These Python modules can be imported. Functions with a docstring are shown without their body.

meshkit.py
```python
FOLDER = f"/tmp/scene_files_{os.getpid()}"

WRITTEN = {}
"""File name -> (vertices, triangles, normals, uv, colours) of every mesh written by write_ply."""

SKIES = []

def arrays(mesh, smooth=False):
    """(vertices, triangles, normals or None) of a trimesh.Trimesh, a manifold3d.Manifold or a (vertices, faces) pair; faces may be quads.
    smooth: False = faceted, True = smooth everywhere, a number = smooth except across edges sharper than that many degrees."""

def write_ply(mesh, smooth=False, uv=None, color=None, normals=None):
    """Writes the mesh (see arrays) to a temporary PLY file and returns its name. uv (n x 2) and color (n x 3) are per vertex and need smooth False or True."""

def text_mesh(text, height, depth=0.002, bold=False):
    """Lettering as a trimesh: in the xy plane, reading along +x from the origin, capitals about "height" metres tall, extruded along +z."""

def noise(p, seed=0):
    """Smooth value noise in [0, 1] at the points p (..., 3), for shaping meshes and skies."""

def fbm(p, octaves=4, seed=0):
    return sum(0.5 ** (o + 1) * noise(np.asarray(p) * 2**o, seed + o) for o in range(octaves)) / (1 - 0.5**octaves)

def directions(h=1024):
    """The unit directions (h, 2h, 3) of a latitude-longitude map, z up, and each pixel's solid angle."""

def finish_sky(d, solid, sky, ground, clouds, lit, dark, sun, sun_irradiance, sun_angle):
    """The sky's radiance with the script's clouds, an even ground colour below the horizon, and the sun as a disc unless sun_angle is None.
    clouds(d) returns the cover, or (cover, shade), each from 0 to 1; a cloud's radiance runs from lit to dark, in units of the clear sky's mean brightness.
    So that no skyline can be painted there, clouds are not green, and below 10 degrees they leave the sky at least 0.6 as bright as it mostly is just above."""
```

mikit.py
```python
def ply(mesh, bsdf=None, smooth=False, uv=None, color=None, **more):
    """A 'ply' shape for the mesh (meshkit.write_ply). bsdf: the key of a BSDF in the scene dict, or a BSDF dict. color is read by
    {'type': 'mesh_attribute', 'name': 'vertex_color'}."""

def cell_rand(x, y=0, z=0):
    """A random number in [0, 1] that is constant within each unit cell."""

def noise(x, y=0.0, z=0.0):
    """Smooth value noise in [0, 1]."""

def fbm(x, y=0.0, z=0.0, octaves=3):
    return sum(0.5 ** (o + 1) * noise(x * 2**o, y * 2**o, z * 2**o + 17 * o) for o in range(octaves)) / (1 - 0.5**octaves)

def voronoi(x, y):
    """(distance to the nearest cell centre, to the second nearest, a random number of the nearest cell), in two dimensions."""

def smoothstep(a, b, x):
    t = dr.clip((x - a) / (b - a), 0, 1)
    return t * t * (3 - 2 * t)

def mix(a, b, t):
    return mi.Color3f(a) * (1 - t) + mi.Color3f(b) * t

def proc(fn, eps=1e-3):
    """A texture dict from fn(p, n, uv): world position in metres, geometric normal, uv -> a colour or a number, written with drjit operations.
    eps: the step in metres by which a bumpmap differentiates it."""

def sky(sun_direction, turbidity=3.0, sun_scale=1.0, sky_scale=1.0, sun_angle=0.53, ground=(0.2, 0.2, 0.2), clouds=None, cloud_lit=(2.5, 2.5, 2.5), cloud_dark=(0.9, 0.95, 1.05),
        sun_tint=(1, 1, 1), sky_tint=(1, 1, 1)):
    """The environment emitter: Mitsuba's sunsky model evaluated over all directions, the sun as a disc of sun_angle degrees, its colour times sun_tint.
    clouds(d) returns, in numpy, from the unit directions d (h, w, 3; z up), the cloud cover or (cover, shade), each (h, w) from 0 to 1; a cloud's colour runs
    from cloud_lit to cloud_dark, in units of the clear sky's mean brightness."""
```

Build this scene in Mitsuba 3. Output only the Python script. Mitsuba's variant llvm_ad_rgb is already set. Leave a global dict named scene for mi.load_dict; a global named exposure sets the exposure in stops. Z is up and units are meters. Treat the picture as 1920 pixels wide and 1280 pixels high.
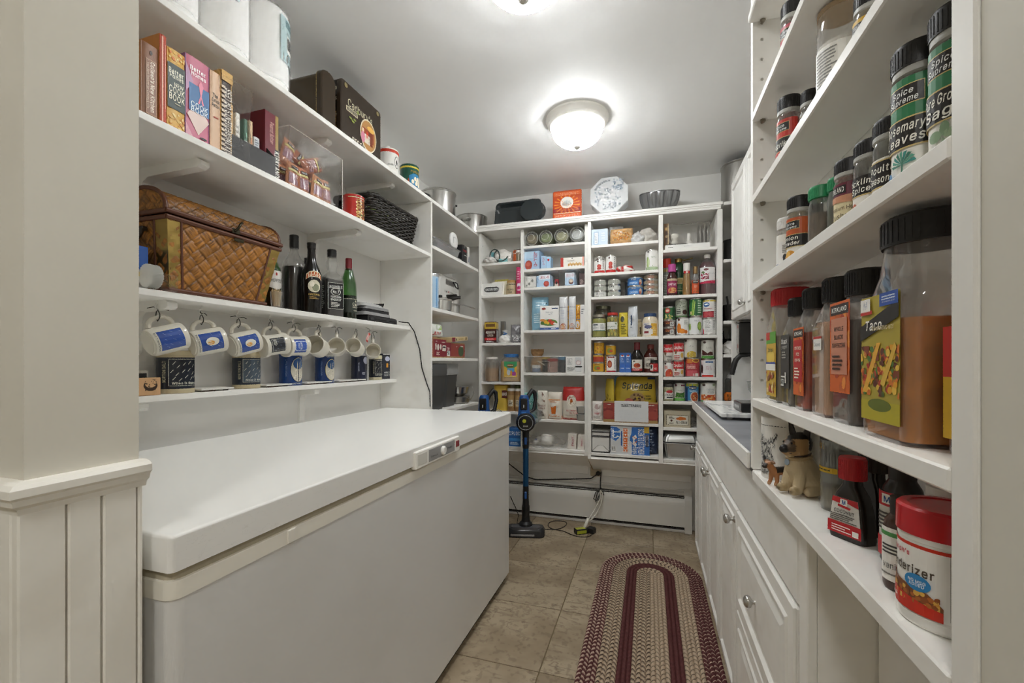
import math, numpy as np, trimesh, shapely, manifold3d, mitsuba as mi, drjit as dr, mikit, meshkit
from shapely.geometry import Polygon, Point
from shapely import affinity
T, PI = mi.ScalarTransform4f, math.pi
scene, labels = {}, {}

# ------------------------------------------------------------------ camera, light, exposure
TH = 0.305909
scene['camera'] = {'type': 'perspective', 'fov': 99.365, 'fov_axis': 'x', 'near_clip': 0.02, 'far_clip': 60.0, 'principal_point_offset_y': -37.4 / 1280,
                   'to_world': T().look_at([0, 0, 1.2], [-math.sin(TH), math.cos(TH), 1.2], [0, 0, 1])}
exposure = 1.0
LAMP = 17.0            # radiance of the pantry's two ceiling globes
FILL_KITCHEN = 32.0    # and of the unseen globes added in the kitchen as fill
LAMP_TINT, KITCHEN_TINT = (0.975, 1.0, 1.0), (1.0, 0.985, 0.95)

# ------------------------------------------------------------------ helpers
_lin = {}


def C(c):
    if not isinstance(c, str):
        return c
    if c not in _lin:
        h = c.lstrip('#')
        h = h if len(h) == 6 else ''.join(x * 2 for x in h)
        s = np.array([int(h[i:i + 2], 16) for i in (0, 2, 4)]) / 255.0
        _lin[c] = np.where(s <= 0.04045, s / 12.92, ((s + 0.055) / 1.055) ** 2.4)
    return _lin[c]


def F(c):
    return tuple(float(x) for x in C(c))


def rotm(axis, deg):
    return trimesh.transformations.rotation_matrix(math.radians(deg), axis)


def place(x, y, z, rz=0, rx=0, ry=0):
    m = rotm([0, 0, 1], rz) @ rotm([1, 0, 0], rx) @ rotm([0, 1, 0], ry)
    m[:3, 3] = (x, y, z)
    return m


class MB:
    """collects coloured pieces that become one mesh"""

    def __init__(s):
        s.v, s.f, s.c, s.n = [], [], [], 0

    def add(s, v, f, c, M=None):
        v, f = np.asarray(v, float), np.asarray(f, int)
        if M is not None:
            v = v @ M[:3, :3].T + M[:3, 3]
        c = C(c)
        s.v.append(v); s.f.append(f + s.n); s.n += len(v)
        s.c.append(np.tile(c, (len(v), 1)) if np.ndim(c) == 1 else np.asarray(c))
        return s

    def merge(s, o, M=None):
        if o.n:
            s.add(np.vstack(o.v), np.vstack(o.f), np.vstack(o.c), M)
        return s

    def facets(s, v, f, c, M=None):
        v, f = np.asarray(v, float), np.asarray(f, int)
        return s.add(v[f].reshape(-1, 3), np.arange(f.size).reshape(-1, 3), c, M)

    def box(s, x0, x1, y0, y1, z0, z1, c, b=0.0, M=None):
        lo, hi = np.array([x0, y0, z0], float), np.array([x1, y1, z1], float)
        b = min(b, 0.49 * (hi - lo).min())
        if b <= 0:
            v = np.array([[x, y, z] for x in (x0, x1) for y in (y0, y1) for z in (z0, z1)], float)
            return s.facets(v, BOXF, c, M)
        pts = []
        for a in range(3):
            for sx in (0, 1):
                for sy in (0, 1):
                    for sz in (0, 1):
                        p = np.where([sx, sy, sz], hi - b, lo + b)
                        p[a] = (lo, hi)[(sx, sy, sz)[a]][a]
                        pts.append(p)
        h = trimesh.convex.convex_hull(np.array(pts))
        return s.facets(h.vertices, h.faces, c, M)

    def mesh(s, m, c, angle=35, M=None):
        if hasattr(m, 'to_mesh'):
            q = m.to_mesh()
            m = trimesh.Trimesh(q.vert_properties[:, :3], q.tri_verts, process=False)
        if angle:
            m = trimesh.graph.smooth_shade(m, angle=math.radians(angle), facet_minarea=None)
        return s.add(m.vertices, m.faces, c(np.array(m.vertices)) if callable(c) else c, M)

    def loft(s, secs, c, caps=(True, True), sharp=32, M=None):
        """rings of equal count stacked in z: [(outline n x 2, z[, colour])]"""
        n = len(secs[0][0])
        rings = [np.column_stack([o, np.full(n, z)]) if np.ndim(z) == 0 else np.column_stack([o, z]) for o, z, *_ in secs]
        mid = [(np.linalg.norm(r[:, :2], axis=1).mean(), r[:, 2].mean()) for r in rings]
        i = np.arange(n); j = (i + 1) % n
        last = None
        for k in range(len(rings) - 1):
            col = C(secs[k][2]) if len(secs[k]) > 2 else (C(c[k]) if isinstance(c, list) else C(c))
            d = np.subtract(mid[k + 1], mid[k]); L = np.linalg.norm(d)
            if L < 1e-9:
                last = None
                continue
            d = d / L
            new = last is None or np.dot(d, last[0]) < math.cos(math.radians(sharp)) or not np.array_equal(col, last[1])
            if new:
                if k and last is not None:
                    s._flush()
                s._acc = [rings[k]]; s._col = col; s._M = M
            s._acc.append(rings[k + 1]); last = (d, col)
        s._flush()
        for e, r in ((0, rings[0]), (1, rings[-1])):
            if caps[e] and mid[-e][0] > 1e-6:
                col = C(secs[0 if e == 0 else -2][2]) if len(secs[0]) > 2 else (C(c[-e]) if isinstance(c, list) else C(c))
                f = np.stack([np.full(n, n), j, i] if e == 0 else [np.full(n, n), i, j], 1)
                s.add(np.vstack([r, r.mean(0)]), f, col, M)
        return s

    def _flush(s):
        R = s._acc; n = len(R[0])
        i = np.arange(n); j = (i + 1) % n
        f = []
        for k in range(len(R) - 1):
            a, b = k * n, (k + 1) * n
            f += [np.stack([a + i, a + j, b + j], 1), np.stack([a + i, b + j, b + i], 1)]
        if len(R) > 1:
            s.add(np.vstack(R), np.vstack(f), s._col, s._M)

    def lathe(s, prof, c, n=24, caps=(True, True), M=None, sharp=32):
        """prof: [(r, z[, colour])]"""
        return s.loft([(circ(max(p[0], 1e-5), n), p[1], *p[2:]) for p in prof], c, caps, sharp, M)

    def tube(s, pts, r, c, n=8, M=None, close=False):
        p = np.asarray(pts, float)
        t = np.gradient(p, axis=0) if not close else np.roll(p, -1, 0) - np.roll(p, 1, 0)
        t /= np.linalg.norm(t, axis=1, keepdims=True) + 1e-12
        a = np.cross(t[0], [0, 0, 1.0]); a = a if np.linalg.norm(a) > .1 else np.cross(t[0], [1.0, 0, 0])
        A = []
        for k in range(len(p)):
            a = a - t[k] * np.dot(a, t[k]); a /= np.linalg.norm(a) + 1e-12
            A.append(a)
        A = np.array(A); B = np.cross(t, A)
        ang = np.arange(n) * 2 * PI / n
        R = np.broadcast_to(r, (len(p),))[:, None, None]
        v = p[:, None] + R * (np.cos(ang)[None, :, None] * A[:, None] + np.sin(ang)[None, :, None] * B[:, None])
        m = len(p); i, j = np.meshgrid(np.arange(m if close else m - 1), np.arange(n), indexing='ij')
        i2, j2 = (i + 1) % m, (j + 1) % n
        q = [i * n + j, i * n + j2, i2 * n + j2, i2 * n + j]
        f = np.vstack([np.stack([q[0], q[1], q[2]], -1).reshape(-1, 3), np.stack([q[0], q[2], q[3]], -1).reshape(-1, 3)])
        s.add(v.reshape(-1, 3), f, c, M)
        if not close:
            k = np.arange(n)
            s.add(np.vstack([v[0], p[0]]), np.stack([np.full(n, n), (k + 1) % n, k], 1), c, M)
            s.add(np.vstack([v[-1], p[-1]]), np.stack([np.full(n, n), k, (k + 1) % n], 1), c, M)
        return s

    def sheet(s, P, c, M=None, flip=False):
        """grid of points (a, b, 3) as one smooth sheet; c colour or (a, b, 3)"""
        a, b = P.shape[:2]
        i, j = np.meshgrid(np.arange(a - 1), np.arange(b - 1), indexing='ij')
        q = [i * b + j, i * b + j + 1, (i + 1) * b + j + 1, (i + 1) * b + j]
        f = np.vstack([np.stack([q[0], q[1], q[2]], -1).reshape(-1, 3), np.stack([q[0], q[2], q[3]], -1).reshape(-1, 3)])
        c = C(c)
        return s.add(P.reshape(-1, 3), f[:, ::-1] if flip else f, c.reshape(-1, 3) if np.ndim(c) == 3 else c, M)

    # ---- print on a surface: surf(x, y, off) -> points
    def poly(s, g, surf, c, off=.0004, dx=None):
        for p in getattr(g, 'geoms', [g]):
            if p.is_empty or p.geom_type != 'Polygon':
                continue
            if dx:
                x0, y0, x1, y1 = p.bounds
                if x1 - x0 > dx:
                    k = int(math.ceil((x1 - x0) / dx))
                    for q in range(k):
                        s.poly(p.intersection(shapely.box(x0 + (x1 - x0) * q / k, y0 - 1, x0 + (x1 - x0) * (q + 1) / k, y1 + 1)), surf, c, off)
                    continue
            v, f = trimesh.creation.triangulate_polygon(p, engine='earcut')
            v = np.asarray(v); s.add(surf(v[:, 0], v[:, 1], off), f, c)
        return s

    def text(s, t, x, y, h, surf, c, off=.0006, maxw=None, bold=False, rot=0, shear=0):
        """centred on (x, y), capitals h tall"""
        v, f, w = word(t, bold)
        k = h * min(1.0, maxw / (w * h)) if maxw else h
        q = np.column_stack([(v[:, 0] - w / 2) * k, (v[:, 1] - .5) * h])
        q[:, 0] += shear * q[:, 1]
        a = math.radians(rot); ca, sa = math.cos(a), math.sin(a)
        s.add(surf(q[:, 0] * ca - q[:, 1] * sa + x, q[:, 0] * sa + q[:, 1] * ca + y, off), f, c)
        return s

    def art(s, items, w, h, surf, dx=None, off=.0004):
        """print items in the label's own frame: x from -1 to 1 across w, y from 0 to 1 up h"""
        X, Y = (lambda x: x * w / 2), (lambda y: y * h)
        for n, it in enumerate(items):
            k, o = it[0], off + .00025 * min(n, 8)
            if k == 'r':
                s.poly(shapely.box(X(it[1]), Y(it[2]), X(it[3]), Y(it[4])), surf, it[5], o, dx)
            elif k == 'e':
                s.poly(affinity.scale(Point(X(it[1]), Y(it[2])).buffer(1, 6), X(it[3]), Y(it[4])).intersection(shapely.box(-w, .01 * h, w, .99 * h)), surf, it[5], o, dx)
            elif k == 'p':
                s.poly(Polygon([(X(a), Y(b)) for a, b in it[1]]).buffer(0), surf, it[2], o, dx)
            elif k == 't':
                opt = it[6] if len(it) > 6 else {}
                mw = opt.get('w', 1.9)
                s.text(it[1], X(it[2]), Y(it[3]), Y(it[4]) if not opt.get('rot') else it[4] * w, surf, it[5], o, bold=opt.get('b', True), rot=opt.get('rot', 0), shear=opt.get('sh', 0),
                       maxw=(mw * w / 2 if not opt.get('rot') else opt.get('w', .9) * h))
            elif k == 'l':                                          # lines of print too small to read
                rg = np.random.default_rng(n + 3)
                for q in range(it[6]):
                    y = it[2] + (it[4] - it[2]) * (q + .25) / it[6]
                    s.poly(shapely.box(X(it[1]), Y(y), X(it[1] + (it[3] - it[1]) * rg.uniform(.6, 1)), Y(y + .5 * (it[4] - it[2]) / it[6])), surf, it[5], o, dx)
            elif k == 'b':                                          # bar code
                rg = np.random.default_rng(n + 9)
                s.poly(shapely.box(X(it[1]), Y(it[2]), X(it[3]), Y(it[4])), surf, '#f4f4f2', o, dx)
                x = it[1] + .06 * (it[3] - it[1])
                while x < it[3] - .1 * (it[3] - it[1]):
                    b = (it[3] - it[1]) * rg.choice([.02, .04, .06])
                    s.poly(shapely.box(X(x), Y(it[2] + .2 * (it[4] - it[2])), X(x + b), Y(it[4] - .08 * (it[4] - it[2]))), surf, '#222', o + .0002)
                    x += b + (it[3] - it[1]) * rg.choice([.03, .05])
            elif k == 's':                                          # scattered spots
                rg = np.random.default_rng(n + 21)
                for q in range(it[6]):
                    x, y = rg.uniform(it[1], it[3]), rg.uniform(it[2], it[4])
                    s.poly(affinity.rotate(affinity.scale(Point(X(x), Y(y)).buffer(1, 3), X(it[7]) * rg.uniform(.5, 1), X(it[7]) * rg.uniform(.4, 1)), rg.uniform(0, 180)).intersection(shapely.box(X(it[1]), Y(it[2]), X(it[3]), Y(it[4]))), surf, it[5][q % len(it[5])], o + .00004 * (q % 5), dx)
        return s


BOXF = np.array([[0, 1, 3], [0, 3, 2], [4, 6, 7], [4, 7, 5], [0, 4, 5], [0, 5, 1], [2, 3, 7], [2, 7, 6], [0, 2, 6], [0, 6, 4], [1, 5, 7], [1, 7, 3]])


def circ(r, n=24):
    a = np.arange(n) * 2 * PI / n - PI / 2
    return np.column_stack([r * np.cos(a), r * np.sin(a)])


def rrect(w, d, r, n=32):
    """rounded rectangle with n points, starting at its front"""
    q = n // 4
    r = min(r, w / 2, d / 2)
    out = []
    for cx, cy, a0 in ((w / 2 - r, -d / 2 + r, -90), (w / 2 - r, d / 2 - r, 0), (-w / 2 + r, d / 2 - r, 90), (-w / 2 + r, -d / 2 + r, 180)):
        for k in range(q):
            a = math.radians(a0 + 90 * k / (q - 1))
            out.append((cx + r * math.cos(a), cy + r * math.sin(a)))
    return np.array(out)


_gl = {}


def glyph(ch, bold):
    if (ch, bold) not in _gl:
        m = meshkit.text_mesh(ch, 1.0, .1, bold)
        m.faces = None or m.faces[m.face_normals[:, 2] > .5]
        m.remove_unreferenced_vertices()
        _gl[ch, bold] = (np.array(m.vertices)[:, :2], np.array(m.faces), m.vertices[:, 0].max())
    return _gl[ch, bold]


_wd = {}


def word(t, bold):
    if (t, bold) not in _wd:
        V, F, x, n = [], [], 0.0, 0
        for ch in t:
            if ch == ' ':
                x += .38
                continue
            v, f, a = glyph(ch, bold)
            V.append(v + [x, 0]); F.append(f + n); n += len(v); x += a + .13
        _wd[t, bold] = (np.vstack(V), np.vstack(F), x - .13)
    return _wd[t, bold]


def flat(y=0.0):
    return lambda x, z, o: np.column_stack([x, np.full(len(x), y - o), z])


def leftface(x0, d):
    return lambda u, z, o: np.column_stack([np.full(len(u), x0 - o), d / 2 - u, z])


def rightface(x0, d):
    return lambda u, z, o: np.column_stack([np.full(len(u), x0 + o), d / 2 + u, z])


def topface(z0, y0):
    return lambda u, v, o: np.column_stack([u, y0 + v, np.full(len(u), z0 + o)])


def cyl(R, z0=0.0, a0=0.0):
    return lambda x, z, o: np.column_stack([(R + o) * np.sin(x / R + a0), -(R + o) * np.cos(x / R + a0), z + z0])


def unique(name):
    k, i = name, 0
    while k in _used:
        i += 1; k = '%s_%03d' % (name, i)
    _used.add(k)
    return k


_used = set()
_cache = {}


def emit(key, mb, mat, M=None, **more):
    v, f, c = np.vstack(mb.v), np.vstack(mb.f), np.vstack(mb.c)
    d = mikit.ply((v, f), mat, smooth=True, color=c, **more) if mat in VC else mikit.ply((v, f), mat, smooth=True, **more)
    if M is not None:
        d['to_world'] = T(M)
    scene[key] = d
    return d


class Thing:
    def __init__(s, name, label=None, cat=None, M=None, group=None, kind=None):
        s.key, s.M = unique(name), (np.eye(4) if M is None else M)
        e = {}
        if label: e['label'] = label
        if cat: e['category'] = cat
        if group: e['group'] = group
        if kind: e['kind'] = kind
        labels[s.key] = e

    def whole(s, mb, mat, **more):
        emit(s.key, mb, mat, s.M, **more)
        return s

    def part(s, name, mb, mat, under=None, label=None, kind=None, M=None, **more):
        k = unique((under or s.key) + '__' + name)
        emit(k, mb, mat, s.M if M is None else s.M @ M, **more)
        if label or kind:
            labels[k] = {**({'label': label} if label else {}), **({'kind': kind} if kind else {})}
        return k

    def again(s, k, name, M, under=None):
        """the mesh of entry k once more as another part"""
        q = unique((under or s.key) + '__' + name)
        scene[q] = {**scene[k], 'to_world': T(s.M @ M)}
        return q


# ------------------------------------------------------------------ materials
VC = {'matte', 'satin', 'gloss', 'metalpaint'}


def two(b):
    return {'type': 'twosided', 'b': b}


def prin(col, rough, spec=.5, metal=0.0, **k):
    col = {'type': 'rgb', 'value': [float(x) for x in C(col)]} if not isinstance(col, dict) else col
    return two({'type': 'principled', 'base_color': col, 'roughness': rough, 'specular': spec, 'metallic': metal, **k})


VCOL = {'type': 'mesh_attribute', 'name': 'vertex_color'}
scene['matte'] = prin(VCOL, .75, .3)
scene['satin'] = prin(VCOL, .42, .45)
scene['gloss'] = prin(VCOL, .16, .5)
scene['metalpaint'] = prin(VCOL, .3, .5, .85)
scene['steel'] = prin('#c9c8c4', .2, .5, 1.0)
scene['brushed'] = prin('#a5a39e', .34, .5, 1.0)
scene['brass'] = prin('#a98f52', .38, .5, 1.0)


def dusty(w, **k):
    return {'type': 'blendbsdf', 'weight': w, 'a': {'type': 'thindielectric', **k}, 'b': prin('#c9c8c4', .5, .5)}


scene['glass'] = dusty(.05, int_ior=1.5)
scene['film'] = dusty(.03, int_ior=1.12)
scene['green_glass'] = {'type': 'thindielectric', 'int_ior': 1.5, 'specular_transmittance': {'type': 'rgb', 'value': [.25, .5, .2]}}
scene['smoke_glass'] = dusty(.08, int_ior=1.5, specular_transmittance={'type': 'rgb', 'value': [.86, .88, .88]})


def dirt(base, dark, k, amt):
    def fn(p, n, uv):
        t = mikit.fbm(p.x * k, p.y * k, p.z * k, octaves=4)
        return mikit.mix(F(base), F(dark), amt * mikit.smoothstep(.5, .8, t))
    return mikit.proc(fn)


scene['shelf_white'] = prin(dirt('#e9e8e4', '#d2cec4', 9.0, .35), .38, .45)
scene['wall_white'] = prin(dirt('#e4e3e0', '#dad8d3', 2.5, .4), .6, .3)
scene['ceiling_paint'] = prin(dirt('#eeeeed', '#e8e8e7', 1.2, .5), .6, .3)
scene['beige_paint'] = prin(dirt('#d0cdc3', '#c6c2b7', 3.0, .5), .6, .3)
scene['trim_white'] = prin(dirt('#e3e1da', '#cfcabf', 8.0, .5), .4, .4)


def orange_peel(p, n, uv):
    return .0006 * mikit.fbm(p.x * 90, p.y * 90, p.z * 90, octaves=2)


scene['freezer_white'] = {'type': 'bumpmap', 'arbitrary': mikit.proc(orange_peel, eps=2e-3), 'scale': 1.0, 'b': prin(dirt('#d0d0cf', '#c8c7c4', 4.0, .4), .3, .45)}


def lid_marks(p, n, uv):
    a = mikit.fbm(p.x * 30, p.y * 30, p.z * 60, octaves=4)
    edge = mikit.smoothstep(.0, .02, .01 - dr.abs(a - .52))
    near = mikit.smoothstep(1.5, .55, p.y) * mikit.smoothstep(-.74, -.7285, p.x)
    return mikit.mix(F('#e4e4e2'), F('#a39d90'), .35 * edge * near)


scene['freezer_lid'] = prin(mikit.proc(lid_marks), .3, .45)


def tile_fn(p, n, uv):
    cx, cy = dr.floor((p.x + .405) / .43), dr.floor((p.y - 2.937) / .436)
    r = mikit.cell_rand(cx, cy, 3)
    q = 40 * r
    a = mikit.fbm(p.x * 5 + q, p.y * 7 + q, 1.0, octaves=5)
    v = mikit.fbm(p.x * 9 + 2 * a + q, p.y * 22 + q, 4.0, octaves=4)
    vein = mikit.smoothstep(.05, .0, dr.abs(v - .5)) * mikit.smoothstep(.42, .62, a)
    base = mikit.mix(F('#8f7f69'), F('#a99a83'), mikit.smoothstep(.3, .7, a))
    base = base * (0.93 + .14 * r)
    sp = mikit.fbm(p.x * 60, p.y * 60, 9.0, octaves=2)
    base = mikit.mix(base, F('#6f604d'), .35 * mikit.smoothstep(.58, .75, sp))
    return mikit.mix(base, F('#5d4c3a'), .45 * vein)


scene['floor_tile'] = prin(mikit.proc(tile_fn), .38, .45)
scene['grout'] = prin('#75674f', .9, .2)


def counter_fn(p, n, uv):
    a = mikit.fbm(p.x * 14, p.y * 14, p.z * 14, octaves=4)
    return mikit.mix(F('#6e7076'), F('#8e9096'), a)


scene['counter_top'] = prin(mikit.proc(counter_fn), .3, .5)


def marble_fn(p, n, uv):
    a = mikit.fbm(p.x * 9, p.y * 6, 2.0, octaves=5)
    v = mikit.fbm(p.x * 7 + 2 * a, p.y * 7, 5.0, octaves=4)
    return mikit.mix(F('#e6e6e4'), F('#9b9ea2'), .7 * mikit.smoothstep(.08, 0, dr.abs(v - .5)))


scene['marble'] = prin(mikit.proc(marble_fn), .12, .5)
scene['lamp_globe'] = prin('#efeeea', .3, .5)

# ------------------------------------------------------------------ the room
X0, X1, YB, ZC = -1.575, .80, 3.32, 2.51      # left wall, right wall, back wall, ceiling
JX, JR, JY0, JY1 = -.772, .273, .346, .479    # doorway jambs


def struct(name, mb, mat, label=None):
    t = Thing(name, label, kind='structure')
    t.whole(mb, mat)
    return t


fl = Thing('floor', 'beige mottled ceramic tile floor', kind='structure')
fl.whole(MB().box(-2.6, 2.6, -2.6, 3.45, -.08, 0, '#888'), 'grout')
for i in range(-3, 3):
    for j in range(-8, 1):
        x, y = -.405 + .43 * i, 2.937 + .436 * j
        xa, xb, ya, yb = max(x, X0), min(x + .43, X1), y, min(y + .436, YB)
        if i in (-1, 0, 1, -2):
            fl.part('tile', MB().box(xa + .0022, xb - .0022, ya + .0022, yb - .0022, -.002, .003, '#999', .0012), 'floor_tile')
struct('ceiling', MB().box(-2.6, 2.6, -2.6, 3.45, ZC, ZC + .08, '#ccc'), 'ceiling_paint', 'pale grey painted ceiling')
struct('wall_left', MB().box(X0 - .1, X0, JY1, 3.45, 0, ZC, '#ccc'), 'wall_white', 'white wall behind the long shelves')
wb = struct('wall_back', MB().box(X0 - .1, X1 + .1, YB, YB + .1, 0, ZC, '#ccc'), 'wall_white', 'white wall behind the shelving')
struct('wall_right', MB().box(X1, X1 + .1, .96, 3.45, 0, ZC, '#ccc'), 'wall_white', 'white wall behind the cabinets')
struct('wall_right_near', MB().box(.40, X1 + .1, JY1, .959, 0, ZC, '#ccc'), 'wall_white', 'white wall behind the spice rack')
wf = struct('wall_front', MB().box(-2.6, JX, JY0, JY1, 0, ZC, '#ccc').box(JR, 2.6, JY0 - .1, JY1, 0, ZC, '#ccc'), 'beige_paint', 'beige painted wall end of the doorway')
# wainscot boards and chair rail on the left jamb
n = 0
for ya, yb in ((JY0 - .010, .384), (.3865, .424), (.427, .470), (.4725, JY1)):
    wf.part('wainscot_board', MB().box(JX - .004, JX + .010, ya, yb, .0, 1.012, '#ddd', .002), 'trim_white', label='white beadboard strip' if n == 0 else None)
    n += 1
for k in range(8):
    wf.part('wainscot_board', MB().box(JX - .004 - .05 * (k + 1) + (.006 if k else .004), JX - .006 - .05 * k - (0 if k else 0), JY0 - .010, JY0 + .004, 0, 1.012, '#ddd', .002), 'trim_white')


def rail_prof():
    return [(0, 0), (.010, .001), (.012, .009), (.018, .014), (.020, .022), (.024, .026), (.024, .036), (.018, .041), (.010, .043), (0, .043)]


tr = MB()
P = rail_prof()
path = [(JX, JY1 + .004), (JX, JY0), (-2.6, JY0)]
ring = []
for k, (x, y) in enumerate(path):
    ring.append(np.array([[x + (o if k < 2 else 0), y - (o if k > 0 else 0), 1.003 + z] for o, z in P]))
for a, b in ((0, 1), (1, 2)):
    for q in range(len(P) - 1):
        tr.facets([ring[a][q], ring[b][q], ring[b][q + 1], ring[a][q + 1]], [[0, 2, 1], [0, 3, 2]], '#ddd')
tr.facets(ring[0], [[0, k, k + 1] for k in range(1, len(P) - 1)], '#ddd')
struct('trim_1', tr, 'trim_white', 'white moulded chair rail on the doorway jamb')
# the kitchen behind the doorway
struct('wall_kitchen_left', MB().box(-2.6, -2.5, -2.6, JY0, 0, ZC, '#ccc'), 'beige_paint')
struct('wall_kitchen_right', MB().box(2.5, 2.6, -2.6, JY0, 0, ZC, '#ccc'), 'beige_paint')
struct('wall_kitchen_rear', MB().box(-2.6, 2.6, -2.6, -2.5, 0, ZC, '#ccc'), 'beige_paint')


def globe(x, y, power, tint, label):
    t = Thing('ceiling_light', label, 'ceiling light', place(x, y, ZC), group=None)
    b = MB().lathe([(.05, -.001), (.166, -.001), (.168, -.012), (.160, -.022), (.157, -.036), (.147, -.046), (.140, -.050), (.10, -.050)], '#e9e6df', 48)
    t.part('base', b, 'satin')
    g = MB()
    R, H = .139, .105
    prof = [(R * math.cos(a) ** .85 if a < 1.56 else .004, -.046 - H * math.sin(a)) for a in np.linspace(0, PI / 2, 14)]
    n = 64
    secs = []
    for k, (r, z) in enumerate(prof):
        a = np.arange(n) * 2 * PI / n - PI / 2
        rr = r * (1 + .008 * np.cos(32 * a) * (0 < k < 13))
        secs.append((np.column_stack([rr * np.cos(-a), rr * np.sin(-a)]), z))
    g.loft(secs, '#fff', caps=(False, True), sharp=80)
    t.part('glass_bowl', g, 'lamp_globe', emitter={'type': 'area', 'radiance': {'type': 'rgb', 'value': [power * q for q in tint]}})
    f = MB().lathe([(.001, -.149), (.016, -.150), (.017, -.156), (.011, -.163), (.004, -.167), (.001, -.168)], '#b9b6ae', 20)
    t.part('finial', f, 'satin')


globe(-.371, 2.34, LAMP, LAMP_TINT, 'frosted dome ceiling light with white rim above the aisle')
globe(-.383, 1.335, LAMP, LAMP_TINT, 'bright dome ceiling light cut by the top edge of the photo')
for x in (-.2, 1.0):  # fill globes added behind the camera to brighten pantry and jambs
    globe(x, -.8, FILL_KITCHEN, KITCHEN_TINT, 'added fill dome light on the %s side of the kitchen in front of the doorway' % ('left' if x < 0 else 'right'))
# ------------------------------------------------------------------ shelving
W = '#e8e7e3'
XS = -1.228


def board(x0, x1, y0, y1, z1, th=.02, b=.0015):
    return MB().box(x0, x1, y0, y1, z1 - th, z1, W, b)


def bracket():
    """white plastic shelf bracket: an arm under the board with a rounded nose and a leg down the wall; local +x points away from the wall"""
    m = MB()
    prof = Polygon([(0, 0), (.27, 0), (.285, -.008), (.285, -.022), (.27, -.03), (.06, -.034), (.035, -.05), (.03, -.17), (.02, -.185), (0, -.185)])
    g = trimesh.creation.extrude_polygon(prof, .03, engine='earcut')
    return m.mesh(g, W, 20, M=np.array([[1, 0, 0, 0], [0, 0, 1, -.015], [0, 1, 0, 0], [0, 0, 0, 1.0]]))


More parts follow.
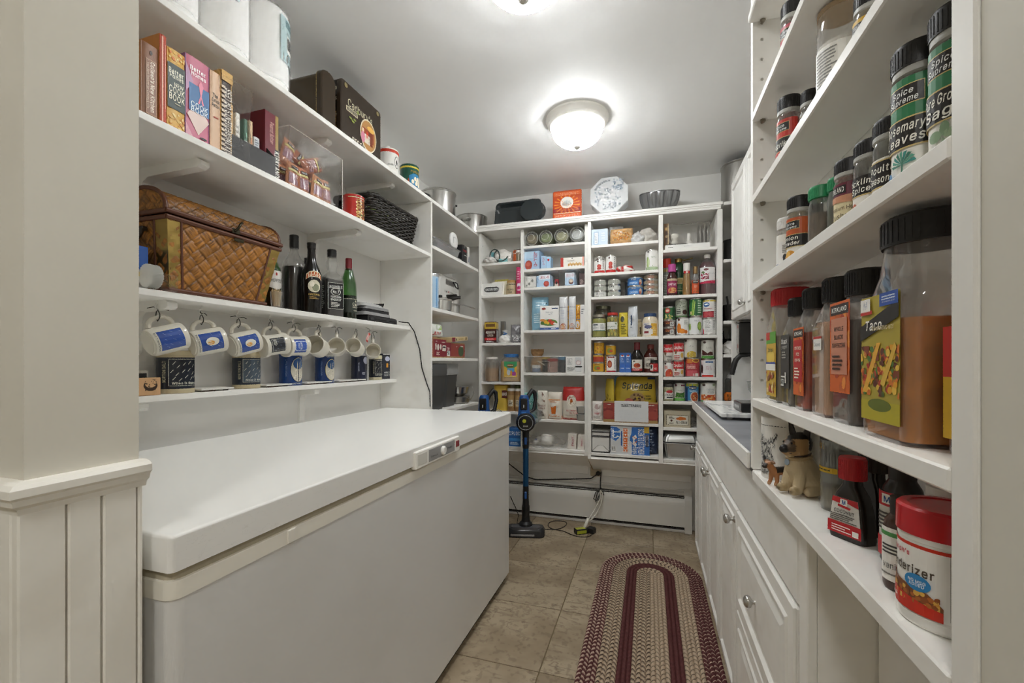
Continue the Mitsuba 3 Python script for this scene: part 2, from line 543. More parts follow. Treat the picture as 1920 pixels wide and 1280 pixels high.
for nm, z, xf, th, ys, sx, lab in (('L1', 2.165, XS, .02, (1.52, 2.0), 1.0, 'topmost long white wall shelf on the left, holding paper towels and tins'),
                                   ('L2', 1.836, XS, .02, (.98, 1.72), 1.0, 'long white wall shelf on the left holding cookbooks and the black basket'),
                                   ('L3', 1.408, -1.363, .02, (.96, 1.66), .62, 'long white wall shelf on the left holding the woven chest and bottles'),
                                   ('L4', 1.095, -1.458, .02, (.93, 1.66), .34, 'narrow white wall shelf on the left holding blue tins above the freezer')):
    t = Thing('wall_shelf', lab, 'shelf', group='long wall shelves on the left')
    t.part('board', board(X0, xf, JY1 + .001, 2.299 if nm != 'L1' else 3.319, z, th), 'shelf_white')
    for y in ys:
        t.part('bracket', bracket(), 'shelf_white', M=place(X0, y, z - th) @ np.diag([sx, 1, .9, 1]))
t = Thing('corner_shelving', 'white corner shelving with a tall divider panel beside the freezer end', 'shelving')
t.part('divider_panel', MB().box(X0, XS, 2.300, 2.318, 0, 2.144, W, .001), 'shelf_white')
for z in (1.893, 1.523, 1.223, .896):
    t.part('shelf', board(X0, XS, 2.319, 3.045, z), 'shelf_white')
for y, z in ((2.299, 2.08), (2.299, 2.08)):
    pass


def unit(label, xs, yf, shelves, ztop, zbot, name='shelving_unit'):
    t = Thing(name, label, 'shelving', group='white shelving on the back wall')
    for x0, x1 in xs:
        m = MB().box(x0, x1, yf, YB - .001, zbot - .03, ztop - .001, W, .0008)
        for s, x in ((-1, x0), (1, x1)):
            for yy in (yf + .03, yf + .2):
                for k in range(40):
                    z = zbot + .06 + k * .04
                    if z < ztop - .06:
                        a = np.arange(6) * PI / 3
                        v = np.column_stack([np.full(6, x + s * .0003), yy + .0026 * np.cos(a), z + .0026 * np.sin(a)])
                        m.add(v, [[0, q, q + 1] for q in range(1, 5)], '#4a4640')
        t.part('side_panel', m, 'satin')
    for b, zs in enumerate(shelves):
        for z in zs:
            t.part('shelf', board(xs[b][1] + .0005, xs[b + 1][0] - .0005, yf + .004, YB - .001, z, .019), 'shelf_white')
    return t


t = unit('left half of the white back wall shelving, with clamp jars and flour bags', [(-1.226, -1.206), (-.897, -.875), (-.431, -.405)], 3.05,
         [(1.938, 1.696, 1.338, 1.048, .83, .571), (2.041, 1.871, 1.738, 1.427, 1.118, .783, .573)], 2.1615, .571)
t.part('deflector_panel', MB().facets([(-1.226, 3.052, .541), (-.405, 3.052, .541), (-.405, YB - .001, .40), (-1.226, YB - .001, .40), (-1.226, 3.064, .553), (-.405, 3.064, .553), (-.405, YB - .001, .415), (-1.226, YB - .001, .415)],
                                       [[0, 1, 2], [0, 2, 3], [4, 6, 5], [4, 7, 6], [0, 5, 1], [0, 4, 5], [1, 5, 6], [1, 6, 2], [0, 3, 7], [0, 7, 4]], W), 'shelf_white')
t = unit('right half of the white back wall shelving, full of cans and bottles', [(-.404, -.382), (.059, .086), (.411, .441)], 3.01,
         [(1.998, 1.805, 1.643, 1.365, 1.125, .788, .573), (1.93, 1.631, 1.369, 1.098, .939, .768, .56)], 2.1615, .56)
t.part('deflector_panel', MB().facets([(-.404, 3.012, .531), (.30, 3.012, .531), (.30, YB - .001, .385), (-.404, YB - .001, .385), (-.404, 3.024, .545), (.30, 3.024, .545), (.30, YB - .001, .40), (-.404, YB - .001, .40)],
                                       [[0, 1, 2], [0, 2, 3], [4, 6, 5], [4, 7, 6], [0, 5, 1], [0, 4, 5], [1, 5, 6], [1, 6, 2], [0, 3, 7], [0, 7, 4]], W), 'shelf_white')
t.part('side_board', MB().facets([(-.4045, 3.012, .531), (-.4045, 3.055, .531), (-.4045, YB - .001, .385), (-.4045, YB - .001, .375), (-.4045, 3.2, .43)], [[0, 1, 4], [1, 2, 4], [2, 3, 4]], '#8d7350'), 'matte', label='bare brown wooden edge')
t = Thing('top_board', 'white moulded top board across the back wall shelving, under the baking tins', 'shelf board')
t.part('board', MB().box(-1.227, .441, 2.995, YB - .001, 2.187, 2.205, W, .002), 'shelf_white')
t.part('rail', MB().box(-1.227, .432, 3.003, 3.02, 2.162, 2.187, W, .002).box(-1.227, .432, 2.999, 3.02, 2.177, 2.187, W, .001), 'shelf_white')
wb.part('ledger_board', MB().box(-1.2, -.44, YB - .018, YB - .001, .40, .415, W, .002).box(-1.2, -.44, YB - .014, YB - .001, .348, .40, W, .002), 'shelf_white')
wb.part('ledger_board', MB().box(-.335, .285, YB - .018, YB - .001, .345, .40, W, .002), 'shelf_white')
wb.part('outlet', MB().box(-.425, -.345, YB - .008, YB - .001, .335, .415, '#b3a58c', .002), 'satin', label='tan wall outlet')

# ------------------------------------------------------------------ baseboard heater
t = Thing('baseboard_heater', 'long white baseboard heater under the back shelving', 'heater')
pr = [(3.318, .02), (3.318, .290), (3.292, .291), (3.291, .286), (3.302, .284), (3.302, .025)]
hx0, hx1 = -1.22, .235


def extr(prof, x0, x1, c):
    g = trimesh.creation.extrude_polygon(Polygon(prof).buffer(0), x1 - x0, engine='earcut')
    return MB().mesh(g, c, 25, M=np.array([[0, 0, 1, x0], [1, 0, 0, 0], [0, 1, 0, 0], [0, 0, 0, 1.0]]))


t.part('back_plate', extr(pr, hx0, hx1, '#e3e2de'), 'satin')
arc = [(3.243 + .045 * (1 - math.cos(a)), .195 + .055 * math.sin(a)) for a in np.linspace(0, 1.25, 8)]
hood = arc + [(y + .003, z - .003) for y, z in reversed(arc)]
t.part('front_cover', extr([(3.2425, .045), (3.2425, .195), (3.2455, .195), (3.2455, .045)], hx0, hx1, '#e3e2de'), 'satin')
t.part('hood', extr(hood, hx0, hx1, '#e6e5e1'), 'satin')
t.part('damper_blade', extr([(3.268, .264), (3.288, .274), (3.290, .271), (3.270, .261)], hx0, hx1, '#d2d1cd'), 'satin')
t.part('fins', MB().box(hx0, hx1, 3.262, 3.300, .03, .245, '#191919'), 'matte', label='black filler standing in for shade in the gaps')  # near-black block stands in for shade in the slot and bottom gap
t.part('foot_rail', MB().box(hx0, hx1, 3.252, 3.262, .004, .022, '#cfcdc8', .002), 'satin')
ec = [(3.237, .005), (3.237, .20)] + [(3.237 + .06 * (1 - math.cos(a)), .20 + .092 * math.sin(a)) for a in np.linspace(0, PI / 2, 8)] + [(3.317, .292), (3.317, .005)]
t.part('end_cap', extr(ec, hx1, .283, '#e3e2de'), 'satin')

# ------------------------------------------------------------------ chest freezer
FX = -.728
t = Thing('chest_freezer', 'long white chest freezer with a thick lid and control panel', 'freezer')


def rbox(x0, x1, y0, y1, z0, z1, r, c='#ddd', top=0.0):
    """box with rounded upright corners and a softened top edge"""
    o = lambda s: rrect(x1 - x0 - 2 * s, y1 - y0 - 2 * s, max(r - s, .002), 40) + [(x0 + x1) / 2, (y0 + y1) / 2]
    secs = [(o(0), z0), (o(0), z1 - top)] + ([(o(top * (1 - math.cos(a))), z1 - top + top * math.sin(a)) for a in np.linspace(.3, PI / 2, 4)] if top else [])
    return MB().loft(secs, c, sharp=40)


t.part('body', rbox(-1.52, FX - .006, .503, 2.285, .045, .812, .022), 'freezer_white')
t.part('plinth', rbox(-1.50, FX - .03, .52, 2.27, .003, .045, .01, '#2b2a28'), 'matte')
t.part('rim_strip', rbox(-1.522, FX - .004, .500, 2.288, .812, .842, .022, '#dfdcd2'), 'satin', label='cream plastic rim strip')
t.part('gasket', rbox(-1.515, FX - .012, .506, 2.282, .842, .862, .02, '#a79f8b'), 'satin', label='grey brown rubber gasket')
t.part('lid', rbox(-1.524, FX, .497, 2.292, .860, .920, .010, top=.006), 'freezer_lid')
t.part('rim_clip', MB().box(FX - .006, FX - .001, .735, .757, .813, .841, '#dedbd2', .001), 'satin')
pk = t.part('control_panel', MB().box(FX - .01, FX + .010, 1.245, 1.585, .848, .905, '#e9e8e2', .003).box(FX + .008, FX + .0115, 1.330, 1.535, .856, .898, '#8d8d8d', .001)
            .box(FX + .008, FX + .0108, 1.255, 1.318, .858, .896, '#d0cfc8', .001)
            .text('Amana', 1.49, .878, .009, lambda x, z, o: np.column_stack([np.full(len(x), FX + .0117 + o), x, z]), '#2a2a2a')
            .text('Temperature', 1.365, .872, .006, lambda x, z, o: np.column_stack([np.full(len(x), FX + .0117 + o), x, z]), '#3a3a3a'), 'satin', label='grey and white control panel')
t.part('knob', MB().lathe([(.016, 0), (.016, .006), (.013, .009), (.001, .009)], '#f2f2ee', 20, M=place(FX + .0115, 1.432, .877) @ rotm([0, 1, 0], 90)).box(FX + .020, FX + .0215, 1.430, 1.434, .868, .886, '#bbb'), 'satin', under=pk)
t.part('indicator_lamp', MB().box(FX + .009, FX + .0125, 1.548, 1.576, .866, .890, '#7c1a17', .002), 'gloss', under=pk, label='dark red indicator window')

# ------------------------------------------------------------------ base cabinets, counter, upper cabinet
DX = .285


def raised_door(y0, y1, z0, z1, x=DX, th=.02, st=.055):
    """door in the plane x, facing -x, with a raised centre panel and a moulded frame"""
    m = MB().box(x, x + th, y0, y1, z0, z1, W, .003)

    def ring(e0, o0, e1, o1):
        a = [(y0 + e0, z0 + e0), (y1 - e0, z0 + e0), (y1 - e0, z1 - e0), (y0 + e0, z1 - e0)]
        b = [(y0 + e1, z0 + e1), (y1 - e1, z0 + e1), (y1 - e1, z1 - e1), (y0 + e1, z1 - e1)]
        v = [(x - o0, p, q) for p, q in a] + [(x - o1, p, q) for p, q in b]
        f = []
        for k in range(4):
            l = (k + 1) % 4
            f += [[k, k + 4, l + 4], [k, l + 4, l]]
        m.facets(v, f, W)
    ring(0.001, 0, .004, .004); ring(.004, .004, st - .016, .004); ring(st - .016, .004, st - .010, .009); ring(st - .010, .009, st - .004, .009); ring(st - .004, .009, st + .002, -.004 + .0042)
    ring(st + .002, .0002, st + .012, .0002); ring(st + .012, .0002, st + .035, .007)
    e = st + .035
    m.facets([(x - .007, y0 + e, z0 + e), (x - .007, y1 - e, z0 + e), (x - .007, y1 - e, z1 - e), (x - .007, y0 + e, z1 - e)], [[0, 2, 1], [0, 3, 2]], W)
    return m


def knob_mesh():
    """round pull on a flared stem; axis along local -y"""
    return MB().lathe([(.001, 0), (.013, .0), (.012, .003), (.006, .006), (.005, .014), (.008, .017), (.014, .020), (.0165, .026), (.0155, .032), (.010, .0365), (.001, .038)], '#999', 24, sharp=60, M=rotm([1, 0, 0], 90))


def cab_knob(t, under, y, z, x):
    return t.part('knob', knob_mesh(), 'steel', under=under, label='satin nickel knob', M=place(x, y, z, -90))


t = Thing('base_cabinet', 'white base cabinet run with raised panel doors along the right side', 'cabinet')
t.part('body', MB().box(DX + .0215, .78, .965, 3.0, .003, .874, W, .001), 'shelf_white')
t.part('stile', MB().box(DX + .004, DX + .021, .965, 1.012, .004, .876, W, .002), 'shelf_white')
for a, b in ((1.015, 2.142), (2.149, 2.99)):
    t.part('drawer', MB().box(DX + .002, DX + .021, a, b, .705, .872, W, .004), 'shelf_white')
for z0, z1 in ((.372, .698), (.03, .365)):
    d = t.part('drawer', raised_door(1.018, 1.628, z0, z1), 'shelf_white')
    cab_knob(t, d, 1.345, (z0 + z1) / 2, DX + .002)
for a, b, y in ((1.634, 1.984, 1.662), (1.99, 2.332, 2.30), (2.338, 2.68, 2.37), (2.686, 2.99, 2.96)):
    d = t.part('door', raised_door(a, b, .03, .698, st=.045), 'shelf_white')
    cab_knob(t, d, y, .655, DX - .002)
t = Thing('counter', 'grey laminate counter with a white front edge on the base cabinets', 'counter')
t.part('slab', MB().box(.272, .79, 1.363, 3.008, .90, .944, '#888', .002), 'counter_top')
t.part('front_edge', MB().box(.262, .2715, 1.363, 3.008, .900, .946, W, .002), 'shelf_white', label='white front edge')
t = Thing('end_panel', 'white glossy panel standing on the far end of the counter behind the can opener', 'panel')
t.whole(MB().box(.487, .79, 2.972, 2.990, .9448, 1.449, W, .001), 'shelf_white')
t = Thing('upper_cabinet', 'white upper cabinet with a raised panel door beside the spice rack', 'cabinet')
t.part('body', MB().box(.508, .79, 1.40, 2.969, 1.45, 2.295, W, .001), 'shelf_white')
for a, b in ((2.53, 2.966), (2.09, 2.525)):
    d = t.part('door', raised_door(a, b, 1.455, 2.29, x=.487, st=.06), 'shelf_white')
    cab_knob(t, d, a + .035, 1.515, .486)
t = Thing('corner_shelves', 'narrow white corner shelves between the back wall shelving and the upper cabinet', 'shelving')
t.part('top', board(.446, .79, 2.995, 3.3, 2.20), 'shelf_white')
for z in (1.84, 1.455, 1.245):
    t.part('shelf', board(.446, .79, 2.995, 3.30, z), 'shelf_white')
t.part('back_panel', MB().box(.446, .79, 3.301, 3.318, .946, 2.178, W), 'shelf_white')

# ------------------------------------------------------------------ spice rack
SX, SBK, SY0, SY1 = .27, .392, .512, 1.33
t = Thing('spice_rack', 'white open spice rack with drilled side panel on the right', 'shelving')
far = manifold3d.Manifold.cube([SBK - SX, .025, 1.60]).translate([SX, SY1, .906])
hole = manifold3d.Manifold.cylinder(.012, .0042, .0042, 14).rotate([-90, 0, 0])
holes = [hole.translate([SX + .022, SY1 - .001, z]) for z in np.arange(.985, 2.45, .0545)]
far = far - manifold3d.Manifold.batch_boolean(holes, manifold3d.OpType.Add)
t.part('side_panel', MB().mesh(far, W, 20), 'satin', label='far side panel with a row of peg holes')
t.part('side_panel', MB().box(SX - .001, SBK, .480, SY0, .70, 2.50, W, .002), 'satin')
t.part('back_panel', MB().box(SBK, .3985, .480, SY1 + .025, .877, 2.50, W), 'shelf_white')
for z, th in ((.905, .028), (1.10, .024), (1.413, .023), (1.652, .022), (1.875, .022), (2.145, .022)):
    x = SX - .002 if z < 2 else SX - .012
    t.part('shelf', MB().box(x, SBK - .0005, SY0 + .0005, SY1 - .0005, z - th, z, W, .0025), 'shelf_white')
    if z > 1.2:
        t.part('shelf_pin', MB().lathe([(.004, 0), (.004, .008), (.006, .008), (.007, .011), (.004, .013), (.001, .013)], '#8a8478', 12, M=place(SX + .022, SY1, z - th - .004) @ rotm([1, 0, 0], 90)), 'metalpaint', label='metal shelf pin')

# ------------------------------------------------------------------ braided rug
t = Thing('braided_rug', 'oval braided rug in maroon and beige lying in the aisle', 'rug')
RW, RY0, RY1, RXC = .272, 1.12, 2.83, .005
pitch = RW / 15


def stadium(hw, ds=.0032):
    ya, yb = RY0 + RW, RY1 - RW
    L = yb - ya
    per = 2 * L + 2 * PI * hw
    m = max(60, int(per / ds)); s = np.arange(m) * per / m
    P = np.zeros((m, 2)); N = np.zeros((m, 2))
    a = s < L; P[a] = np.column_stack([np.full(a.sum(), hw), ya + s[a]]); N[a] = (1, 0)
    b = (s >= L) & (s < L + PI * hw); t_ = (s[b] - L) / max(hw, 1e-6); P[b] = np.column_stack([hw * np.cos(t_), yb + hw * np.sin(t_)]); N[b] = np.column_stack([np.cos(t_), np.sin(t_)])
    c = (s >= L + PI * hw) & (s < 2 * L + PI * hw); u = s[c] - L - PI * hw; P[c] = np.column_stack([np.full(c.sum(), -hw), yb - u]); N[c] = (-1, 0)
    d = s >= 2 * L + PI * hw; t_ = PI + (s[d] - 2 * L - PI * hw) / max(hw, 1e-6); P[d] = np.column_stack([hw * np.cos(t_), ya + hw * np.sin(t_)]); N[d] = np.column_stack([np.cos(t_), np.sin(t_)])
    return s, P, N, per


zone = [0, 0, 0, 0, 1, 1, 1, 1, 2, 2, 2, 3, 3, 3, 3]
bands = [MB() for _ in range(4)]
rng = np.random.default_rng(5)
MAR, TAN, BEI, DRK = C('#532c2c'), C('#b89f90'), C('#b39f89'), C('#43342b')
for i in range(15):
    hw = RW - (i + .5) * pitch
    s, P, N, per = stadium(hw)
    k = max(4, round(per / .026)); ph = s / per * k + .37 * i
    w = np.linspace(-1, 1, 7)
    fr = (ph[:, None] + .32 * w[None, :] * (1 if i % 2 else -1)) % 1.0
    z = .0085 * np.sqrt(np.maximum(1 - w ** 2, 0))[None, :] * (1 + .22 * np.cos(2 * PI * fr)) + .0035
    V = np.stack([RXC + P[:, None, 0] + N[:, None, 0] * w * pitch * .52, P[:, None, 1] + N[:, None, 1] * w * pitch * .52, z], -1)
    nz = rng.uniform(.86, 1.12, fr.shape)[..., None]
    if zone[i] == 0:
        dash = (fr < .30) & (np.abs(w)[None, :] < .72)
        col = np.where(dash[..., None], TAN, MAR) * nz
    elif zone[i] == 2:
        col = np.where((fr < .2)[..., None], MAR * .95, MAR * 1.1) * nz
    else:
        col = np.where(((fr < .24))[..., None], DRK, np.where((fr < .4)[..., None], BEI * .8, BEI * 1.05)) * nz
    V2 = np.concatenate([V, V[:1]]); col = np.concatenate([col, col[:1]])
    bands[zone[i]].sheet(V2, col)
for b, nm in zip(bands, ('outer_border', 'beige_band', 'maroon_stripe', 'centre_field')):
    t.part(nm, b, 'matte')
t.part('backing', MB().poly(affinity.translate(shapely.LineString([(0, RY0 + RW), (0, RY1 - RW)]).buffer(RW - .004, 16), RXC, 0), lambda x, y, o: np.column_stack([x, y, np.full(len(x), .0035)]), '#4a2a26', 0), 'matte')
# ------------------------------------------------------------------ builders of the goods
def noisy(mb, amt, k, seed=0):
    """mottled colour over everything in mb"""
    for i, (v, c) in enumerate(zip(mb.v, mb.c)):
        t = meshkit.noise(v * k, seed)[:, None]
        mb.c[i] = c * (1 - amt + 2 * amt * t)
    return mb


def can(at, r, h, label, col, art=(), group=None, rz=0, name='food_can', cat='can', lidc=None, body='steel', nolabel=False):
    t = Thing(name, label, cat, place(*at, rz), group)
    m = MB().lathe([(r * .93, .002), (r * .97, 0), (r, .003), (r * .975, .008), (r * .975, h - .008), (r, h - .003), (r * .985, h), (r * .95, h - .001), (r * .93, h - .005), (.001, h - .005)], '#c4c3be', 24)
    t.part('tin', m, body)
    R = r * .985
    l = MB().lathe([(R, .0075, col), (R, h - .0075, col)], col, 28, caps=(False, False))
    l.art(art, 2.3 * R, h, cyl(R), dx=R * .35)
    t.part('paper_label', l, 'satin')
    return t


def carton(at, w, h, label, col, d=.1, front=(), left=(), right=(), top=(), rz=0, group=None, name='carton', cat='box', mat='satin', b=.0015, rx=0, ry=0, side=None):
    t = Thing(name, label, cat, place(*at, rz, rx, ry), group)
    m = MB().box(-w / 2, w / 2, 0, d, 0, h, col, b)
    if side:
        m.poly(shapely.box(-d / 2 + b, b, d / 2 - b, h - b), leftface(-w / 2, d), side, .0002).poly(shapely.box(-d / 2 + b, b, d / 2 - b, h - b), rightface(w / 2, d), side, .0002)
    m.art(front, w, h, flat()); m.art(left, d, h, leftface(-w / 2, d)); m.art(right, d, h, rightface(w / 2, d)); m.art(top, w, d, topface(h, 0))
    t.whole(m, mat)
    return t


def pillow(w, h, d, seed=0, crumple=.1, pinch=.5, taper=0.0, pw=2.4):
    """front and back of a filled bag standing on z = 0, its middle plane at y = 0"""
    def depth(x, z):
        a, b = np.abs(2 * x / w), np.abs(2 * z / h - 1)
        e = np.maximum(1 - a ** pw, 0) ** .5 * np.maximum(1 - np.where(z / h < .5, b ** 6, b ** pw), 0) ** .5
        q = np.column_stack([x, z, 0 * x]) / max(w, h) * 6
        return d / 2 * e * (1 - taper * z / h) * (1 + crumple * 2 * (meshkit.fbm(q + seed * 7.3, 3, seed) - .5))
    return depth


def bag(at, w, h, d, label, col, art=(), seed=0, crumple=.35, rz=0, rx=0, group=None, name='food_bag', cat='bag', mat='gloss', n=26, fold=0, mott=0, top=None, lean=0, under=None, part=None, M=None):
    dep = pillow(w, h, d, seed, crumple)
    x, z = np.meshgrid(np.linspace(-w / 2, w / 2, n), np.linspace(0, h, n))
    e = dep(x.ravel(), z.ravel()).reshape(x.shape)
    wob = 1 - .06 * (2 * z / h - 1) ** 2 + .05 * (meshkit.noise(np.stack([0 * z, z / h * 4, 0 * z + seed], -1)) - .5)
    m = MB()
    cc = np.tile(C(col), (n, n, 1))
    if top:
        cc = np.where((z / h > top[0])[..., None], C(top[1]), cc)
    m.sheet(np.stack([x * wob, -e, z], -1), cc)
    m.sheet(np.stack([x * wob, e, z], -1), cc, flip=True)
    if mott:
        noisy(m, mott, 60, seed)
    m.art(art, w, h, lambda a, b, o: np.column_stack([a, -dep(np.clip(a, -w / 2, w / 2), np.clip(b, 0, h)) - o - .0008, b]), dx=w / 8)
    if under is not None:
        return under.part(part or name, m, mat, M=M)
    t = Thing(name, label, cat, place(*at, rz, rx), group)
    t.whole(m, mat)
    return t


def blob(r, sq, seed, amt, c, sub=3, k=2.2, M=None, mb=None):
    """crumpled lump resting on z = 0 with half-sizes r"""
    s = trimesh.creation.icosphere(subdivisions=sub)
    v = np.array(s.vertices)
    f = 1 + amt * (meshkit.fbm(v * k + seed * 3.1, 4, seed) - .5) * 2
    v = v * f[:, None] * r
    v[:, 2] = np.maximum(v[:, 2], -r[2] * sq) + r[2] * sq
    m = mb if mb is not None else MB()
    m.add(v, s.faces, c, M)
    return m


def bottle(at, prof, label, fill=None, fillc='#111', glass='glass', cap=None, art=(), la=(.1, .5), lc='#ddd', lr=None, rz=0, name='bottle', cat='bottle', group=None, w=2.2, sq=None, neck=None, solid=None, lsurf=None, lidname='cap', capc='#1b1b1b', capmat='satin', n=28, nolabel=False, mott=0, fillmat='gloss'):
    """prof: [(r, z)] outside; fill: height of the contents; cap: [(r, z)]; la: label's z range"""
    t = Thing(name, label, cat, place(*at, rz), group)
    ol = (lambda r: circ(r, n)) if not sq else (lambda r: rrect(2 * r, 2 * r * sq, r * .38, 32))
    if solid:
        t.part('body', MB().loft([(ol(max(r, 1e-4)), z) for r, z in prof], solid, sharp=50), 'gloss')
    else:
        t.part('glass', MB().loft([(ol(max(r, 1e-4)), z) for r, z in prof], '#fff', sharp=50), glass)
    if fill:
        zs = [z for _, z in prof]; rs = [r for r, _ in prof]
        zz = [z for z in zs if .004 < z < fill] + [fill]
        zz = sorted(set([.004] + list(np.linspace(.004, fill, 14 if mott else 2)) + zz))
        m = MB().loft([(ol(max(np.interp(z, zs, rs) - .0022, 1e-4)), z) for z in zz], fillc, sharp=60)
        t.part('contents', noisy(m, mott, 260, 3) if mott else m, fillmat)
    if cap:
        t.part(lidname, MB().lathe(cap, capc, n), capmat)
    if art is not None and not nolabel:
        R = (lr or max(np.interp(np.mean(la), [z for _, z in prof], [r for r, _ in prof]), .004)) + .0006
        h = la[1] - la[0]
        m = MB()
        if sq:
            s = lambda x, z, o: np.column_stack([x, np.full(len(x), -R * sq - o), z + la[0]])
            if lc: m.poly(shapely.box(-R * .86, 0, R * .86, h), s, lc, 0)
            m.art(art, R * 1.72, h, s)
        else:
            s = cyl(R, la[0])
            if lc: m.poly(shapely.box(-R * w / 2, 0, R * w / 2, h), s, lc, 0, R * .3)
            m.art(art, R * w, h, s, dx=R * .3)
        if m.n: t.part('paper_label', m, 'satin')
    return t


def tin(at, w, h, d, label, col, front=(), left=(), right=(), rz=0, group=None, name='tin_box', cat='tin', r=.012, lid=.25, lidc=None, top=(), mat='gloss', rx=0):
    """rounded tin with a lid lip"""
    t = Thing(name, label, cat, place(*at, rz, rx), group)
    o = lambda s: rrect(w - 2 * s, d - 2 * s, max(r - s, .002), 40) + [0, d / 2]
    zl = h * (1 - lid)
    t.part('body', MB().loft([(o(.0015), 0), (o(.0015), zl)], col).art(front, w, h, flat(.0015)).art(left, d, h, leftface(-w / 2 + .0015, d)).art(right, d, h, rightface(w / 2 - .0015, d)), mat)
    t.part('lid', MB().loft([(o(0), zl), (o(0), h - .003), (o(.003), h)], lidc or col, sharp=50).art(top, w, d, topface(h, 0)), mat)
    return t


# ------------------------------------------------------------------ topmost left shelf
for k, (y, s) in enumerate(((.885, 1), (1.055, 2), (1.222, 3))):
    t = Thing('paper_towel_roll', ('white paper towel roll in clear wrap at the near end of the top shelf', 'paper towel roll with a bar code label, middle of the three on the top shelf', 'paper towel roll with a pale blue dotted label, nearest the brown biscuit tins')[k], 'paper towels', place(-1.318, y, 2.167, 90 - 12 * k), group='paper towels on the top shelf')
    R, H = .076, .285
    t.part('roll', MB().lathe([(.02, 0), (R - .008, 0), (R, .008), (R, H - .008), (R - .008, H), (.02, H), (.02, H - .02), (.02, .02)], '#f4f4f3', 32, caps=(False, False)), 'matte')
    a = np.linspace(0, 2 * PI, 41)[:-1]; zz = np.linspace(0, H + .015, 26)
    rr = (R + .004) * (1 - .55 * np.clip(1 - zz / .03, 0, 1) ** 2 - .5 * np.clip((zz - H + .01) / .025, 0, 1) ** 2)
    P = np.stack([np.stack([r * np.cos(a), r * np.sin(a), np.full(40, z + .002)], -1) for r, z in zip(rr, zz)])
    q = meshkit.fbm(P.reshape(-1, 3) * [26, 26, 9] + s * 5, 3, s).reshape(P.shape[:2])
    P[..., :2] *= (1 + .035 * (q - .5) * 2)[..., None] + .012
    P = np.concatenate([P, P[:, :1]], 1)
    t.part('plastic_wrap', MB().sheet(P, '#fff'), 'film')
    m = MB()
    S = cyl(R + .0055, 0, -.45 if k == 1 else .95)
    lh = (0, .17, .10)[k]
    if k:
        m.art([('r', -1, .0, 1, 1, '#b9cfd2')] + [('s', -.98, .02, .98, .98, ['#5d7f86', '#e9f2f2'], 70, .03)] + [('b', -.45, .25, .45, .62, '#222'), ('t', '128 - ART C1286', 0, .68, .045, '#333', {'w': .9}), ('l', -.6, .78, .6, .95, '#5d7f86', 4)],
              R * 1.35, .115 if k == 1 else .16, lambda x, z, o: S(x, z + lh, o), dx=R * .3)
        t.part('paper_label', m, 'satin')

CHO, GLD = '#33291f', '#c9b98a'
carton_art = [('t', 'Cadbury\'s', -.1, .68, .13, '#d9d0b4', {'b': False, 'w': 1.3}), ('r', -.82, .52, -.25, .60, '#d9d0b4'), ('r', -.79, .535, -.28, .585, CHO), ('t', 'CHOCOLATE', -.535, .56, .03, '#d9d0b4', {'w': .44}),
              ('t', 'BISCUITS', 0, .085, .10, '#e6e0cf', {'w': 1.1}), ('e', .32, .36, .45, .29, '#e8dcc0'), ('e', .32, .36, .41, .265, '#b98850'),
              ('r', .0, .26, .62, .46, '#9a4a2c'), ('r', .1, .20, .4, .36, '#e5d9c6'), ('r', .32, .2, .55, .44, '#7c3a24'), ('e', .02, .28, .11, .10, '#d98aa0'), ('e', .02, .40, .06, .04, '#e8c9a8'), ('r', .2, .3, .3, .42, '#c2402a'), ('e', .45, .5, .2, .05, '#e8b55a'),
              ('e', -.62, .43, .08, .02, '#7d8a45'), ('e', -.5, .40, .08, .02, '#7d8a45'), ('e', -.42, .45, .07, .02, '#7d8a45'), ('e', -.25, .62, .06, .03, '#8d9a55'), ('e', -.85, .92, .08, .04, '#8d7f58'), ('e', .85, .92, .08, .04, '#8d7f58')]
t = Thing('biscuit_tin', 'plain dark brown tin with a rounded lid, left of the lettered biscuit tin', 'tin', place(-1.268, 1.492, 2.166, 90))
o = lambda w, h, r, s=0: rrect(w - 2 * s, h - 2 * s, r, 40)
up = np.array([[1, 0, 0, 0], [0, 0, -1, 0], [0, 1, 0, 0], [0, 0, 0, 1.0]])           # outline's y becomes z, loft runs towards -y
Mz = lambda yc, zc: np.array([[1, 0, 0, 0], [0, 0, 1, yc], [0, 1, 0, zc], [0, 0, 0, 1.0]])
t.part('body', MB().loft([(o(.072, .222, .03), 0), (o(.072, .222, .03), .15)], '#43351f', M=Mz(.03, .1185)), 'gloss')
t.part('lid', MB().loft([(o(.084, .236, .036, .004), 0), (o(.084, .236, .036), .006), (o(.084, .236, .036), .03)], '#33281a', M=Mz(0, .1185)), 'gloss')
t.part('gold_line', MB().loft([(o(.0845, .2366, .036), 0), (o(.0845, .2366, .036), .002)], '#a08a55', M=Mz(.0265, .1185)), 'satin')
t = Thing('biscuit_tin', 'dark brown lettered biscuit tin with an oval kitchen picture', 'tin', place(-1.262, 1.703, 2.166, 90))
wf_, hf_ = .290, .258
t.part('body', MB().loft([(o(wf_, hf_, .014, .003), .02), (o(wf_, hf_, .014, .003), .13)], '#2b231a', M=Mz(0, hf_ / 2)).art(
    [('r', -.85, .03, .9, .97, '#1f1912'), ('t', 'Cadbury\'s', .1, .6, .7, '#e2dac2', {'rot': -90, 'w': .55}), ('t', 'CHOCOLATE', .45, .3, .2, '#b58a4a', {'rot': -90, 'w': .3}), ('e', -.1, .32, .1, .05, '#7d8a45'), ('e', .3, .1, .3, .08, '#d9d0b4'), ('e', .3, .1, .24, .06, '#8b8272')],
    .12, hf_, leftface(-wf_ / 2 + .0025, .13), off=.0006), 'gloss')
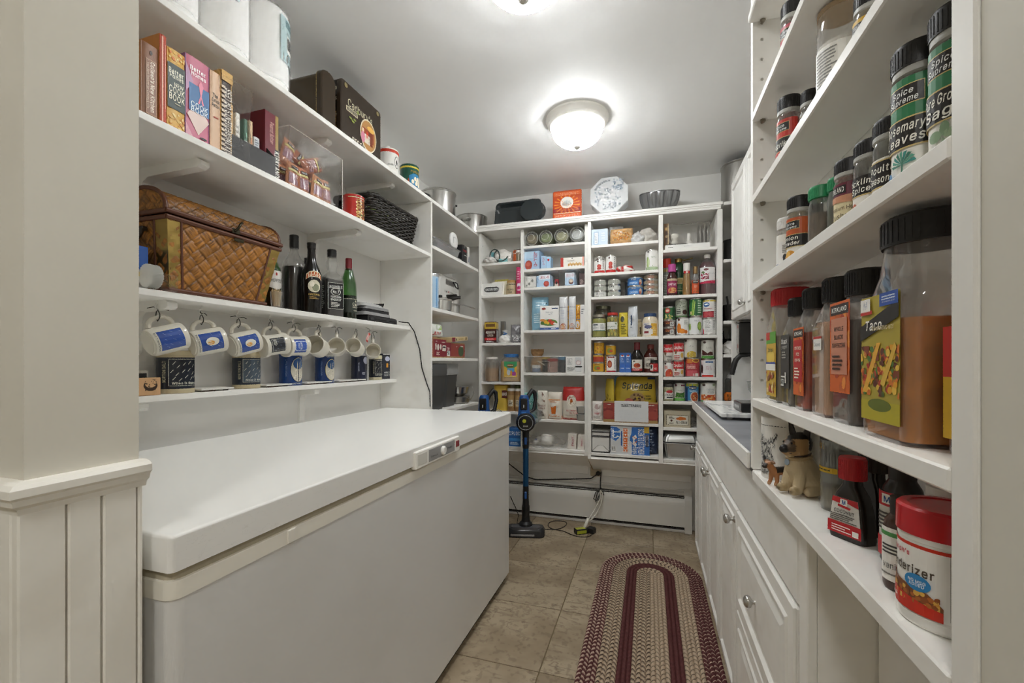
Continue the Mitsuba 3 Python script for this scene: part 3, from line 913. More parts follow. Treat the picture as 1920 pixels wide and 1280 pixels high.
t.part('lid', MB().loft([(o(wf_, hf_, .016, .003), 0), (o(wf_, hf_, .016), .004), (o(wf_, hf_, .016), .022)], CHO, M=Mz(0, hf_ / 2)).art(carton_art, wf_ * .94, hf_, flat(), off=.0006), 'gloss')

t = Thing('canister', 'white canister with a red band and knob lid, beside the biscuit tin', 'canister', place(*((-1.315,1.991,2.166),0.0555,0.153)[0], 70))
t.part('body', MB().lathe([(.052, 0), (.054, .003), (.054, .118)], '#eceae4', 32).lathe([(.0542, .05), (.0542, .0508)], '#555', 32, caps=(False, False)).art([('e', .25, .62, .24, .27, '#333'), ('e', .25, .62, .21, .24, '#f2f0ea'), ('e', .25, .6, .1, .12, '#444'), ('e', .2, .66, .06, .05, '#222'), ('t', 'BAKERY', -.35, .46, .06, '#444', {'w': .5})], .12, .118, cyl(.0544), dx=.015), 'gloss')
t.part('lid', MB().lathe([(.0545, .118), (.0555, .121), (.0555, .133)], '#c6412f', 32).lathe([(.0555, .133), (.0545, .14), (.045, .146), (.012, .150)], '#eceae4', 32).lathe([(.008, .149), (.013, .157), (.0135, .163), (.009, .169), (.001, .171)], '#eceae4', 20), 'gloss', label='red banded lid with a white knob')
t = Thing('popcorn_tin', 'green round tin picturing popcorn, between the white canister and the steel pot', 'tin', place(*((-1.305,2.188,2.166),0.0577,0.173)[0], 75))
t.part('body', MB().lathe([(.051, 0), (.052, .003), (.052, .120)], '#1f5140', 32).art([('p', [(-.7, .08), (.72, .08), (.72, .62), (.3, .74), (-.3, .74), (-.7, .62)], '#2f7fae'), ('t', 'POPCORN', 0, .83, .09, '#b9983f', {'w': 1.1}), ('r', -1, .02, 1, .07, '#2f66a0'), ('e', -.75, .3, .1, .2, '#9a4b2c')] +
       [('e', a, b, .14, .10, '#efe9d2') for a, b in ((-.35, .36), (-.1, .5), (.1, .38), (.22, .52), (.4, .4), (.0, .28), (.3, .24), (.52, .3))], .12, .12, cyl(.052), dx=.014), 'gloss')
t.part('lid', MB().lathe([(.053, .119), (.054, .121), (.054, .128)], '#d8c344', 32).lathe([(.054, .128), (.054, .137), (.051, .141), (.001, .141)], '#1b4a3a', 32), 'gloss', label='green lid with a yellow line')


def stockpot(at, r, h, label, lid=True, rz=0, name='stockpot', inside=True):
    t = Thing(name, label, 'pot', place(*at, rz))
    p = [(r * .9, 0), (r * .97, .004), (r, .015), (r, h - .006), (r + .005, h - .003), (r + .005, h), (r - .002, h)] + ([(r - .002, .006), (.001, .006)] if not lid else [])
    t.part('body', MB().lathe(p, '#ccc', 48), 'steel')
    for s in (-1, 1):
        c = np.array([s * (r + .001), 0, h * .72])
        t.part('handle', MB().tube([c + [0, -.035, 0], c + [s * .028, -.03, .004], c + [s * .034, 0, .005], c + [s * .028, .03, .004], c + [0, .035, 0]], .0065, '#222', 8), 'satin' if lid else 'steel')
    if lid:
        t.part('lid', MB().lathe([(r + .004, h), (r + .006, h + .003), (r + .002, h + .007), (r * .7, h + .017), (r * .2, h + .022)], '#ccc', 48), 'steel')
        t.part('lid_knob', MB().lathe([(.008, h + .02), (.02, h + .028), (.02, h + .036), (.012, h + .041), (.001, h + .042)], '#222', 20), 'satin', label='black knob')
    return t


a = (-1.360,2.654,2.166),0.1138,0.259
stockpot(a[0], a[1], .160, 'lidded stainless steel stockpot with black handles, on the top shelf beside the popcorn tin', rz=70)
a = (-1.345,3.203,2.166),0.1183,0.373
stockpot(a[0], a[1], .175, 'open stainless steel stockpot in the corner of the top shelf', lid=False, rz=90)

# ------------------------------------------------------------------ second shelf: books and tins


def book(at, w, h, label, col, d=.19, front=(), left=(), cover=None, rz=90, group='cookbooks on the left shelf', pages='#e8e2d0', name='book', cat='book'):
    """spine faces local -y"""
    t = Thing(name, label, cat, place(*at, rz), group)
    c = min(.003, w * .2)
    t.part('cover', MB().box(-w / 2, -w / 2 + c, 0, d, 0, h, cover or col, .0006).box(w / 2 - c, w / 2, 0, d, 0, h, cover or col, .0006).loft([(np.array([(-w / 2, c * 1.2), (-w / 2, .0012), (-w / 4, -.001), (0, -.0016), (w / 4, -.001), (w / 2, .0012), (w / 2, c * 1.2), (0, c * 1.1)]), 0), (np.array([(-w / 2, c * 1.2), (-w / 2, .0012), (-w / 4, -.001), (0, -.0016), (w / 4, -.001), (w / 2, .0012), (w / 2, c * 1.2), (0, c * 1.1)]), h)], col)
           .art(front, w, h, flat(-.0019)).art(left, d, h, leftface(-w / 2, d)), 'satin')
    t.part('pages', MB().box(-w / 2 + c, w / 2 - c, c * 1.3, d - .004, .003, h - .004, pages), 'matte')
    return t


YW = '#d6a94e'
book((-1.262,0.810,1.837),0.046,0.202, 'tan brown recipe book lettered down its spine, first on the shelf', '#8a5f45', left=[('r', -1, 0, 1, 1, '#b07a4a')],
     front=[('r', -.55, .08, .62, .80, '#b08a68'), ('r', -.5, .09, .57, .79, '#8a5f45'), ('t', "Colleen's New Kitchen", .18, .45, .22, '#f2e6d6', {'rot': -90, 'w': .66}), ('t', 'Your Best Recipes for Cooking & Life', -.3, .45, .11, '#e0c8b0', {'rot': -90, 'w': .6}), ('e', 0, .89, .14, .03, '#3b2a1c')])
book((-1.258,0.839,1.837),0.017,0.248, 'tall thin book with a worn red edge, second on the shelf', '#b8452a', left=[('r', -1, 0, 1, 1, '#c98646')], front=[('r', -.6, .05, -.1, .98, '#e0a78c'), ('r', .3, .2, .6, .9, '#d8836a')])
book((-1.262,0.875,1.837),0.047,0.230, 'thick yellow cookbook with a dark green title label', YW, front=[('s', -.95, .02, .95, .24, ['#e8cf8a', '#c98a35', '#d8b25c'], 30, .2), ('s', -.95, .85, .95, .98, ['#e8cf8a', '#d97b2c', '#e5b94f'], 20, .2), ('r', -1, .28, 1, .82, '#22342c'),
     ('t', 'Better', -.05, .73, .062, '#f0ead8', {'w': 1.7}), ('t', 'Homes', -.0, .675, .055, '#f0ead8', {'w': 1.6}), ('t', 'NEW', .25, .58, .045, '#f0ead8', {'w': 1.1}), ('t', 'COOK', 0, .51, .075, '#f0ead8', {'w': 1.8}), ('t', 'BOOK', 0, .42, .075, '#f0ead8', {'w': 1.8}), ('e', .1, .35, .4, .006, '#c9c2ac')])
book((-1.262,0.937,1.837),0.072,0.246, 'thick pink checked cookbook with a ribbon on its spine', '#c9768e', cover='#8f6a94', front=[('p', [(-1, .0), (-.2, .0), (-1, .2)], '#d9a0b0'), ('p', [(-.9, .3), (0, .1), (.9, .3), (0, .5)], '#e6cfc8'), ('p', [(-1, .55), (-.4, .7), (-1, .9)], '#b78cae'), ('r', -.75, .36, .9, .68, '#3f6fa3'),
     ('t', 'Better', -.05, .86, .05, '#fff', {'w': 1.3}), ('t', 'Homes', 0, .80, .05, '#fff', {'w': 1.2}), ('p', [(.0, .7), (.2, .76), (.4, .7), (.25, .58), (.45, .48), (.3, .48), (.2, .55), (.1, .48), (-.05, .48), (.15, .58)], '#e58ca4'), ('t', 'COOK', .05, .44, .06, '#dfe8f2', {'w': 1.4}), ('t', 'BOOK', .05, .38, .055, '#dfe8f2', {'w': 1.4}), ('e', .4, .08, .3, .012, '#2b2b2b')])
book((-1.258,0.988,1.837),0.032,0.241, 'peach spiral bound booklet between the pink cookbook and the brown one', '#d8b698', front=[('t', 'The', -.1, .70, .05, '#2b2622', {'w': 1.0}), ('t', 'Curious', 0, .64, .045, '#2b2622', {'w': 1.5}), ('t', 'Person', 0, .58, .045, '#2b2622', {'w': 1.5}), ('r', -.4, .42, .5, .435, '#b04a3a')])
t = book((-1.258,1.024,1.837),0.037,0.264, 'comb bound brown cookbook with white lettering down its spine', '#3a2a22', cover='#cda45c', left=[('r', -1, 0, 1, 1, '#cda45c')], front=[('t', 'SIX INGREDIENTS OR LESS', .3, .42, .55, '#efe8dc', {'rot': 90, 'w': .78})] + [('r', -1, .06 + .056 * k, -.35, .09 + .056 * k, '#d9c9b4') for k in range(14)] + [('r', -1, .88, 1, 1, '#cda45c')])
# magazine file with booklets in a plastic bag
t = Thing('magazine_file', 'black desk file holder with cut-outs holding booklets', 'file holder', place(-1.262, 1.129, 1.8365, 90))
side = Polygon([(0, 0), (.25, 0), (.25, .24), (.15, .24), (0, .085)])
slots = shapely.union_all([shapely.LineString([(.04, .035), (.095, .035)]).buffer(.011), shapely.LineString([(.055, .075), (.11, .075)]).buffer(.011)])
for s, x in ((-1, -.085), (1, .083)):
    g = trimesh.creation.extrude_polygon(side.difference(slots), .002, engine='earcut')
    t.part('side_wall', MB().mesh(g, '#232120', 20, M=np.array([[0, 0, 1, x], [1, 0, 0, 0], [0, 1, 0, 0], [0, 0, 0, 1.0]])), 'satin')
t.part('front_lip', MB().box(-.083, .083, 0, .002, 0, .085, '#232120').box(-.083, .083, 0, .25, 0, .002, '#232120'), 'satin')
for k, (x, w, h, c, cv, lab, art) in enumerate((
        (-.066, .020, .20, '#dcd8cc', '#d2cdbf', 'pale spiral notebook standing in the black file holder', [('l', -.8, .3, .8, .85, '#8a8a86', 9)]),
        (-.044, .014, .205, '#c9a06a', '#d8c3a0', 'tan thin booklet in the black file holder', []),
        (-.02, .016, .19, '#e4e2da', '#e4e2da', 'white thin booklet in the black file holder', [('l', -.6, .2, .6, .8, '#b4b4b0', 7)]),
        (.010, .013, .185, '#3f6b56', '#3f6b56', 'green booklet with a brown square in the black file holder', [('r', -1, .35, 1, .55, '#a8562f'), ('r', -1, .57, 1, .6, '#eee'), ('r', -1, .32, 1, .35, '#eee'), ('e', 0, .45, .5, .05, '#e8d8b0'), ('e', 0, .7, .5, .05, '#7fae96')]),
        (.030, .014, .19, '#d8b890', '#e2cfae', 'cream booklet with orange lettering in the black file holder', [('t', 'QUICK MEALS', 0, .5, .5, '#b5562a', {'rot': 90, 'w': .7})]),
        (.054, .022, .145, '#d9dade', '#d9dade', 'small white booklet with a blue band in the black file holder', [('l', -.7, .4, .7, .95, '#7a8490', 10), ('r', -1, .27, 1, .33, '#3f5da8')]))):
    b = book((0, 0, 0), w, h, lab, c, d=.15, front=art, cover=cv, group='booklets in the file holder', name='booklet', cat='booklet')
    for q in list(scene):
        if q.startswith(b.key + '__'):
            scene[q]['to_world'] = T(t.M @ place(x, .05, .0028))
bg = Thing('plastic_bag', 'clear plastic bag pulled over the booklets in the file holder', 'plastic bag', place(-1.315, 1.057, 1.841, 90))
dep = pillow(.10, .255, .05, 4, .5)
x, z = np.meshgrid(np.linspace(-.05, .05, 16), np.linspace(0, .255, 22))
e = dep(x.ravel(), z.ravel()).reshape(x.shape)
fl_ = 1 + .8 * np.clip(z / .255 - .6, 0, 1)
bg.whole(MB().sheet(np.stack([x * fl_, -.055 - e, z], -1), '#fff'), 'film')
# maroon carton and clear bin of snack bars
carton((-1.300,1.235,1.837),0.058,0.259, 'maroon carton with a gold edge behind the booklets', '#6e2430', d=.20, rz=90, front=[('r', .55, 0, 1, 1, '#a58a4c'), ('r', .5, .12, 1, .52, '#1d1a19'), ('t', 'KIRKLAND', .76, .32, .38, '#f2f0ea', {'rot': -90, 'w': .36}), ('t', 'Peanut Butter', 0, .72, .3, '#d9a7a2', {'rot': -90, 'w': .3})],
       left=[('r', -1, 0, 1, 1, '#6e2430'), ('l', -.4, .6, .1, .85, '#c98f90', 5)])
t = Thing('clear_bin', 'clear acrylic bin of wrapped snack bars', 'bin', place(-1.250, 1.409, 1.8365, 90))
bw, bh, bd = .285, .225, .20
pl = MB()
for x0, y0, x1, y1 in ((-bw / 2, 0, bw / 2, 0), (bw / 2, 0, bw / 2, bd), (bw / 2, bd, -bw / 2, bd), (-bw / 2, bd, -bw / 2, 0)):
    pl.facets([(x0 * .95, y0 * .88 + .018, 0), (x1 * .95, y1 * .88 + .018, 0), (x1, y1, bh), (x0, y0, bh)], [[0, 1, 2], [0, 2, 3]], '#fff')
t.part('walls', pl, 'film')
t.part('rim', MB().tube([(-bw / 2, 0, bh), (bw / 2, 0, bh), (bw / 2, bd, bh), (-bw / 2, bd, bh)], .0012, '#d8d4cc', 6, close=True).box(bw / 2 - .001, bw / 2 + .001, -.001, .001, 0, bh, '#cfcac2').box(-bw / 2, bw / 2, 0, bd, .0005, .0015, '#bbb'), 'gloss')
rng = np.random.default_rng(11)
BARC = ['#b07a5c', '#a86a4e', '#c08a66', '#9c6450', '#b98a74']
sl = [(x + .004 * l, .030 + .052 * l, z, 0, t_) for l in range(3) for x, z, t_ in (((-.098, .004, 4), (-.032, .004, -5), (.034, .006, 7), (-.04, .120, 62), (.10, .006, -6)) if l != 1 else ((-.09, .006, -5), (-.022, .03, 8), (.05, .004, -4), (.07, .130, -58), (-.085, .118, 16)))]
for k, (x, y, z, a, tilt) in enumerate(sl):
    b = bag((0, 0, 0), .056, .112, .026, 'copper coloured snack bar in a foil wrapper in the clear bin', BARC[k % 5], seed=k, crumple=.5, name='snack_bar', cat='snack bar', group='snack bars in the clear bin', n=14, mat="gloss",
            art=[('r', -.8, .25, .8, .6, '#8f6d78'), ('l', -.7, .28, .7, .56, '#d9c0c4', 6), ('r', -.9, .66, .9, .74, '#cfc487'), ('r', -.5, .76, .6, .86, '#2e2b2b'), ('t', 'KIRKLAND', .05, .81, .05, '#eee', {'w': .9})])
    scene[b.key]['to_world'] = T(t.M @ place(x * .94, y + .014, z + .002, 0, 0, tilt))
t = Thing('cocoa_tin', 'red round tin with a picture panel next to the clear bin', 'tin', place(*((-1.315,1.710,1.837),0.0304,0.173)[0], 75))
t.part('body', MB().lathe([(.046, 0), (.047, .002), (.047, .118), (.0485, .119), (.0485, .126), (.046, .128)], '#b5322c', 32).art([('r', -.3, .08, .85, .86, '#b08d4e'), ('r', -.24, .1, .8, .84, '#7e4a30'), ('s', -.2, .12, .78, .55, ['#d8b06a', '#a8503a', '#5e7a4c', '#e6d6b0'], 36, .1), ('t', 'COCOA', -.1, .5, .25, '#e8c27a', {'rot': -90, 'w': .6}), ('r', -1, .9, 1, .93, '#d9cba0')], .11, .125, cyl(.0472), dx=.014), 'gloss')
t.part('lid', MB().lathe([(.0462, .128), (.044, .131), (.001, .131)], '#c9c2b4', 32), 'metalpaint')

# wicker basket
t = Thing('wicker_basket', 'black wicker basket holding plastic bags at the end of the shelf', 'basket', place(-1.400, 2.028, 1.8365, 90))
bl, bwid, bh = .44, .25, .175
wv = MB()
rng = np.random.default_rng(8)
nr = 17
for k in range(nr):
    z = .006 + k * (bh - .012) / (nr - 1)
    s = .84 + .16 * z / bh
    o = rrect(bl * s, bwid * s, .045, 160)
    dd = np.linalg.norm(np.roll(o, -1, 0) - o, axis=1); cum = np.concatenate([[0], np.cumsum(dd)])
    L = cum[-1]; m = 200
    sarc = np.arange(m) * L / m
    op = np.vstack([o, o[:1]])
    px = np.interp(sarc, cum, op[:, 0]); py = np.interp(sarc, cum, op[:, 1])
    tx = np.gradient(px); ty = np.gradient(py); nn = np.hypot(tx, ty); nx, ny = ty / nn, -tx / nn
    ns = 2 * round(L / .056)
    off = .0045 * np.cos(sarc / L * 2 * PI * ns / 2 + k * PI)
    c = C('#26231f') * rng.uniform(.7, 1.5, (m, 1)) * np.where((off > .002)[:, None], 1.25, .8)
    p = np.column_stack([px + nx * off, py + ny * off, np.full(m, z) + .0015 * np.sin(sarc * 60 + k)])
    wv.tube(p, .0052, np.repeat(c, 6, 0), 6, close=True)
t.part('weave', wv, 'satin', kind='stuff')
rim = rrect(bl * 1.01, bwid * 1.01, .047, 80)
t.part('rim', MB().tube([(x, y, bh + .004 + .004 * math.sin(k * 1.1)) for k, (x, y) in enumerate(rim)], .009, np.repeat(np.array([C('#1d1a17') * (1.3 if k % 4 < 2 else .8) for k in range(80)]), 7, 0), 7, close=True), 'satin')
t.part('base', MB().loft([(rrect(bl * .83, bwid * .83, .04), 0), (rrect(bl * .83, bwid * .83, .04), .005)], '#1d1a17'), 'matte')
for s in (-1, 1):
    x = s * bl * .5
    t.part('handle', MB().tube([(x - s * .01, -.07, bh * .82), (x + s * .028, -.065, bh * .9), (x + s * .034, 0, bh * .92), (x + s * .028, .065, bh * .9), (x - s * .01, .07, bh * .82)], .0105, '#191613', 8), 'satin')
b = bag((0, 0, 0), .22, .15, .10, 'clear plastic bag bulging out of the black basket', '#fff', seed=3, crumple=.7, mat='film', name='plastic_bag', cat='plastic bag'); scene[b.key]['to_world'] = T(t.M @ place(-.06, -.02, .06, 10))
b = bag((0, 0, 0), .20, .17, .09, 'clear bag with a pink slip inside in the black basket', '#fff', seed=9, crumple=.7, mat='film', name='plastic_bag', cat='plastic bag'); scene[b.key]['to_world'] = T(t.M @ place(.04, .035, .055, -12))
b = carton((0, 0, 0), .028, .05, 'pink slip in the plastic bag in the basket', '#c24a80', d=.002, name='paper_slip', cat='paper'); scene[b.key]['to_world'] = T(t.M @ place(.055, .01, .12, -12))
b = bag((0, 0, 0), .28, .115, .12, 'olive green bag lying in the black basket', '#5f6a3c', seed=5, crumple=.5, name='food_bag', cat='bag'); scene[b.key]['to_world'] = T(t.M @ place(.03, .0, .06, 3))

# ------------------------------------------------------------------ third shelf: chest, bottles, appliances
t = Thing('wicker_chest', 'woven tan chest with a domed lid, wooden frame and brass corners', 'chest', place(0, 0, 1.4085))
RNG = np.random.default_rng(2)


def weave(a, b, s=.034, bright=1.0):
    p, q = (a + b) / math.sqrt(2) / s, (a - b) / math.sqrt(2) / s
    i, j = np.floor(p), np.floor(q)
    par = ((i + j) % 2) > .5
    along, across = np.where(par, p - i, q - j), np.where(par, q - j, p - i)
    cid = i * 12.9 + j * 78.2
    hgt = (1 - np.abs(2 * along - 1) ** 3) * .0035 + .001 * (1 - np.abs(2 * across - 1) ** 8)
    st = meshkit.noise(np.stack([across * 11 + cid, along * 1.1 + cid * .7, cid], -1)) * .6 + meshkit.noise(np.stack([across * 26 + cid, along * 2, cid], -1)) * .4
    tone = meshkit.noise(np.stack([cid * 1.7, cid * .3, cid], -1))
    c0, c1 = C('#3a2210'), C('#b87a30')
    k = np.clip(st * 1.5 - .18, 0, 1)[..., None]
    col = c0 * (1 - k) + c1 * k
    col = col * (.72 + .5 * tone[..., None]) * np.clip(.35 + 5 * np.minimum(across, 1 - across), 0, 1)[..., None] ** .5 * np.clip(.3 + 5 * np.minimum(along, 1 - along), 0, 1)[..., None] ** .4
    return hgt, col * bright, (i * 200 + j).astype(int)


def strips(t, P, col, cid, flip=False, least=10):
    """the woven sheet, each strip between two crossings a part of its own"""
    a, b = P.shape[:2]
    for c in np.unique(cid):
        m = cid[:-1, :-1] == c
        if m.sum() < least: continue
        i, j = np.nonzero(m)
        q = [i * b + j, i * b + j + 1, (i + 1) * b + j + 1, (i + 1) * b + j]
        f = np.vstack([np.stack([q[0], q[1], q[2]], -1), np.stack([q[0], q[2], q[3]], -1)])
        u, f = np.unique(f, return_inverse=True)
        f = f.reshape(-1, 3)
        t.part('woven_strip', MB().add(P.reshape(-1, 3)[u], f[:, ::-1] if flip else f, col.reshape(-1, 3)[u]), 'satin')


ch, xb = .222, -1.566


def yl(z): return .934 - .020 * z / ch
def yr(z): return 1.262 + .052 * z / ch
def xf(z): return -1.372 + .020 * z / ch


A, B = np.meshgrid(np.linspace(0, 1, 130), np.linspace(0, 1, 84), indexing='xy')
z = B * ch; y = yl(z) + (yr(z) - yl(z)) * A
h_, col, cid = weave(y, z)
strips(t, np.stack([xf(z) + h_, y, z], -1), col, cid)
fw = MB()
A2, B2 = np.meshgrid(np.linspace(0, 1, 80), np.linspace(0, 1, 96), indexing='xy')
z = B2 * ch; x = xb + (xf(z) - xb) * A2
h_, col, cid = weave(x, z)
strips(t, np.stack([x, yl(z) - h_, z], -1), col, cid)
fw.sheet(np.stack([x, yr(z) + h_, z], -1), col, flip=True)
t.part('far_end', fw, 'satin')
t.part('lining', MB().facets([(xb, yl(0), 0), (xf(0) - .003, yl(0), 0), (xf(0) - .003, yr(0), 0), (xb, yr(0), 0), (xb, yl(ch), ch), (xf(ch) - .003, yl(ch), ch), (xf(ch) - .003, yr(ch), ch), (xb, yr(ch), ch)],
                             [[0, 2, 1], [0, 3, 2], [4, 5, 6], [4, 6, 7], [0, 7, 3], [0, 4, 7]], '#3a2415'), 'matte')
BR = '#5a3422'
U, V = np.meshgrid(np.linspace(0, 1, 150), np.linspace(0, PI * .93, 70), indexing='xy')
D = (xf(ch) - xb) / 2; lh = .078
y0l, y1l = yl(ch) - .002, yr(ch) + .002
yy = y0l + (y1l - y0l) * U
arc_ = V * D
h_, col, cid = weave(yy, arc_, bright=.72)
rr = 1 + h_ / D
xx = xb + D + D * np.cos(V) * rr; zz = ch + .012 + lh * np.sin(V) ** .8 * rr
strips(t, np.stack([xx, yy, zz], -1), col, cid, least=14)
for ye, fl2 in ((y0l, False), (y1l, True)):
    a_, r_ = np.meshgrid(np.linspace(0, PI, 40), np.linspace(0.02, 1, 40), indexing='xy')
    px, pz = D * np.cos(a_) * r_, lh * np.sin(a_) ** .8 * r_
    h_, col, _ = weave(px, pz, .028, .8)
    t.part('lid_end', MB().sheet(np.stack([xb + D + px, ye + (-h_ if not fl2 else h_), ch + .012 + pz], -1), col, flip=not fl2), 'satin')

fr = MB()
zc = ch


def rod(pts, r=.0055, c=BR): fr.tube(pts, r, c, 7)


e = .004
for zz_, k in ((zc - .004, 0), (zc + .014, 0), (.006, 0)):
    rod([(xb, yl(zz_) - e, zz_), (xf(zz_) + e, yl(zz_) - e, zz_)], .0075); rod([(xf(zz_) + e, yl(zz_) - e - .004, zz_), (xf(zz_) + e, yr(zz_) + e + .004, zz_)], .0078); rod([(xf(zz_) + e, yr(zz_) + e, zz_), (xb, yr(zz_) + e, zz_)], .0075)
for ye in (y0l - .002, y1l + .002):
    rod([(xb + D + D * math.cos(a), ye, zc + .014 + lh * math.sin(a) ** .8) for a in np.linspace(0, PI, 24)], .0065)
for y_, s in ((yl, 1), (yr, -1)):
    rod([(xf(0) + e, y_(0) + s * .034, .004), (xf(zc) + e, y_(zc) + s * .036, zc)], .004)
rod([(xf(0) - .05, yl(0) - e, .004), (xf(zc) - .05, yl(zc) - e, zc)], .004)
t.part('frame', fr, 'satin', label='brown wooden edging')
for y_, s in ((yl, 1), (yr, -1)):
    m = MB()
    b0 = [(xf(0) - .045, y_(0) - s * .004, .008), (xf(0) + .004, y_(0) - s * .004, .008), (xf(0) + .004, y_(0) + s * .033, .008)]
    b1 = [(xf(zc) - .045, y_(zc) - s * .004, zc - .008), (xf(zc) + .004, y_(zc) - s * .004, zc - .008), (xf(zc) + .004, y_(zc) + s * .035, zc - .008)]
    rows = np.stack([np.array(b0) * (1 - f) + np.array(b1) * f for f in np.linspace(0, 1, 20)])
    rows = np.stack([np.stack([r[0] * (1 - g) + r[1] * g for g in np.linspace(0, 1, 7)] + [r[1] * (1 - g) + r[2] * g for g in np.linspace(0, 1, 7)]) for r in rows])
    q = meshkit.noise(rows.reshape(-1, 3) * 70).reshape(rows.shape[:2]) - .5
    rows[..., 0] += .003 * q
    m.sheet(rows, '#999', flip=s < 0)
    t.part('brass_corner', m, 'brass', label='dented brass corner')
yc = (yl(zc) + yr(zc)) / 2 + .02
t.part('clasp', MB().tube([(xf(zc) + .014, yc - .012, zc + .010), (xf(zc) + .022, yc - .004, zc + .026), (xf(zc) + .020, yc + .004, zc + .040), (xf(zc) + .012, yc + .016, zc + .047)], .004, '#3a3527', 8).box(xf(zc) + .006, xf(zc) + .014, yc - .022, yc + .008, zc + .004, zc + .020, '#3a3527', .002)
       .box(xf(zc) + .008, xf(zc) + .016, yc - .014, yc + .022, zc - .022, zc - .010, '#3a3527', .003), 'metalpaint', label='dark curled metal clasp')
hd = MB().tube([(-1.47 + .035 * math.cos(a), yl(zc) - .018, zc - .035 + .03 * math.sin(a)) for a in np.linspace(PI, 2 * PI, 9)], .007, '#2b2119', 8).box(-1.51, -1.43, yl(zc) - .018, yl(zc) - .003, zc - .040, zc - .028, '#2b2119', .002)
t.part('end_handle', hd, 'satin')
carton((-1.40, .855, 1.4085), .075, .125, 'blue white and yellow box at the near end of the shelf', '#e5e5e2', d=.09, rz=90, front=[('r', -1, .45, 1, 1, '#2d5aa8'), ('r', -1, .3, 1, .4, '#e2c53a')], right=[('r', -1, .45, 1, 1, '#2d5aa8'), ('r', -1, .32, 1, .42, '#e2c53a')], left=[('r', -1, .45, 1, 1, '#2d5aa8')])
t = Thing('coffee_filters', 'stack of white paper coffee filters standing in front of the woven chest', 'coffee filters', place(-1.372, .893, 1.4095, 90))
m = MB()
for k in range(9):
    a = np.linspace(0, 2 * PI, 61)
    rr = .034 + .0018 * np.cos(24 * a + k)
    P = np.stack([np.stack([np.full(61, -.018 + .0035 * k), np.zeros(61), np.full(61, .036)], -1), np.stack([np.full(61, -.018 + .0035 * k) - .006, rr * .9 * np.cos(a), .036 + rr * np.sin(a)], -1)])
    m.sheet(P, '#e6e6e3')
t.whole(m, 'matte')
b = bag((-1.362, .925, 1.4085), .05, .05, .03, 'small crumpled clear bag against the chest corner', '#fff', seed=2, crumple=.8, rz=90, mat='film', name='plastic_bag', cat='plastic bag')

BK_ = '#0d0b0a'
WINE = lambda r, h: [(r * .9, 0), (r, .006), (r, h * .56), (r * .93, h * .63), (r * .62, h * .72), (r * .40, h * .79), (r * .36, h * .84), (r * .36, h)]
bottle(((-1.515,1.441,1.409),0.0275,0.358)[0], WINE(.034, .285), 'dark green port bottle with a white label behind the chest', fill=.16, fillc='#140608', glass='green_glass', cap=[(.0145, .262), (.0150, .264), (.0150, .292), (.001, .293)], la=(.09, .17), lc=None,
       art=[('p', [(-.9, .15), (0, 0), (.9, .15), (.9, .9), (.5, 1), (-.5, 1), (-.9, .9)], '#e6e3dc'), ('t', 'SHEFFIELD', 0, .48, .16, '#333', {'w': 1.4}), ('e', 0, .82, .1, .08, '#a8372c')], rz=75, group='bottles beside the woven chest')
t = Thing('toothpick_glass', 'clear shot glass of toothpicks at the foot of the chest', 'glass', place(-1.385, 1.338, 1.4085))
t.part('glass', MB().lathe([(.017, 0), (.019, .002), (.0215, .062), (.0205, .062), (.018, .006), (.001, .005)], '#fff', 24, caps=(True, False)), 'glass')
m = MB()
for k in range(26):
    a = k * 2.4; r = .0145 * math.sqrt((k + .5) / 26)
    m.tube([(r * .8 * math.cos(a), r * .8 * math.sin(a), .007), (r * 1.2 * math.cos(a + .3), r * 1.2 * math.sin(a + .3), .066 + .004 * (k % 3))], .0011, '#d8c29a', 5)
t.part('toothpicks', m, 'matte', kind='stuff')
a = (-1.497,1.542,1.409),0.0432,0.351
bottle(a[0], [(.040, 0), (.046, .004), (.047, .11), (.047, .20), (.043, .222), (.03, .245), (.02, .262), (.0165, .275), (.0165, .30)], 'tall clear bottle of dark liquor with a black cap, left of the squat dark bottle', fill=.205, fillc='#080605', cap=[(.0185, .290), (.019, .292), (.019, .345), (.017, .348), (.001, .348)],
       la=(.13, .19), lc=None, art=[('l', .1, .1, .75, .9, '#6b6b6b', 5)], rz=75, group='bottles beside the woven chest')
a = (-1.405,1.544,1.409),0.0444,0.313
bottle(a[0], [(.036, 0), (.041, .005), (.042, .10), (.043, .145), (.041, .17), (.031, .198), (.021, .222), (.0165, .25), (.0155, .29)], 'squat dark cream liqueur bottle with an orange arched label', solid='#0c0a09', cap=[(.0165, .280), (.0175, .282), (.0175, .300), (.0185, .3005), (.0185, .306), (.0175, .3065), (.001, .307)], capc='#16130f',
       la=(.052, .165), lc=None, art=[('p', [(-.75, .78), (-.4, .88), (0, .92), (.4, .88), (.75, .78), (.7, 1.0), (.4, 1.1), (0, 1.14), (-.4, 1.1), (-.7, 1.0)], '#e6d9bc'), ('p', [(-.68, .81), (-.4, .90), (0, .94), (.4, .90), (.68, .81), (.64, .97), (.4, 1.06), (0, 1.1), (-.4, 1.06), (-.64, .97)], '#b9561f'), ('t', 'BAILEYS', 0, .95, .11, '#f3ead4', {'w': 1.05}),
        ('e', 0, .55, .55, .24, '#d8d2bb'), ('e', .1, .5, .3, .14, '#8b8f74'), ('e', -.2, .62, .2, .1, '#f0ead8'), ('t', 'ORIGINAL', 0, .23, .07, '#d8b56a', {'w': 1.0}), ('l', -.4, .05, .4, .16, '#a88a52', 2)], rz=58, group='bottles beside the woven chest')
bottle((-1.537, 1.665, 1.4085), WINE(.032, .275), 'dark wine bottle standing against the wall behind the cream liqueur', solid='#101210', cap=[(.0145, .25), (.015, .252), (.015, .277), (.001, .278)], la=(.09, .14), art=None, group='bottles beside the woven chest', nolabel=True)
a = (-1.415,1.684,1.409),0.0576,0.366
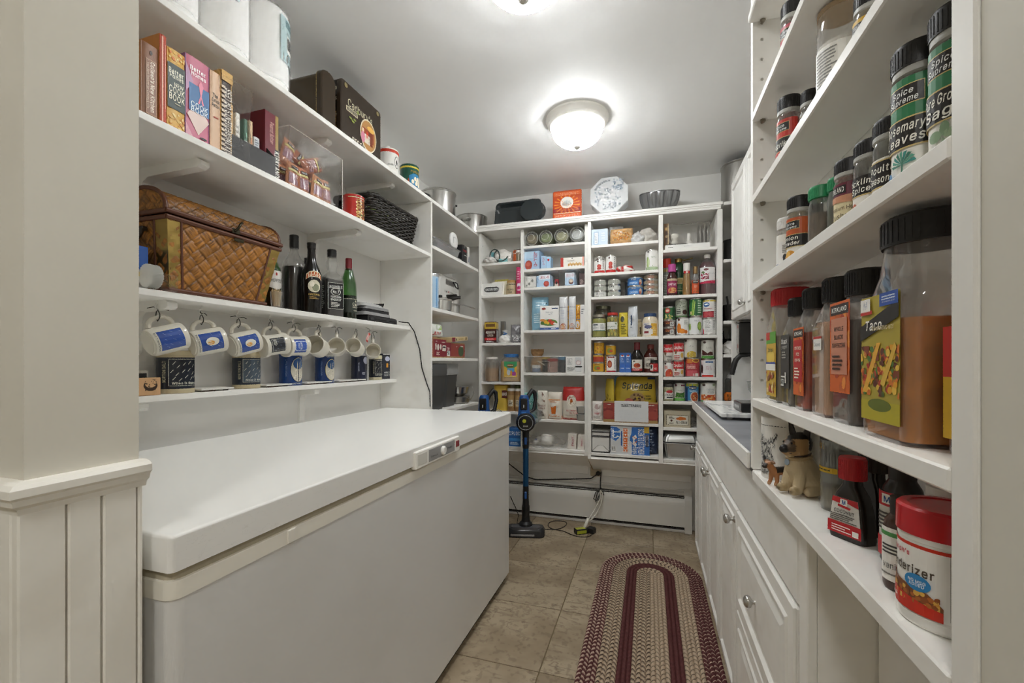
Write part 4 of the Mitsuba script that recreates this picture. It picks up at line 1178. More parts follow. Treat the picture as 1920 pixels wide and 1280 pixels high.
t = bottle(a[0], [(.040, 0), (.0425, .004), (.043, .165), (.040, .178), (.028, .196), (.0195, .206), (.0175, .215), (.0205, .235), (.0205, .255), (.0165, .268), (.0165, .29)], 'square whiskey bottle with a black label full of white lettering', fill=.166, fillc='#120604', sq=1.0, cap=[(.0195, .278), (.0205, .28), (.0205, .309), (.019, .312), (.001, .312)],
       la=(.03, .155), lc='#141312', art=[('r', -.96, .015, .96, .985, '#d9d8d2'), ('r', -.91, .03, .91, .97, '#141312'), ('t', 'JACK DANIEL\'S', 0, .83, .10, '#f2f1ec', {'w': 1.6}), ('e', 0, .65, .62, .14, '#d9d8d2'), ('e', 0, .65, .55, .12, '#141312'), ('t', 'No.7', 0, .65, .11, '#f2f1ec', {'w': .8}), ('t', 'TENNESSEE', 0, .46, .06, '#f2f1ec', {'w': 1.3}), ('t', 'WHISKEY', 0, .36, .085, '#f2f1ec', {'w': 1.3}), ('l', -.6, .08, .7, .28, '#cfcec8', 4)], rz=62, group='bottles beside the woven chest')
m = MB()
S = leftface(-.0436, .0)
m.art([('l', -.7, .05, .8, .95, '#c9c8c2', 12)], .07, .12, lambda x, z, o: S(x, z + .03, o))
t.part('side_label', m, 'satin')
a = (-1.420,1.809,1.409),0.0457,0.387
bottle(a[0], [(.034, 0), (.0385, .004), (.039, .10), (.038, .15), (.033, .19), (.023, .225), (.0155, .25), (.0145, .285)], 'green wine bottle with a maroon neck foil, last of the bottles', fill=.115, fillc='#0c100a', glass='green_glass', cap=[(.0152, .245), (.0155, .246), (.0155, .297), (.0145, .300), (.001, .300)], capc='#7b1d27', la=(.03, .10), lc='#2d332c',
       art=[('e', .35, .8, .1, .08, '#c8c4b0'), ('t', 'Capo', .35, .6, .2, '#d6d2c2', {'w': .9}), ('t', 'Cabernet', .35, .4, .11, '#d6d2c2', {'w': .9}), ('l', .05, .1, .7, .2, '#b8b4a4', 2), ('r', -1, .93, 1, .97, '#b8b4a4')], rz=70, group='bottles beside the woven chest')
carton((-1.552, 1.80, 1.4085), .14, .215, 'plain black box standing against the wall behind the whiskey bottle', '#1c1c1e', d=.02, rz=90)
t = Thing('griddle', 'flat black appliance lying at the end of the bottle shelf', 'appliance', place(-1.375, 2.045, 1.4085, 90))
t.part('body', MB().box(-.135, .135, .004, .19, .0, .030, '#19191a', .004).box(-.12, .125, .0, .004, .008, .022, '#2e2e30', .001).box(-.09, .02, -.001, .0, .011, .018, '#060606').box(.05, .11, -.001, .0, .011, .018, '#060606').box(-.13, .13, .01, .185, .030, .034, '#2a2a2c', .002), 'satin')
t = Thing('waffle_maker', 'silver and black folding appliance stacked on the flat black one', 'appliance', place(-1.385, 2.01, 1.443, 90))
for k, (y0, z0, z1, c) in enumerate(((0, 0, .016, '#9a9a9b'), (.004, .016, .032, '#1d1d1f'), (.0, .032, .046, '#8b8b8c'))):
    t.part(('lower_shell', 'hinge_band', 'upper_shell')[k], MB().loft([(rrect(.235 - .02 * (k == 2), .175 - .01 * (k == 1), .02) + [0, .0875], z0), (rrect(.235 - .03 * (k == 2), .175 - .01 * (k == 1), .02) + [0, .0875], z1)], c), 'satin')
t.part('lid', MB().loft([(rrect(.21, .165, .02) + [-.01, .0875], .046), (rrect(.15, .12, .02) + [-.025, .0875], .066)], '#b3b3b2').text('POWER', -.03, .085, .018, topface(.0665, 0), '#111', maxw=.1), 'satin')
t.part('handle', MB().tube([(.055, .02, .052), (.062, .014, .07), (.062, .10, .072), (.058, .13, .056)], .006, '#161616', 8), 'gloss')
t = Thing('cable', 'black power cable hanging from the appliances down to the freezer', 'cord')
t.whole(MB().tube([(-1.352,2.154,1.425), (-1.360,2.270,1.429), (-1.332,2.290,1.376), (-1.298,2.292,1.271), (-1.283,2.292,1.160), (-1.252,2.292,1.072), (-1.228,2.288,1.020), (-1.222, 2.28, .935)], .0032, '#141414', 7), 'satin')

# ------------------------------------------------------------------ hanging mugs
NV, BL2, OC = '#1f2530', '#2c4a94', '#d8952c'
RAIN = [('p', [(a, b), (a + .03, b), (a - .13, b - .1), (a - .15, b - .1)], '#aebbd8') for a, b in ((-.6, .95), (-.2, .9), (.3, .95), (.62, .8), (-.7, .6), (-.35, .5), (.1, .62), (.5, .45), (-.55, .3), (0, .28), (.35, .2), (.7, .3))]


def mug(hook, o, label, art, r=.043, h=.098, wide=0):
    o = np.array(o, float); o /= np.linalg.norm(o)
    up_ = np.array([0, 0, 1.0]) - o[2] * o; up_ /= np.linalg.norm(up_)
    yv = np.cross(o, up_)
    M = np.eye(4); M[:3, 0], M[:3, 1], M[:3, 2] = up_, yv, o
    M[:3, 3] = np.array(hook) - (r + .0265) * up_ - h * .5 * o
    t = Thing('mug', label, 'mug', M, group='mugs hanging under the shelf')
    prof = [(r * .80, 0), (r * .80, .003), (r * .93, .004), (r, .012), (r, h - .01)] if not wide else [(r * .86, 0), (r * 1.05, .003), (r * 1.05, .016), (r * .95, .02), (r * .95, h - .022), (r * 1.04, h - .016)]
    prof += [(prof[-1][0], h - .002), (prof[-1][0] - .0015, h), (prof[-1][0] - .0035, h - .001), (r * .9, h - .012), (r * .88, .012), (.001, .008)]
    t.part('body', MB().lathe(prof, '#d6d2c6', 36, caps=(True, False), sharp=45), 'gloss')
    R = r * (.95 if wide else 1) + .0004
    t.part('print', MB().art(art, R * 1.45, h * .68, cyl(R, h * .16, PI), dx=R * .25), 'gloss', label='printed picture panel')
    a = np.linspace(-1.45, 1.45, 15)
    p = [(r * .94 + .034 * math.cos(q) ** .7 - .004, 0, h * .5 + h * .34 * math.sin(q)) for q in a]
    t.part('handle', MB().tube(p, .0062 + .0016 * np.abs(np.sin(a)) ** 3, '#d6d2c6', 10), 'gloss')
    return t


SALT = lambda c: [('r', -1, 0, 1, 1, c)] + RAIN + [('t', 'When It Rains It Pours', 0, -.09, .07, '#2a2c30', {'w': 1.9})]
SUN = lambda c: [('r', -1, 0, 1, 1, c)] + RAIN[:8] + [('e', 0, .5, .42, .3, '#d9d6cc'), ('e', .1, .42, .22, .16, OC), ('t', 'When It Rains It Pours', 0, -.09, .07, '#2a2c30', {'w': 1.9})]
hooks = [((-1.440,0.945,1.329), (.18, 1, .32), 'first mug from the left, with a blue rain picture, over the largest tin', SALT(BL2), 0), ((-1.440,1.082,1.345), (.30, 1, .25), 'second mug from the left, with a blue panel and yellow patch', SUN(BL2), 0),
         ((-1.440,1.220,1.336), (.18, 1, .28), 'third mug from the left, with a blue and yellow panel, over the grey blue tin', SUN(BL2), 0), ((-1.440,1.361,1.345), (.25, 1, .18), 'fat mug with a black and white rain panel, fourth from the left', [('r', -1, -.05, 1, 1.05, '#23262b'), ('r', -.8, .12, .8, .9, '#cfccc2'), ('r', -.76, .14, .76, .88, '#2a2d33')] + RAIN + [('l', -.7, .2, .2, .4, '#c8c6bc', 3)], 1),
         ((-1.440,1.481,1.344), (.1, 1, .05), 'fat mug with a blue eight-sided badge, fifth from the left', [('r', -1, -.15, 1, 1.15, '#2b458c'), ('p', [(-.7, .15), (-.5, .05), (.5, .05), (.7, .15), (.7, .85), (.5, .95), (-.5, .95), (-.7, .85)], '#d4d8e6'), ('p', [(-.62, .18), (-.46, .1), (.46, .1), (.62, .18), (.62, .82), (.46, .9), (-.46, .9), (-.62, .82)], '#3556a8'), ('t', 'MORTON', 0, .5, .14, '#e8ebf4', {'w': 1.0}), ('l', -.4, .25, .4, .38, '#c8d0e8', 2)], 1),
         ((-1.440,1.625,1.352), (.45, -1, .22), 'mug opening to the left with a tilted blue panel, sixth from the left', SUN('#34457e'), 0), ((-1.440,1.749,1.353), (.75, -1, .15), 'plain mug whose open mouth faces the doorway, seventh from the left', [('r', -.3, .1, .3, .8, '#34457e')], 0),
         ((-1.440,1.890,1.358), (.45, -1, .25), 'mug opening to the left with a small blue panel, eighth from the left', SALT('#33508f'), 0), ((-1.440,2.034,1.347), (.8, -1, .1), 'small plain mug at the right end of the row, beside the red tag', [('r', -.2, .1, .2, .8, '#34457e')], 0)]
for k, (hk, o, lab, art, wd) in enumerate(hooks):
    hk = np.array(hk); hk[2] = 1.335 if k != 8 else 1.322
    mug(hk, o, lab, art, wide=wd, r=.043 if k < 6 else .040)
    t = Thing('cup_hook', 'white cup hook under the shelf, number %s from the left, holding a mug' % ('one two three four five six seven eight nine'.split()[k]), 'hook', group='cup hooks under the shelf')
    x, y, z = hk[0], hk[1], 1.388
    t.whole(MB().tube([(x, y, z + .004), (x, y, z - .010)] + [(x, y + .008 * math.sin(a) , z - .020 + .010 * math.cos(a)) for a in np.linspace(0, -4.4, 10)], .0016, '#dddcd6', 6), 'gloss')
    t = Thing('wire_hook', 'dark twisted wire holding a mug to its cup hook, number %s from the left' % ('one two three four five six seven eight nine'.split()[k]), 'wire', group='wire ties of the mugs')
    zb = hk[2] - .003
    s = 1 if k % 2 else -1
    t.whole(MB().tube([(x + s * .018, y - .018, z - .026), (x + s * .006, y - .008, z - .021), (x, y, z - .029), (x + .008, y + .001, (z - .029 + zb) / 2), (x + .0095, y, zb + .003), (x, y, zb - .008), (x - .0095, y, zb + .003), (x - .006, y, z - .035), (x, y + .004, z - .026), (x - s * .006, y + .016, z - .024), (x - s * .01, y + .026, z - .030)], .0014, '#34332f', 5), 'metalpaint')
t = Thing('key_tag', 'red plastic tag hanging beside the last mug', 'tag', place(*(-1.400,1.937,1.326)))
t.whole(MB().box(-.002, .002, -.009, .009, -.026, .026, '#a8352a', .0018, M=rotm([1, 0, 0], -28)).box(.002, .0024, -.006, .006, -.018, .012, '#d9b9ac', M=rotm([1, 0, 0], -28)).tube([(0, .012, .022), (0, .016, .034), (0, .010, .045), (-.02, .006, .052)], .001, '#55524c', 5), 'gloss')

# ------------------------------------------------------------------ narrow shelf: tins and tiles


def salt_tin(at, r, h, label, art, rz=72, band='#bdb091', lidc='#c9bd9f', group='blue tins on the narrow shelf'):
    t = Thing('salt_tin', label, 'tin', place(*at, rz), group)
    t.part('body', MB().lathe([(r, 0, band), (r, .014, band), (r * .995, .0145, art[0]), (r * .995, h * .83, art[0]), (r, h * .83 + .001, band), (r, h * .9, band)], band, 32).art(art[1], r * 2.1, h, cyl(r * .996), dx=r * .3), 'gloss')
    t.part('lid', MB().lathe([(r * 1.012, h * .9, lidc), (r * 1.012, h - .002, lidc), (r * .98, h, lidc), (.001, h, lidc)], lidc, 32), 'gloss')
    return t


DK = '#20242e'
st_art = lambda c, w='When It Rains': [('r', -.62, .17, 1.0, .80, '#c9c7bd'), ('r', -.59, .18, .97, .79, c)] + [('p', [(a, b), (a + .04, b), (a - .1, b - .07), (a - .14, b - .07)], '#c9c7bd') for a, b in ((-.3, .74), (-.1, .66), (.2, .72), (.5, .75), (.75, .68), (-.4, .55), (-.15, .48), (.15, .55), (.45, .58), (.7, .5), (-.3, .38), (0, .35), (.3, .42), (.6, .38), (.85, .42))] + [('t', w, .2, .235, .05, '#e6e3d8', {'w': 1.3}), ('t', 'MORTON SALT', -.84, .5, .09, '#b9b39c', {'rot': 90, 'w': .5})]
z4 = 1.096
for (u, lab, c, art) in (((-1.514, .9955), 'largest navy tin with a rain picture, under the first mug', '#20242e', st_art('#1c212b')),):
    a = (-1.512,1.048,1.096),0.0438,0.140
    salt_tin(a[0], .052, a[2], lab, (c, art))
a = (-1.512,1.316,1.096),0.0456,0.141
salt_tin(a[0], .048, a[2], 'grey blue tin with a rain picture, under the third mug', ('#2a303a', st_art('#46525e')))
a = (-1.512,1.537,1.096),0.0473,0.152
ov = lambda w: [('e', .25, .45, .72, .37, '#1a2233'), ('e', .25, .45, .68, .35, '#cfcabb'), ('e', .25, .62, .5, .16, '#2c4f80'), ('s', -.2, .2, .7, .5, ['#e6e2d4', '#b8b4a6'], 14, .08), ('t', 'MORTON SALT', .25, .9, .075, w, {'w': 1.2}), ('t', 'WHEN IT RAINS IT POURS', .25, .05, .04, '#d8d8d8', {'w': 1.2}), ('t', 'MORTON SALT', -.8, .5, .07, '#7e93b8', {'rot': 90, 'w': .6})]
salt_tin(a[0], .046, a[2], 'bright blue tin with a pale oval, under the fifth mug', ('#1f3f78', ov('#23406f')), band='#1f3f78')
a = (-1.512,1.748,1.096),0.0466,0.144
salt_tin(a[0], .044, a[2], 'blue tin with white lettering over a yellow ringed oval', ('#223a6c', ov('#f0f0ee')[:1] + [('e', .25, .45, .7, .36, '#c9b45a')] + ov('#f0f0ee')[1:]), band='#223a6c', lidc='#c8c4ba')
a = (-1.512,2.012,1.096),0.0467,0.149
um = lambda: [('e', .45, .78, .5, .13, '#c3c8e0'), ('r', .3, .45, .62, .62, OC), ('l', -.2, .22, .2, .32, '#c8ccd8', 3), ('t', 'MORTON', -.6, .5, .08, '#aab2c8', {'rot': 90, 'w': .5})]
salt_tin(a[0], .041, a[2], 'dark blue tin with a pale umbrella shape, left of the jar-like tin', ('#23283a', [('e', .45, .74, .5, .14, '#c3c8e0')] + um()[2:]), band='#23283a', lidc='#c9cbd0')
a = (-1.497,2.140,1.096),0.0408,0.139
salt_tin(a[0], .036, a[2], 'small jar-like tin with a cream lid and black rain picture, second last on the shelf', ('#23262b', st_art('#23262b', 'Morton Salt')), lidc='#d8d2b2', band='#c4bd9f')
carton((-1.507,2.270,1.096),0.084,0.150, 'dark blue carton, last on the narrow shelf', '#1f2430', d=.05, rz=90, front=[('e', .1, .8, .6, .1, '#c3c8e0'), ('r', -.2, .45, .3, .62, OC), ('t', 'WHEN IT', 0, .25, .06, '#e4e4e4', {'w': 1.5}), ('t', 'RAINS IT', 0, .15, .06, '#e4e4e4', {'w': 1.5}), ('r', -1, .96, 1, 1, '#d8d8d8')])
for k, (u0, u1) in enumerate((((-1.475,1.160,1.096),0.148,0.019), ((-1.475,1.430,1.096),0.158,0.018), ((-1.475,1.661,1.096),0.185,0.018), ((-1.475,1.899,1.096),0.244,0.020))[j][:2] for j in range(4)):
    lab = 'white ceramic tile lying flat between %s' % ('the largest tin and the grey blue tin', 'the grey blue tin and the bright blue tin', 'the bright blue tin and the yellow ringed tin', 'the yellow ringed tin and the dark blue tin')[k]
    t = Thing('ceramic_tile', lab, 'tile', place(-1.462, u0[1], z4, 90), group='white tiles lying on the narrow shelf')
    w = max(u1 * .92 - .012, .05)
    t.part('slab', MB().box(-w / 2, w / 2, 0, .10, .004, .010, '#dcdad4', .001), 'gloss')
    t.part('foot', MB().box(w * .22, w * .32, .002, .012, 0, .004, '#1d1a18'), 'matte')
    t.part('foot', MB().box(-w * .42, -w * .05, .003, .013, 0, .004, '#3a2e26'), 'matte')
carton((-1.462,0.936,1.096),0.065,0.054, 'wooden rubber stamp block with a black print, at the near end of the narrow shelf', '#c29a72', d=.025, rz=90, name='stamp_block', cat='stamp', b=.001, mat='matte',
       front=[('e', .1, .55, .6, .3, '#3a2c22'), ('e', .1, .66, .5, .22, '#c29a72'), ('s', -.4, .25, .6, .9, ['#3a2c22'], 30, .07)])
carton((-1.515,0.950,1.096),0.033,0.076, 'small framed dark picture behind the stamp block', '#c9c6bd', d=.012, rz=90, name='picture_frame', cat='picture', front=[('r', -.82, .12, .72, .88, '#1b1a1a')])
# ------------------------------------------------------------------ things on top of the back shelving
zt = 2.2055
t = Thing('baking_pan', 'dark rectangular baking pan leaning on the wall behind the round pan', 'pan', place(-.955, 3.135, zt + .0085, 0, -14))
t.part('tray', MB().loft([(rrect(.30, .165, .025), 0), (rrect(.34, .20, .03), .03), (rrect(.36, .22, .03), .033), (rrect(.36, .22, .03), .031), (rrect(.335, .195, .03), .029), (rrect(.29, .155, .022), .003)], '#2c3133', M=np.array([[1, 0, 0, 0], [0, 0, -1, .03], [0, 1, 0, .11], [0, 0, 0, 1.0]])), 'gloss')
t = Thing('baking_pan', 'small dark tray leaning in front of the rectangular pan', 'pan', place(-.965, 3.098, zt + .005, 0, -10))
t.part('tray', MB().loft([(rrect(.27, .125, .02), 0), (rrect(.30, .145, .02), .018), (rrect(.31, .155, .02), .02), (rrect(.31, .155, .02), .018), (rrect(.29, .14, .02), .016), (rrect(.26, .115, .02), .003)], '#33383a', M=np.array([[1, 0, 0, 0], [0, 0, -1, .02], [0, 1, 0, .0785], [0, 0, 0, 1.0]])), 'gloss')
a = (-0.827,3.050,2.205),0.1103,0.187
t = Thing('cake_pan', 'round dark cake pan tipped up in front of the rectangular pan', 'pan', place(a[0][0] + .01, 3.036, zt + .0112, 0, -14))
r = .092
t.part('pan', MB().lathe([(r * .93, 0), (r, .042), (r + .004, .044), (r + .004, .042), (r * .99, .040), (r * .92, .003), (.001, .003)], '#2e3436', 40, M=np.array([[1, 0, 0, 0], [0, 0, 1, 0], [0, 1, 0, r + .003], [0, 0, 0, 1.0]])), 'gloss')
carton((-0.553,3.035,2.205),0.205,0.203, 'orange and red amaretti biscuit tin standing on the top board', '#c8552a', d=.075, name='biscuit_tin', cat='tin', mat='gloss', b=.008, side='#d8d4cc',
       front=[('r', -.94, .04, .94, .96, '#c14a24')] + [('p', [(0, .5), (math.cos(q) * 1.0 * .9, .5 + .33 * math.sin(q)), (math.cos(q + .12) * .9, .5 + .33 * math.sin(q + .12))], '#e58a3a') for q in np.linspace(-.2, 6.0, 18)] + [('r', -.94, .80, .94, .93, '#d6642c'), ('t', 'D. LAZZARONI & C', 0, .86, .08, '#f6e2cc', {'w': 1.6}), ('e', 0, .56, .45, .20, '#e8e4dc'), ('e', 0, .52, .33, .08, '#8b8f90'), ('e', .05, .6, .2, .05, '#b9bdbc'),
              ('r', -.94, .24, .94, .36, '#8d2430')] + [('e', -.7 + .28 * k, .3, .12, .05, '#d8703a') for k in range(6)] + [('r', -.94, .19, .94, .21, '#f0dcc4'), ('r', -.94, .05, .94, .18, '#d05a28'), ('t', 'SARONNO (ITALIA)', 0, .115, .07, '#f6e2cc', {'w': 1.7})])
# octagonal tin
a = (-0.264,3.035,2.205),0.272,0.259
t = Thing('octagonal_tin', 'silver white octagonal tin with pale blue engraving, on the top board', 'tin', place(a[0][0], 3.03, zt + .0112, 0, -6))
R8 = a[2] / 2 / math.cos(PI / 8) * .985
o8 = lambda s: np.array([((R8 - s) * math.cos(PI / 8 + k * PI / 4 - PI / 2), (R8 - s) * math.sin(PI / 8 + k * PI / 4 - PI / 2)) for k in range(8)])
c8 = R8 * math.cos(PI / 8)
M8 = np.array([[1, 0, 0, 0], [0, 0, 1, 0], [0, 1, 0, c8 + .001], [0, 0, 0, 1.0]])


def fac_loft(secs, c, M):
    m = MB()
    for (o0, z0), (o1, z1) in zip(secs[:-1], secs[1:]):
        n_ = len(o0)
        for k in range(n_):
            l = (k + 1) % n_
            m.facets([(*o0[k], z0), (*o0[l], z0), (*o1[l], z1), (*o1[k], z1)], [[0, 1, 2], [0, 2, 3]], c, M)
    for (o_, z_), s in ((secs[0], -1), (secs[-1], 1)):
        n_ = len(o_)
        m.facets([(*p, z_) for p in o_] + [(0, 0, z_)], [[k, (k + 1) % n_, n_] if s > 0 else [(k + 1) % n_, k, n_] for k in range(n_)], c, M)
    return m


t.part('body', fac_loft([(o8(.004), .022), (o8(.004), .10)], '#c4c8cc', M8), 'gloss')
lidm = fac_loft([(o8(.004), 0), (o8(0), .004), (o8(0), .024)], '#d6d9db', M8)
rng = np.random.default_rng(4)
lidm.art([('s', -.62, .12, .62, .75, ['#b4bac0', '#f2f3f4', '#8f98a2', '#e6e9ea'], 110, .07), ('s', .2, .6, .75, .93, ['#6f7f90', '#93a2b2', '#b9c4cd'], 46, .06), ('s', -.75, .3, -.45, .75, ['#8f9cab', '#b9c4cd'], 26, .05), ('s', -.35, .1, .4, .2, ['#8a939c', '#b4bac0'], 20, .05)], 2 * c8, 2 * c8, flat(0), off=.0006)
w8, f8, n8 = word('CRABTREE & EVELYN', True)
ang = (w8[:, 0] / n8 - .5) * 1.25 + .55
rad = c8 * .80 + (w8[:, 1] - .5) * .013
lidm.add(np.column_stack([np.sin(ang - 1.1) * rad, np.full(len(rad), -.0022), c8 + np.cos(ang - 1.1) * rad]), f8, '#4c5561')
t.part('lid', lidm, 'gloss')
a = (0.066,3.100,2.205),0.1296,0.164
t = Thing('bundt_pan', 'fluted dark steel bundt pan tipped on the top board', 'pan', place(a[0][0], 3.115, zt + .0175, 0, 12))
n = 96
q = np.arange(n) * 2 * PI / n


def flute(r, d): return np.column_stack([(r + d * np.abs(np.cos(6 * q)) ** .6) * np.cos(q), (r + d * np.abs(np.cos(6 * q)) ** .6) * np.sin(q)])


R_ = a[1]
t.part('body', MB().loft([(flute(R_ * .62, 0), 0), (flute(R_ * .70, .016), .014), (flute(R_ * .80, .022), .06), (flute(R_ * .86, .020), .10), (flute(R_ * .96, .002), .112), (flute(R_ * 1.0, .002), .113), (flute(R_ * 1.0, .002), .110)], '#98999b', caps=(True, False), sharp=60), 'metalpaint')
t = Thing('stockpot', 'tall stainless steel stockpot in the right corner above the upper cabinet', 'pot', place(.578, 3.13, 2.2005))
t.part('body', MB().lathe([(.115, 0), (.125, .005), (.128, .02), (.128, .25), (.134, .258), (.134, .262), (.126, .260), (.126, .008), (.001, .006)], '#ccc', 48, caps=(True, False)), 'brushed')

# ------------------------------------------------------------------ bay 1 (leftmost bay of the back wall)
SNK = 'film'
t = Thing('plastic_bag', 'white plastic bag with dark specks, left end of the top shelf of the leftmost bay', 'plastic bag', place(*((-1.146,3.080,1.939),0.112,0.064)[0]))
t.whole(noisy(blob((.048, .05, .028), .75, 3, .45, '#d8d6d2'), .25, 90), 'gloss')
t = Thing('plastic_bag', 'clear pale bag tied with a dark loop, on the top shelf of the leftmost bay', 'plastic bag', place(-1.035, 3.15, 1.9385))
m = blob((.085, .06, .062), .8, 8, .35, '#dcd9d3')
m.tube([(-.05 + .04 * math.cos(q), -.060 - .006 * math.sin(q), .055 + .05 * math.sin(q)) for q in np.linspace(0, 6.28, 20)], .0045, '#33403f', 6)
m.tube([(.0 + .055 * math.cos(q), -.062, .06 + .045 * math.sin(q)) for q in np.linspace(2.2, 6.0, 14)], .0045, '#33403f', 6)
m.box(-.02, .05, -.062, -.052, .004, .034, '#7fb6b8', .003).box(-.085, -.06, -.05, -.03, .04, .09, '#6fa7ae', .004)
t.whole(noisy(m, .1, 60), 'gloss')
bag((-.945, 3.10, 1.9385), .075, .10, .05, 'orange snack bag with a white and dark top, top shelf of the leftmost bay', '#b9592c', seed=4, art=[('r', -.9, .6, .9, .95, '#ded9cf'), ('t', 'MIX', .1, .76, .14, '#222', {'w': 1.2})], top=(.86, '#23242c'), rz=-10)
bottle(((-0.933,3.085,1.939),0.0277,0.097)[0], [(.019, 0), (.021, .003), (.021, .052), (.018, .06), (.018, .066)], 'small spice jar with a white lid beside the divider, top shelf of the leftmost bay', fill=.055, fillc='#7d735a', mott=.3, cap=[(.0195, .064), (.0195, .080), (.018, .082), (.001, .082)], capc='#e8e6e0', lidname='lid', name='spice_jar', cat='jar', art=None)
t = carton((-1.126,3.065,1.697),0.166,0.089, 'open white carton of caramel packets with a black oval lettered band', '#e3e2df', d=.12, front=[('e', -.35, .48, .35, .22, '#3a3a3c'), ('r', -.5, .26, .5, .70, '#3a3a3c'), ('e', .45, .48, .3, .22, '#3a3a3c'), ('t', 'CONCORD FOODS', .02, .48, .2, '#eee', {'w': 1.3})])
carton((-1.085, 3.085, 1.7), .10, .105, 'white food packet standing in the caramel carton', '#e6e3da', d=.012, rx=-12, name='food_packet', cat='packet', front=[('e', -.3, .82, .2, .06, '#b04a45'), ('r', .1, .78, .8, .86, '#4a4a4c'), ('e', -.1, .42, .3, .1, '#aab095'), ('l', -.5, .55, .7, .7, '#aaa', 3)])
carton((-1.065, 3.105, 1.7), .11, .125, 'yellow topped food packet behind the white one in the caramel carton', '#d9d4bf', d=.012, rx=-10, name='food_packet', cat='packet', front=[('r', -1, .88, 1, 1, '#a59a52')])
t = Thing('jam_crock', 'tan stoneware jam crock with a cork lid and dark bands', 'jar', place(*((-1.006,3.100,1.697),0.0500,0.117)[0]))
t.part('body', MB().lathe([(.038, 0), (.0415, .004), (.042, .062), (.039, .074), (.035, .084), (.034, .088)], '#b7a583', 28).lathe([(.0405, .069), (.0405, .072)], '#3b3630', 28).lathe([(.0385, .078), (.0375, .080)], '#3b3630', 28).art([('t', 'HOME MADE', 0, .45, .15, '#2c2620', {'w': 1.5}), ('t', 'JAM', 0, .2, .16, '#2c2620', {'w': .8})], .075, .075, cyl(.0424), dx=.012), 'satin')
t.part('cork_lid', MB().lathe([(.033, .087), (.035, .090), (.035, .104), (.033, .107), (.001, .107)], '#a98452', 24), 'matte')
bag(((-0.925,3.075,1.697),0.049,0.202)[0], .05, .20, .045, 'bright pink and red candy bag standing by the divider, second shelf of the leftmost bay', '#c23a6a', seed=6, art=[('r', -1, 0, 1, .38, '#a8241f'), ('r', -.4, .12, .5, .38, '#e8dce8'), ('t', 'MIX', 0, .25, .1, '#6a3a8a', {'rot': 90, 'w': .2}), ('l', -.5, .5, .5, .85, '#e8a0b8', 4)])
HER = '#3c1d1a'
carton((-1.146,3.085,1.339),0.090,0.161, 'brown and yellow cocoa tin with a red stripe', HER, d=.075, name='cocoa_tin', cat='tin', mat='gloss', rz=6, front=[('r', -1, .67, 1, .97, '#c2a23c'), ('r', -.8, .76, .8, .9, '#6a4a22'), ('t', "HERSHEY'S", 0, .5, .11, '#eee8df', {'w': 1.6}), ('t', 'COCOA', 0, .36, .1, '#d9cfc2', {'w': 1.0}), ('r', -1, .13, 1, .25, '#b3262a'), ('t', '100% CACAO', 0, .19, .05, '#f2d8d0', {'w': 1.2}), ('l', -.8, .03, .7, .11, '#ddd', 2)],
       right=[('r', -1, .67, 1, .97, '#c2a23c'), ('r', -.7, .05, .7, .6, '#a9a9ac')], left=[('r', -1, .67, 1, .97, '#c2a23c')])
carton((-1.09, 3.205, 1.3385), .032, .175, 'grey metal spout box behind the cocoa tin', '#9a9a9a', d=.04, name='grater', cat='grater', mat='metalpaint')
t = Thing('sugar_bag', 'small white sugar bag tied with a blue twist', 'bag', place(-1.02, 3.10, 1.3385))
t.whole(blob((.045, .04, .038), .7, 5, .3, '#e4e3e0').lathe([(.010, .055), (.016, .062), (.013, .07), (.02, .088), (.024, .095), (.006, .098)], '#e4e3e0', 14).lathe([(.017, .058), (.0185, .063), (.0165, .068)], '#2f5f9a', 14).box(-.04, -.008, -.022, -.016, .066, .073, '#2f5f9a', .002, M=rotm([0, 1, 0], 24)), 'satin')
bag(((-0.958,3.100,1.339),0.100,0.161)[0], .085, .135, .055, 'silver grey bag with white block letters by the divider', '#77767a', seed=7, crumple=.6, mat='gloss', art=[('t', 'KING', .1, .36, .15, '#f0f0f0', {'w': 1.5}), ('t', 'CO.', .1, .17, .15, '#f0f0f0', {'w': 1.1})], rz=6)
jp = lambda r, h: [(r * .93, 0), (r, .006), (r, h * .78), (r * .93, h * .86), (r * .80, h * .90), (r * .80, h * .96)]
a = (-1.138,3.100,1.049),0.0546,0.185
bottle(a[0], jp(a[1], a[2] * .97), 'round glass jar of broken nuts with a white lid', fill=a[2] * .55, fillc='#a2866a', mott=.35, cap=[(a[1] * .84, a[2] * .91), (a[1] * .85, a[2] * .92), (a[1] * .85, a[2] * .995), (a[1] * .8, a[2]), (.001, a[2])], capc='#e2e0da', lidname='lid', name='storage_jar', cat='jar', art=None, fillmat='matte')
a = (-0.990,3.115,1.049),0.0902,0.253
t = bottle((a[0][0], 3.115, a[0][2]), [(.068, 0), (.075, .008), (.075, .145), (.068, .165), (.052, .18), (.052, .195)], 'big square clear jar of animal crackers with a blue lid', fill=.15, fillc='#b39468', mott=.3, sq=.85, cap=[(.055, .182), (.056, .184), (.056, .203), (.054, .206), (.001, .206)], capc='#2f6aa8', lidname='lid', name='storage_jar', cat='jar', la=(.035, .15), lc=None, fillmat='matte',
       art=[('r', -.72, .0, .75, 1, '#c9a037'), ('r', -.72, .72, .75, 1, '#2f8a55'), ('p', [(-.72, .72), (-.4, .6), (.4, .6), (.75, .72), (.75, .76), (-.72, .76)], '#2f8a55'), ('e', 0, .74, .4, .12, '#5a4324'), ('t', 'ANIMAL', 0, .76, .08, '#e8d8a0', {'w': .7}), ('r', -.35, .3, .45, .58, '#4a90c2'), ('e', -.2, .3, .22, .18, '#b4b8b6'), ('e', .4, .22, .25, .14, '#9a3a86'), ('e', .1, .3, .12, .15, '#c98a3a'), ('r', -.6, .04, .6, .09, '#e8d8a0')], rz=12)
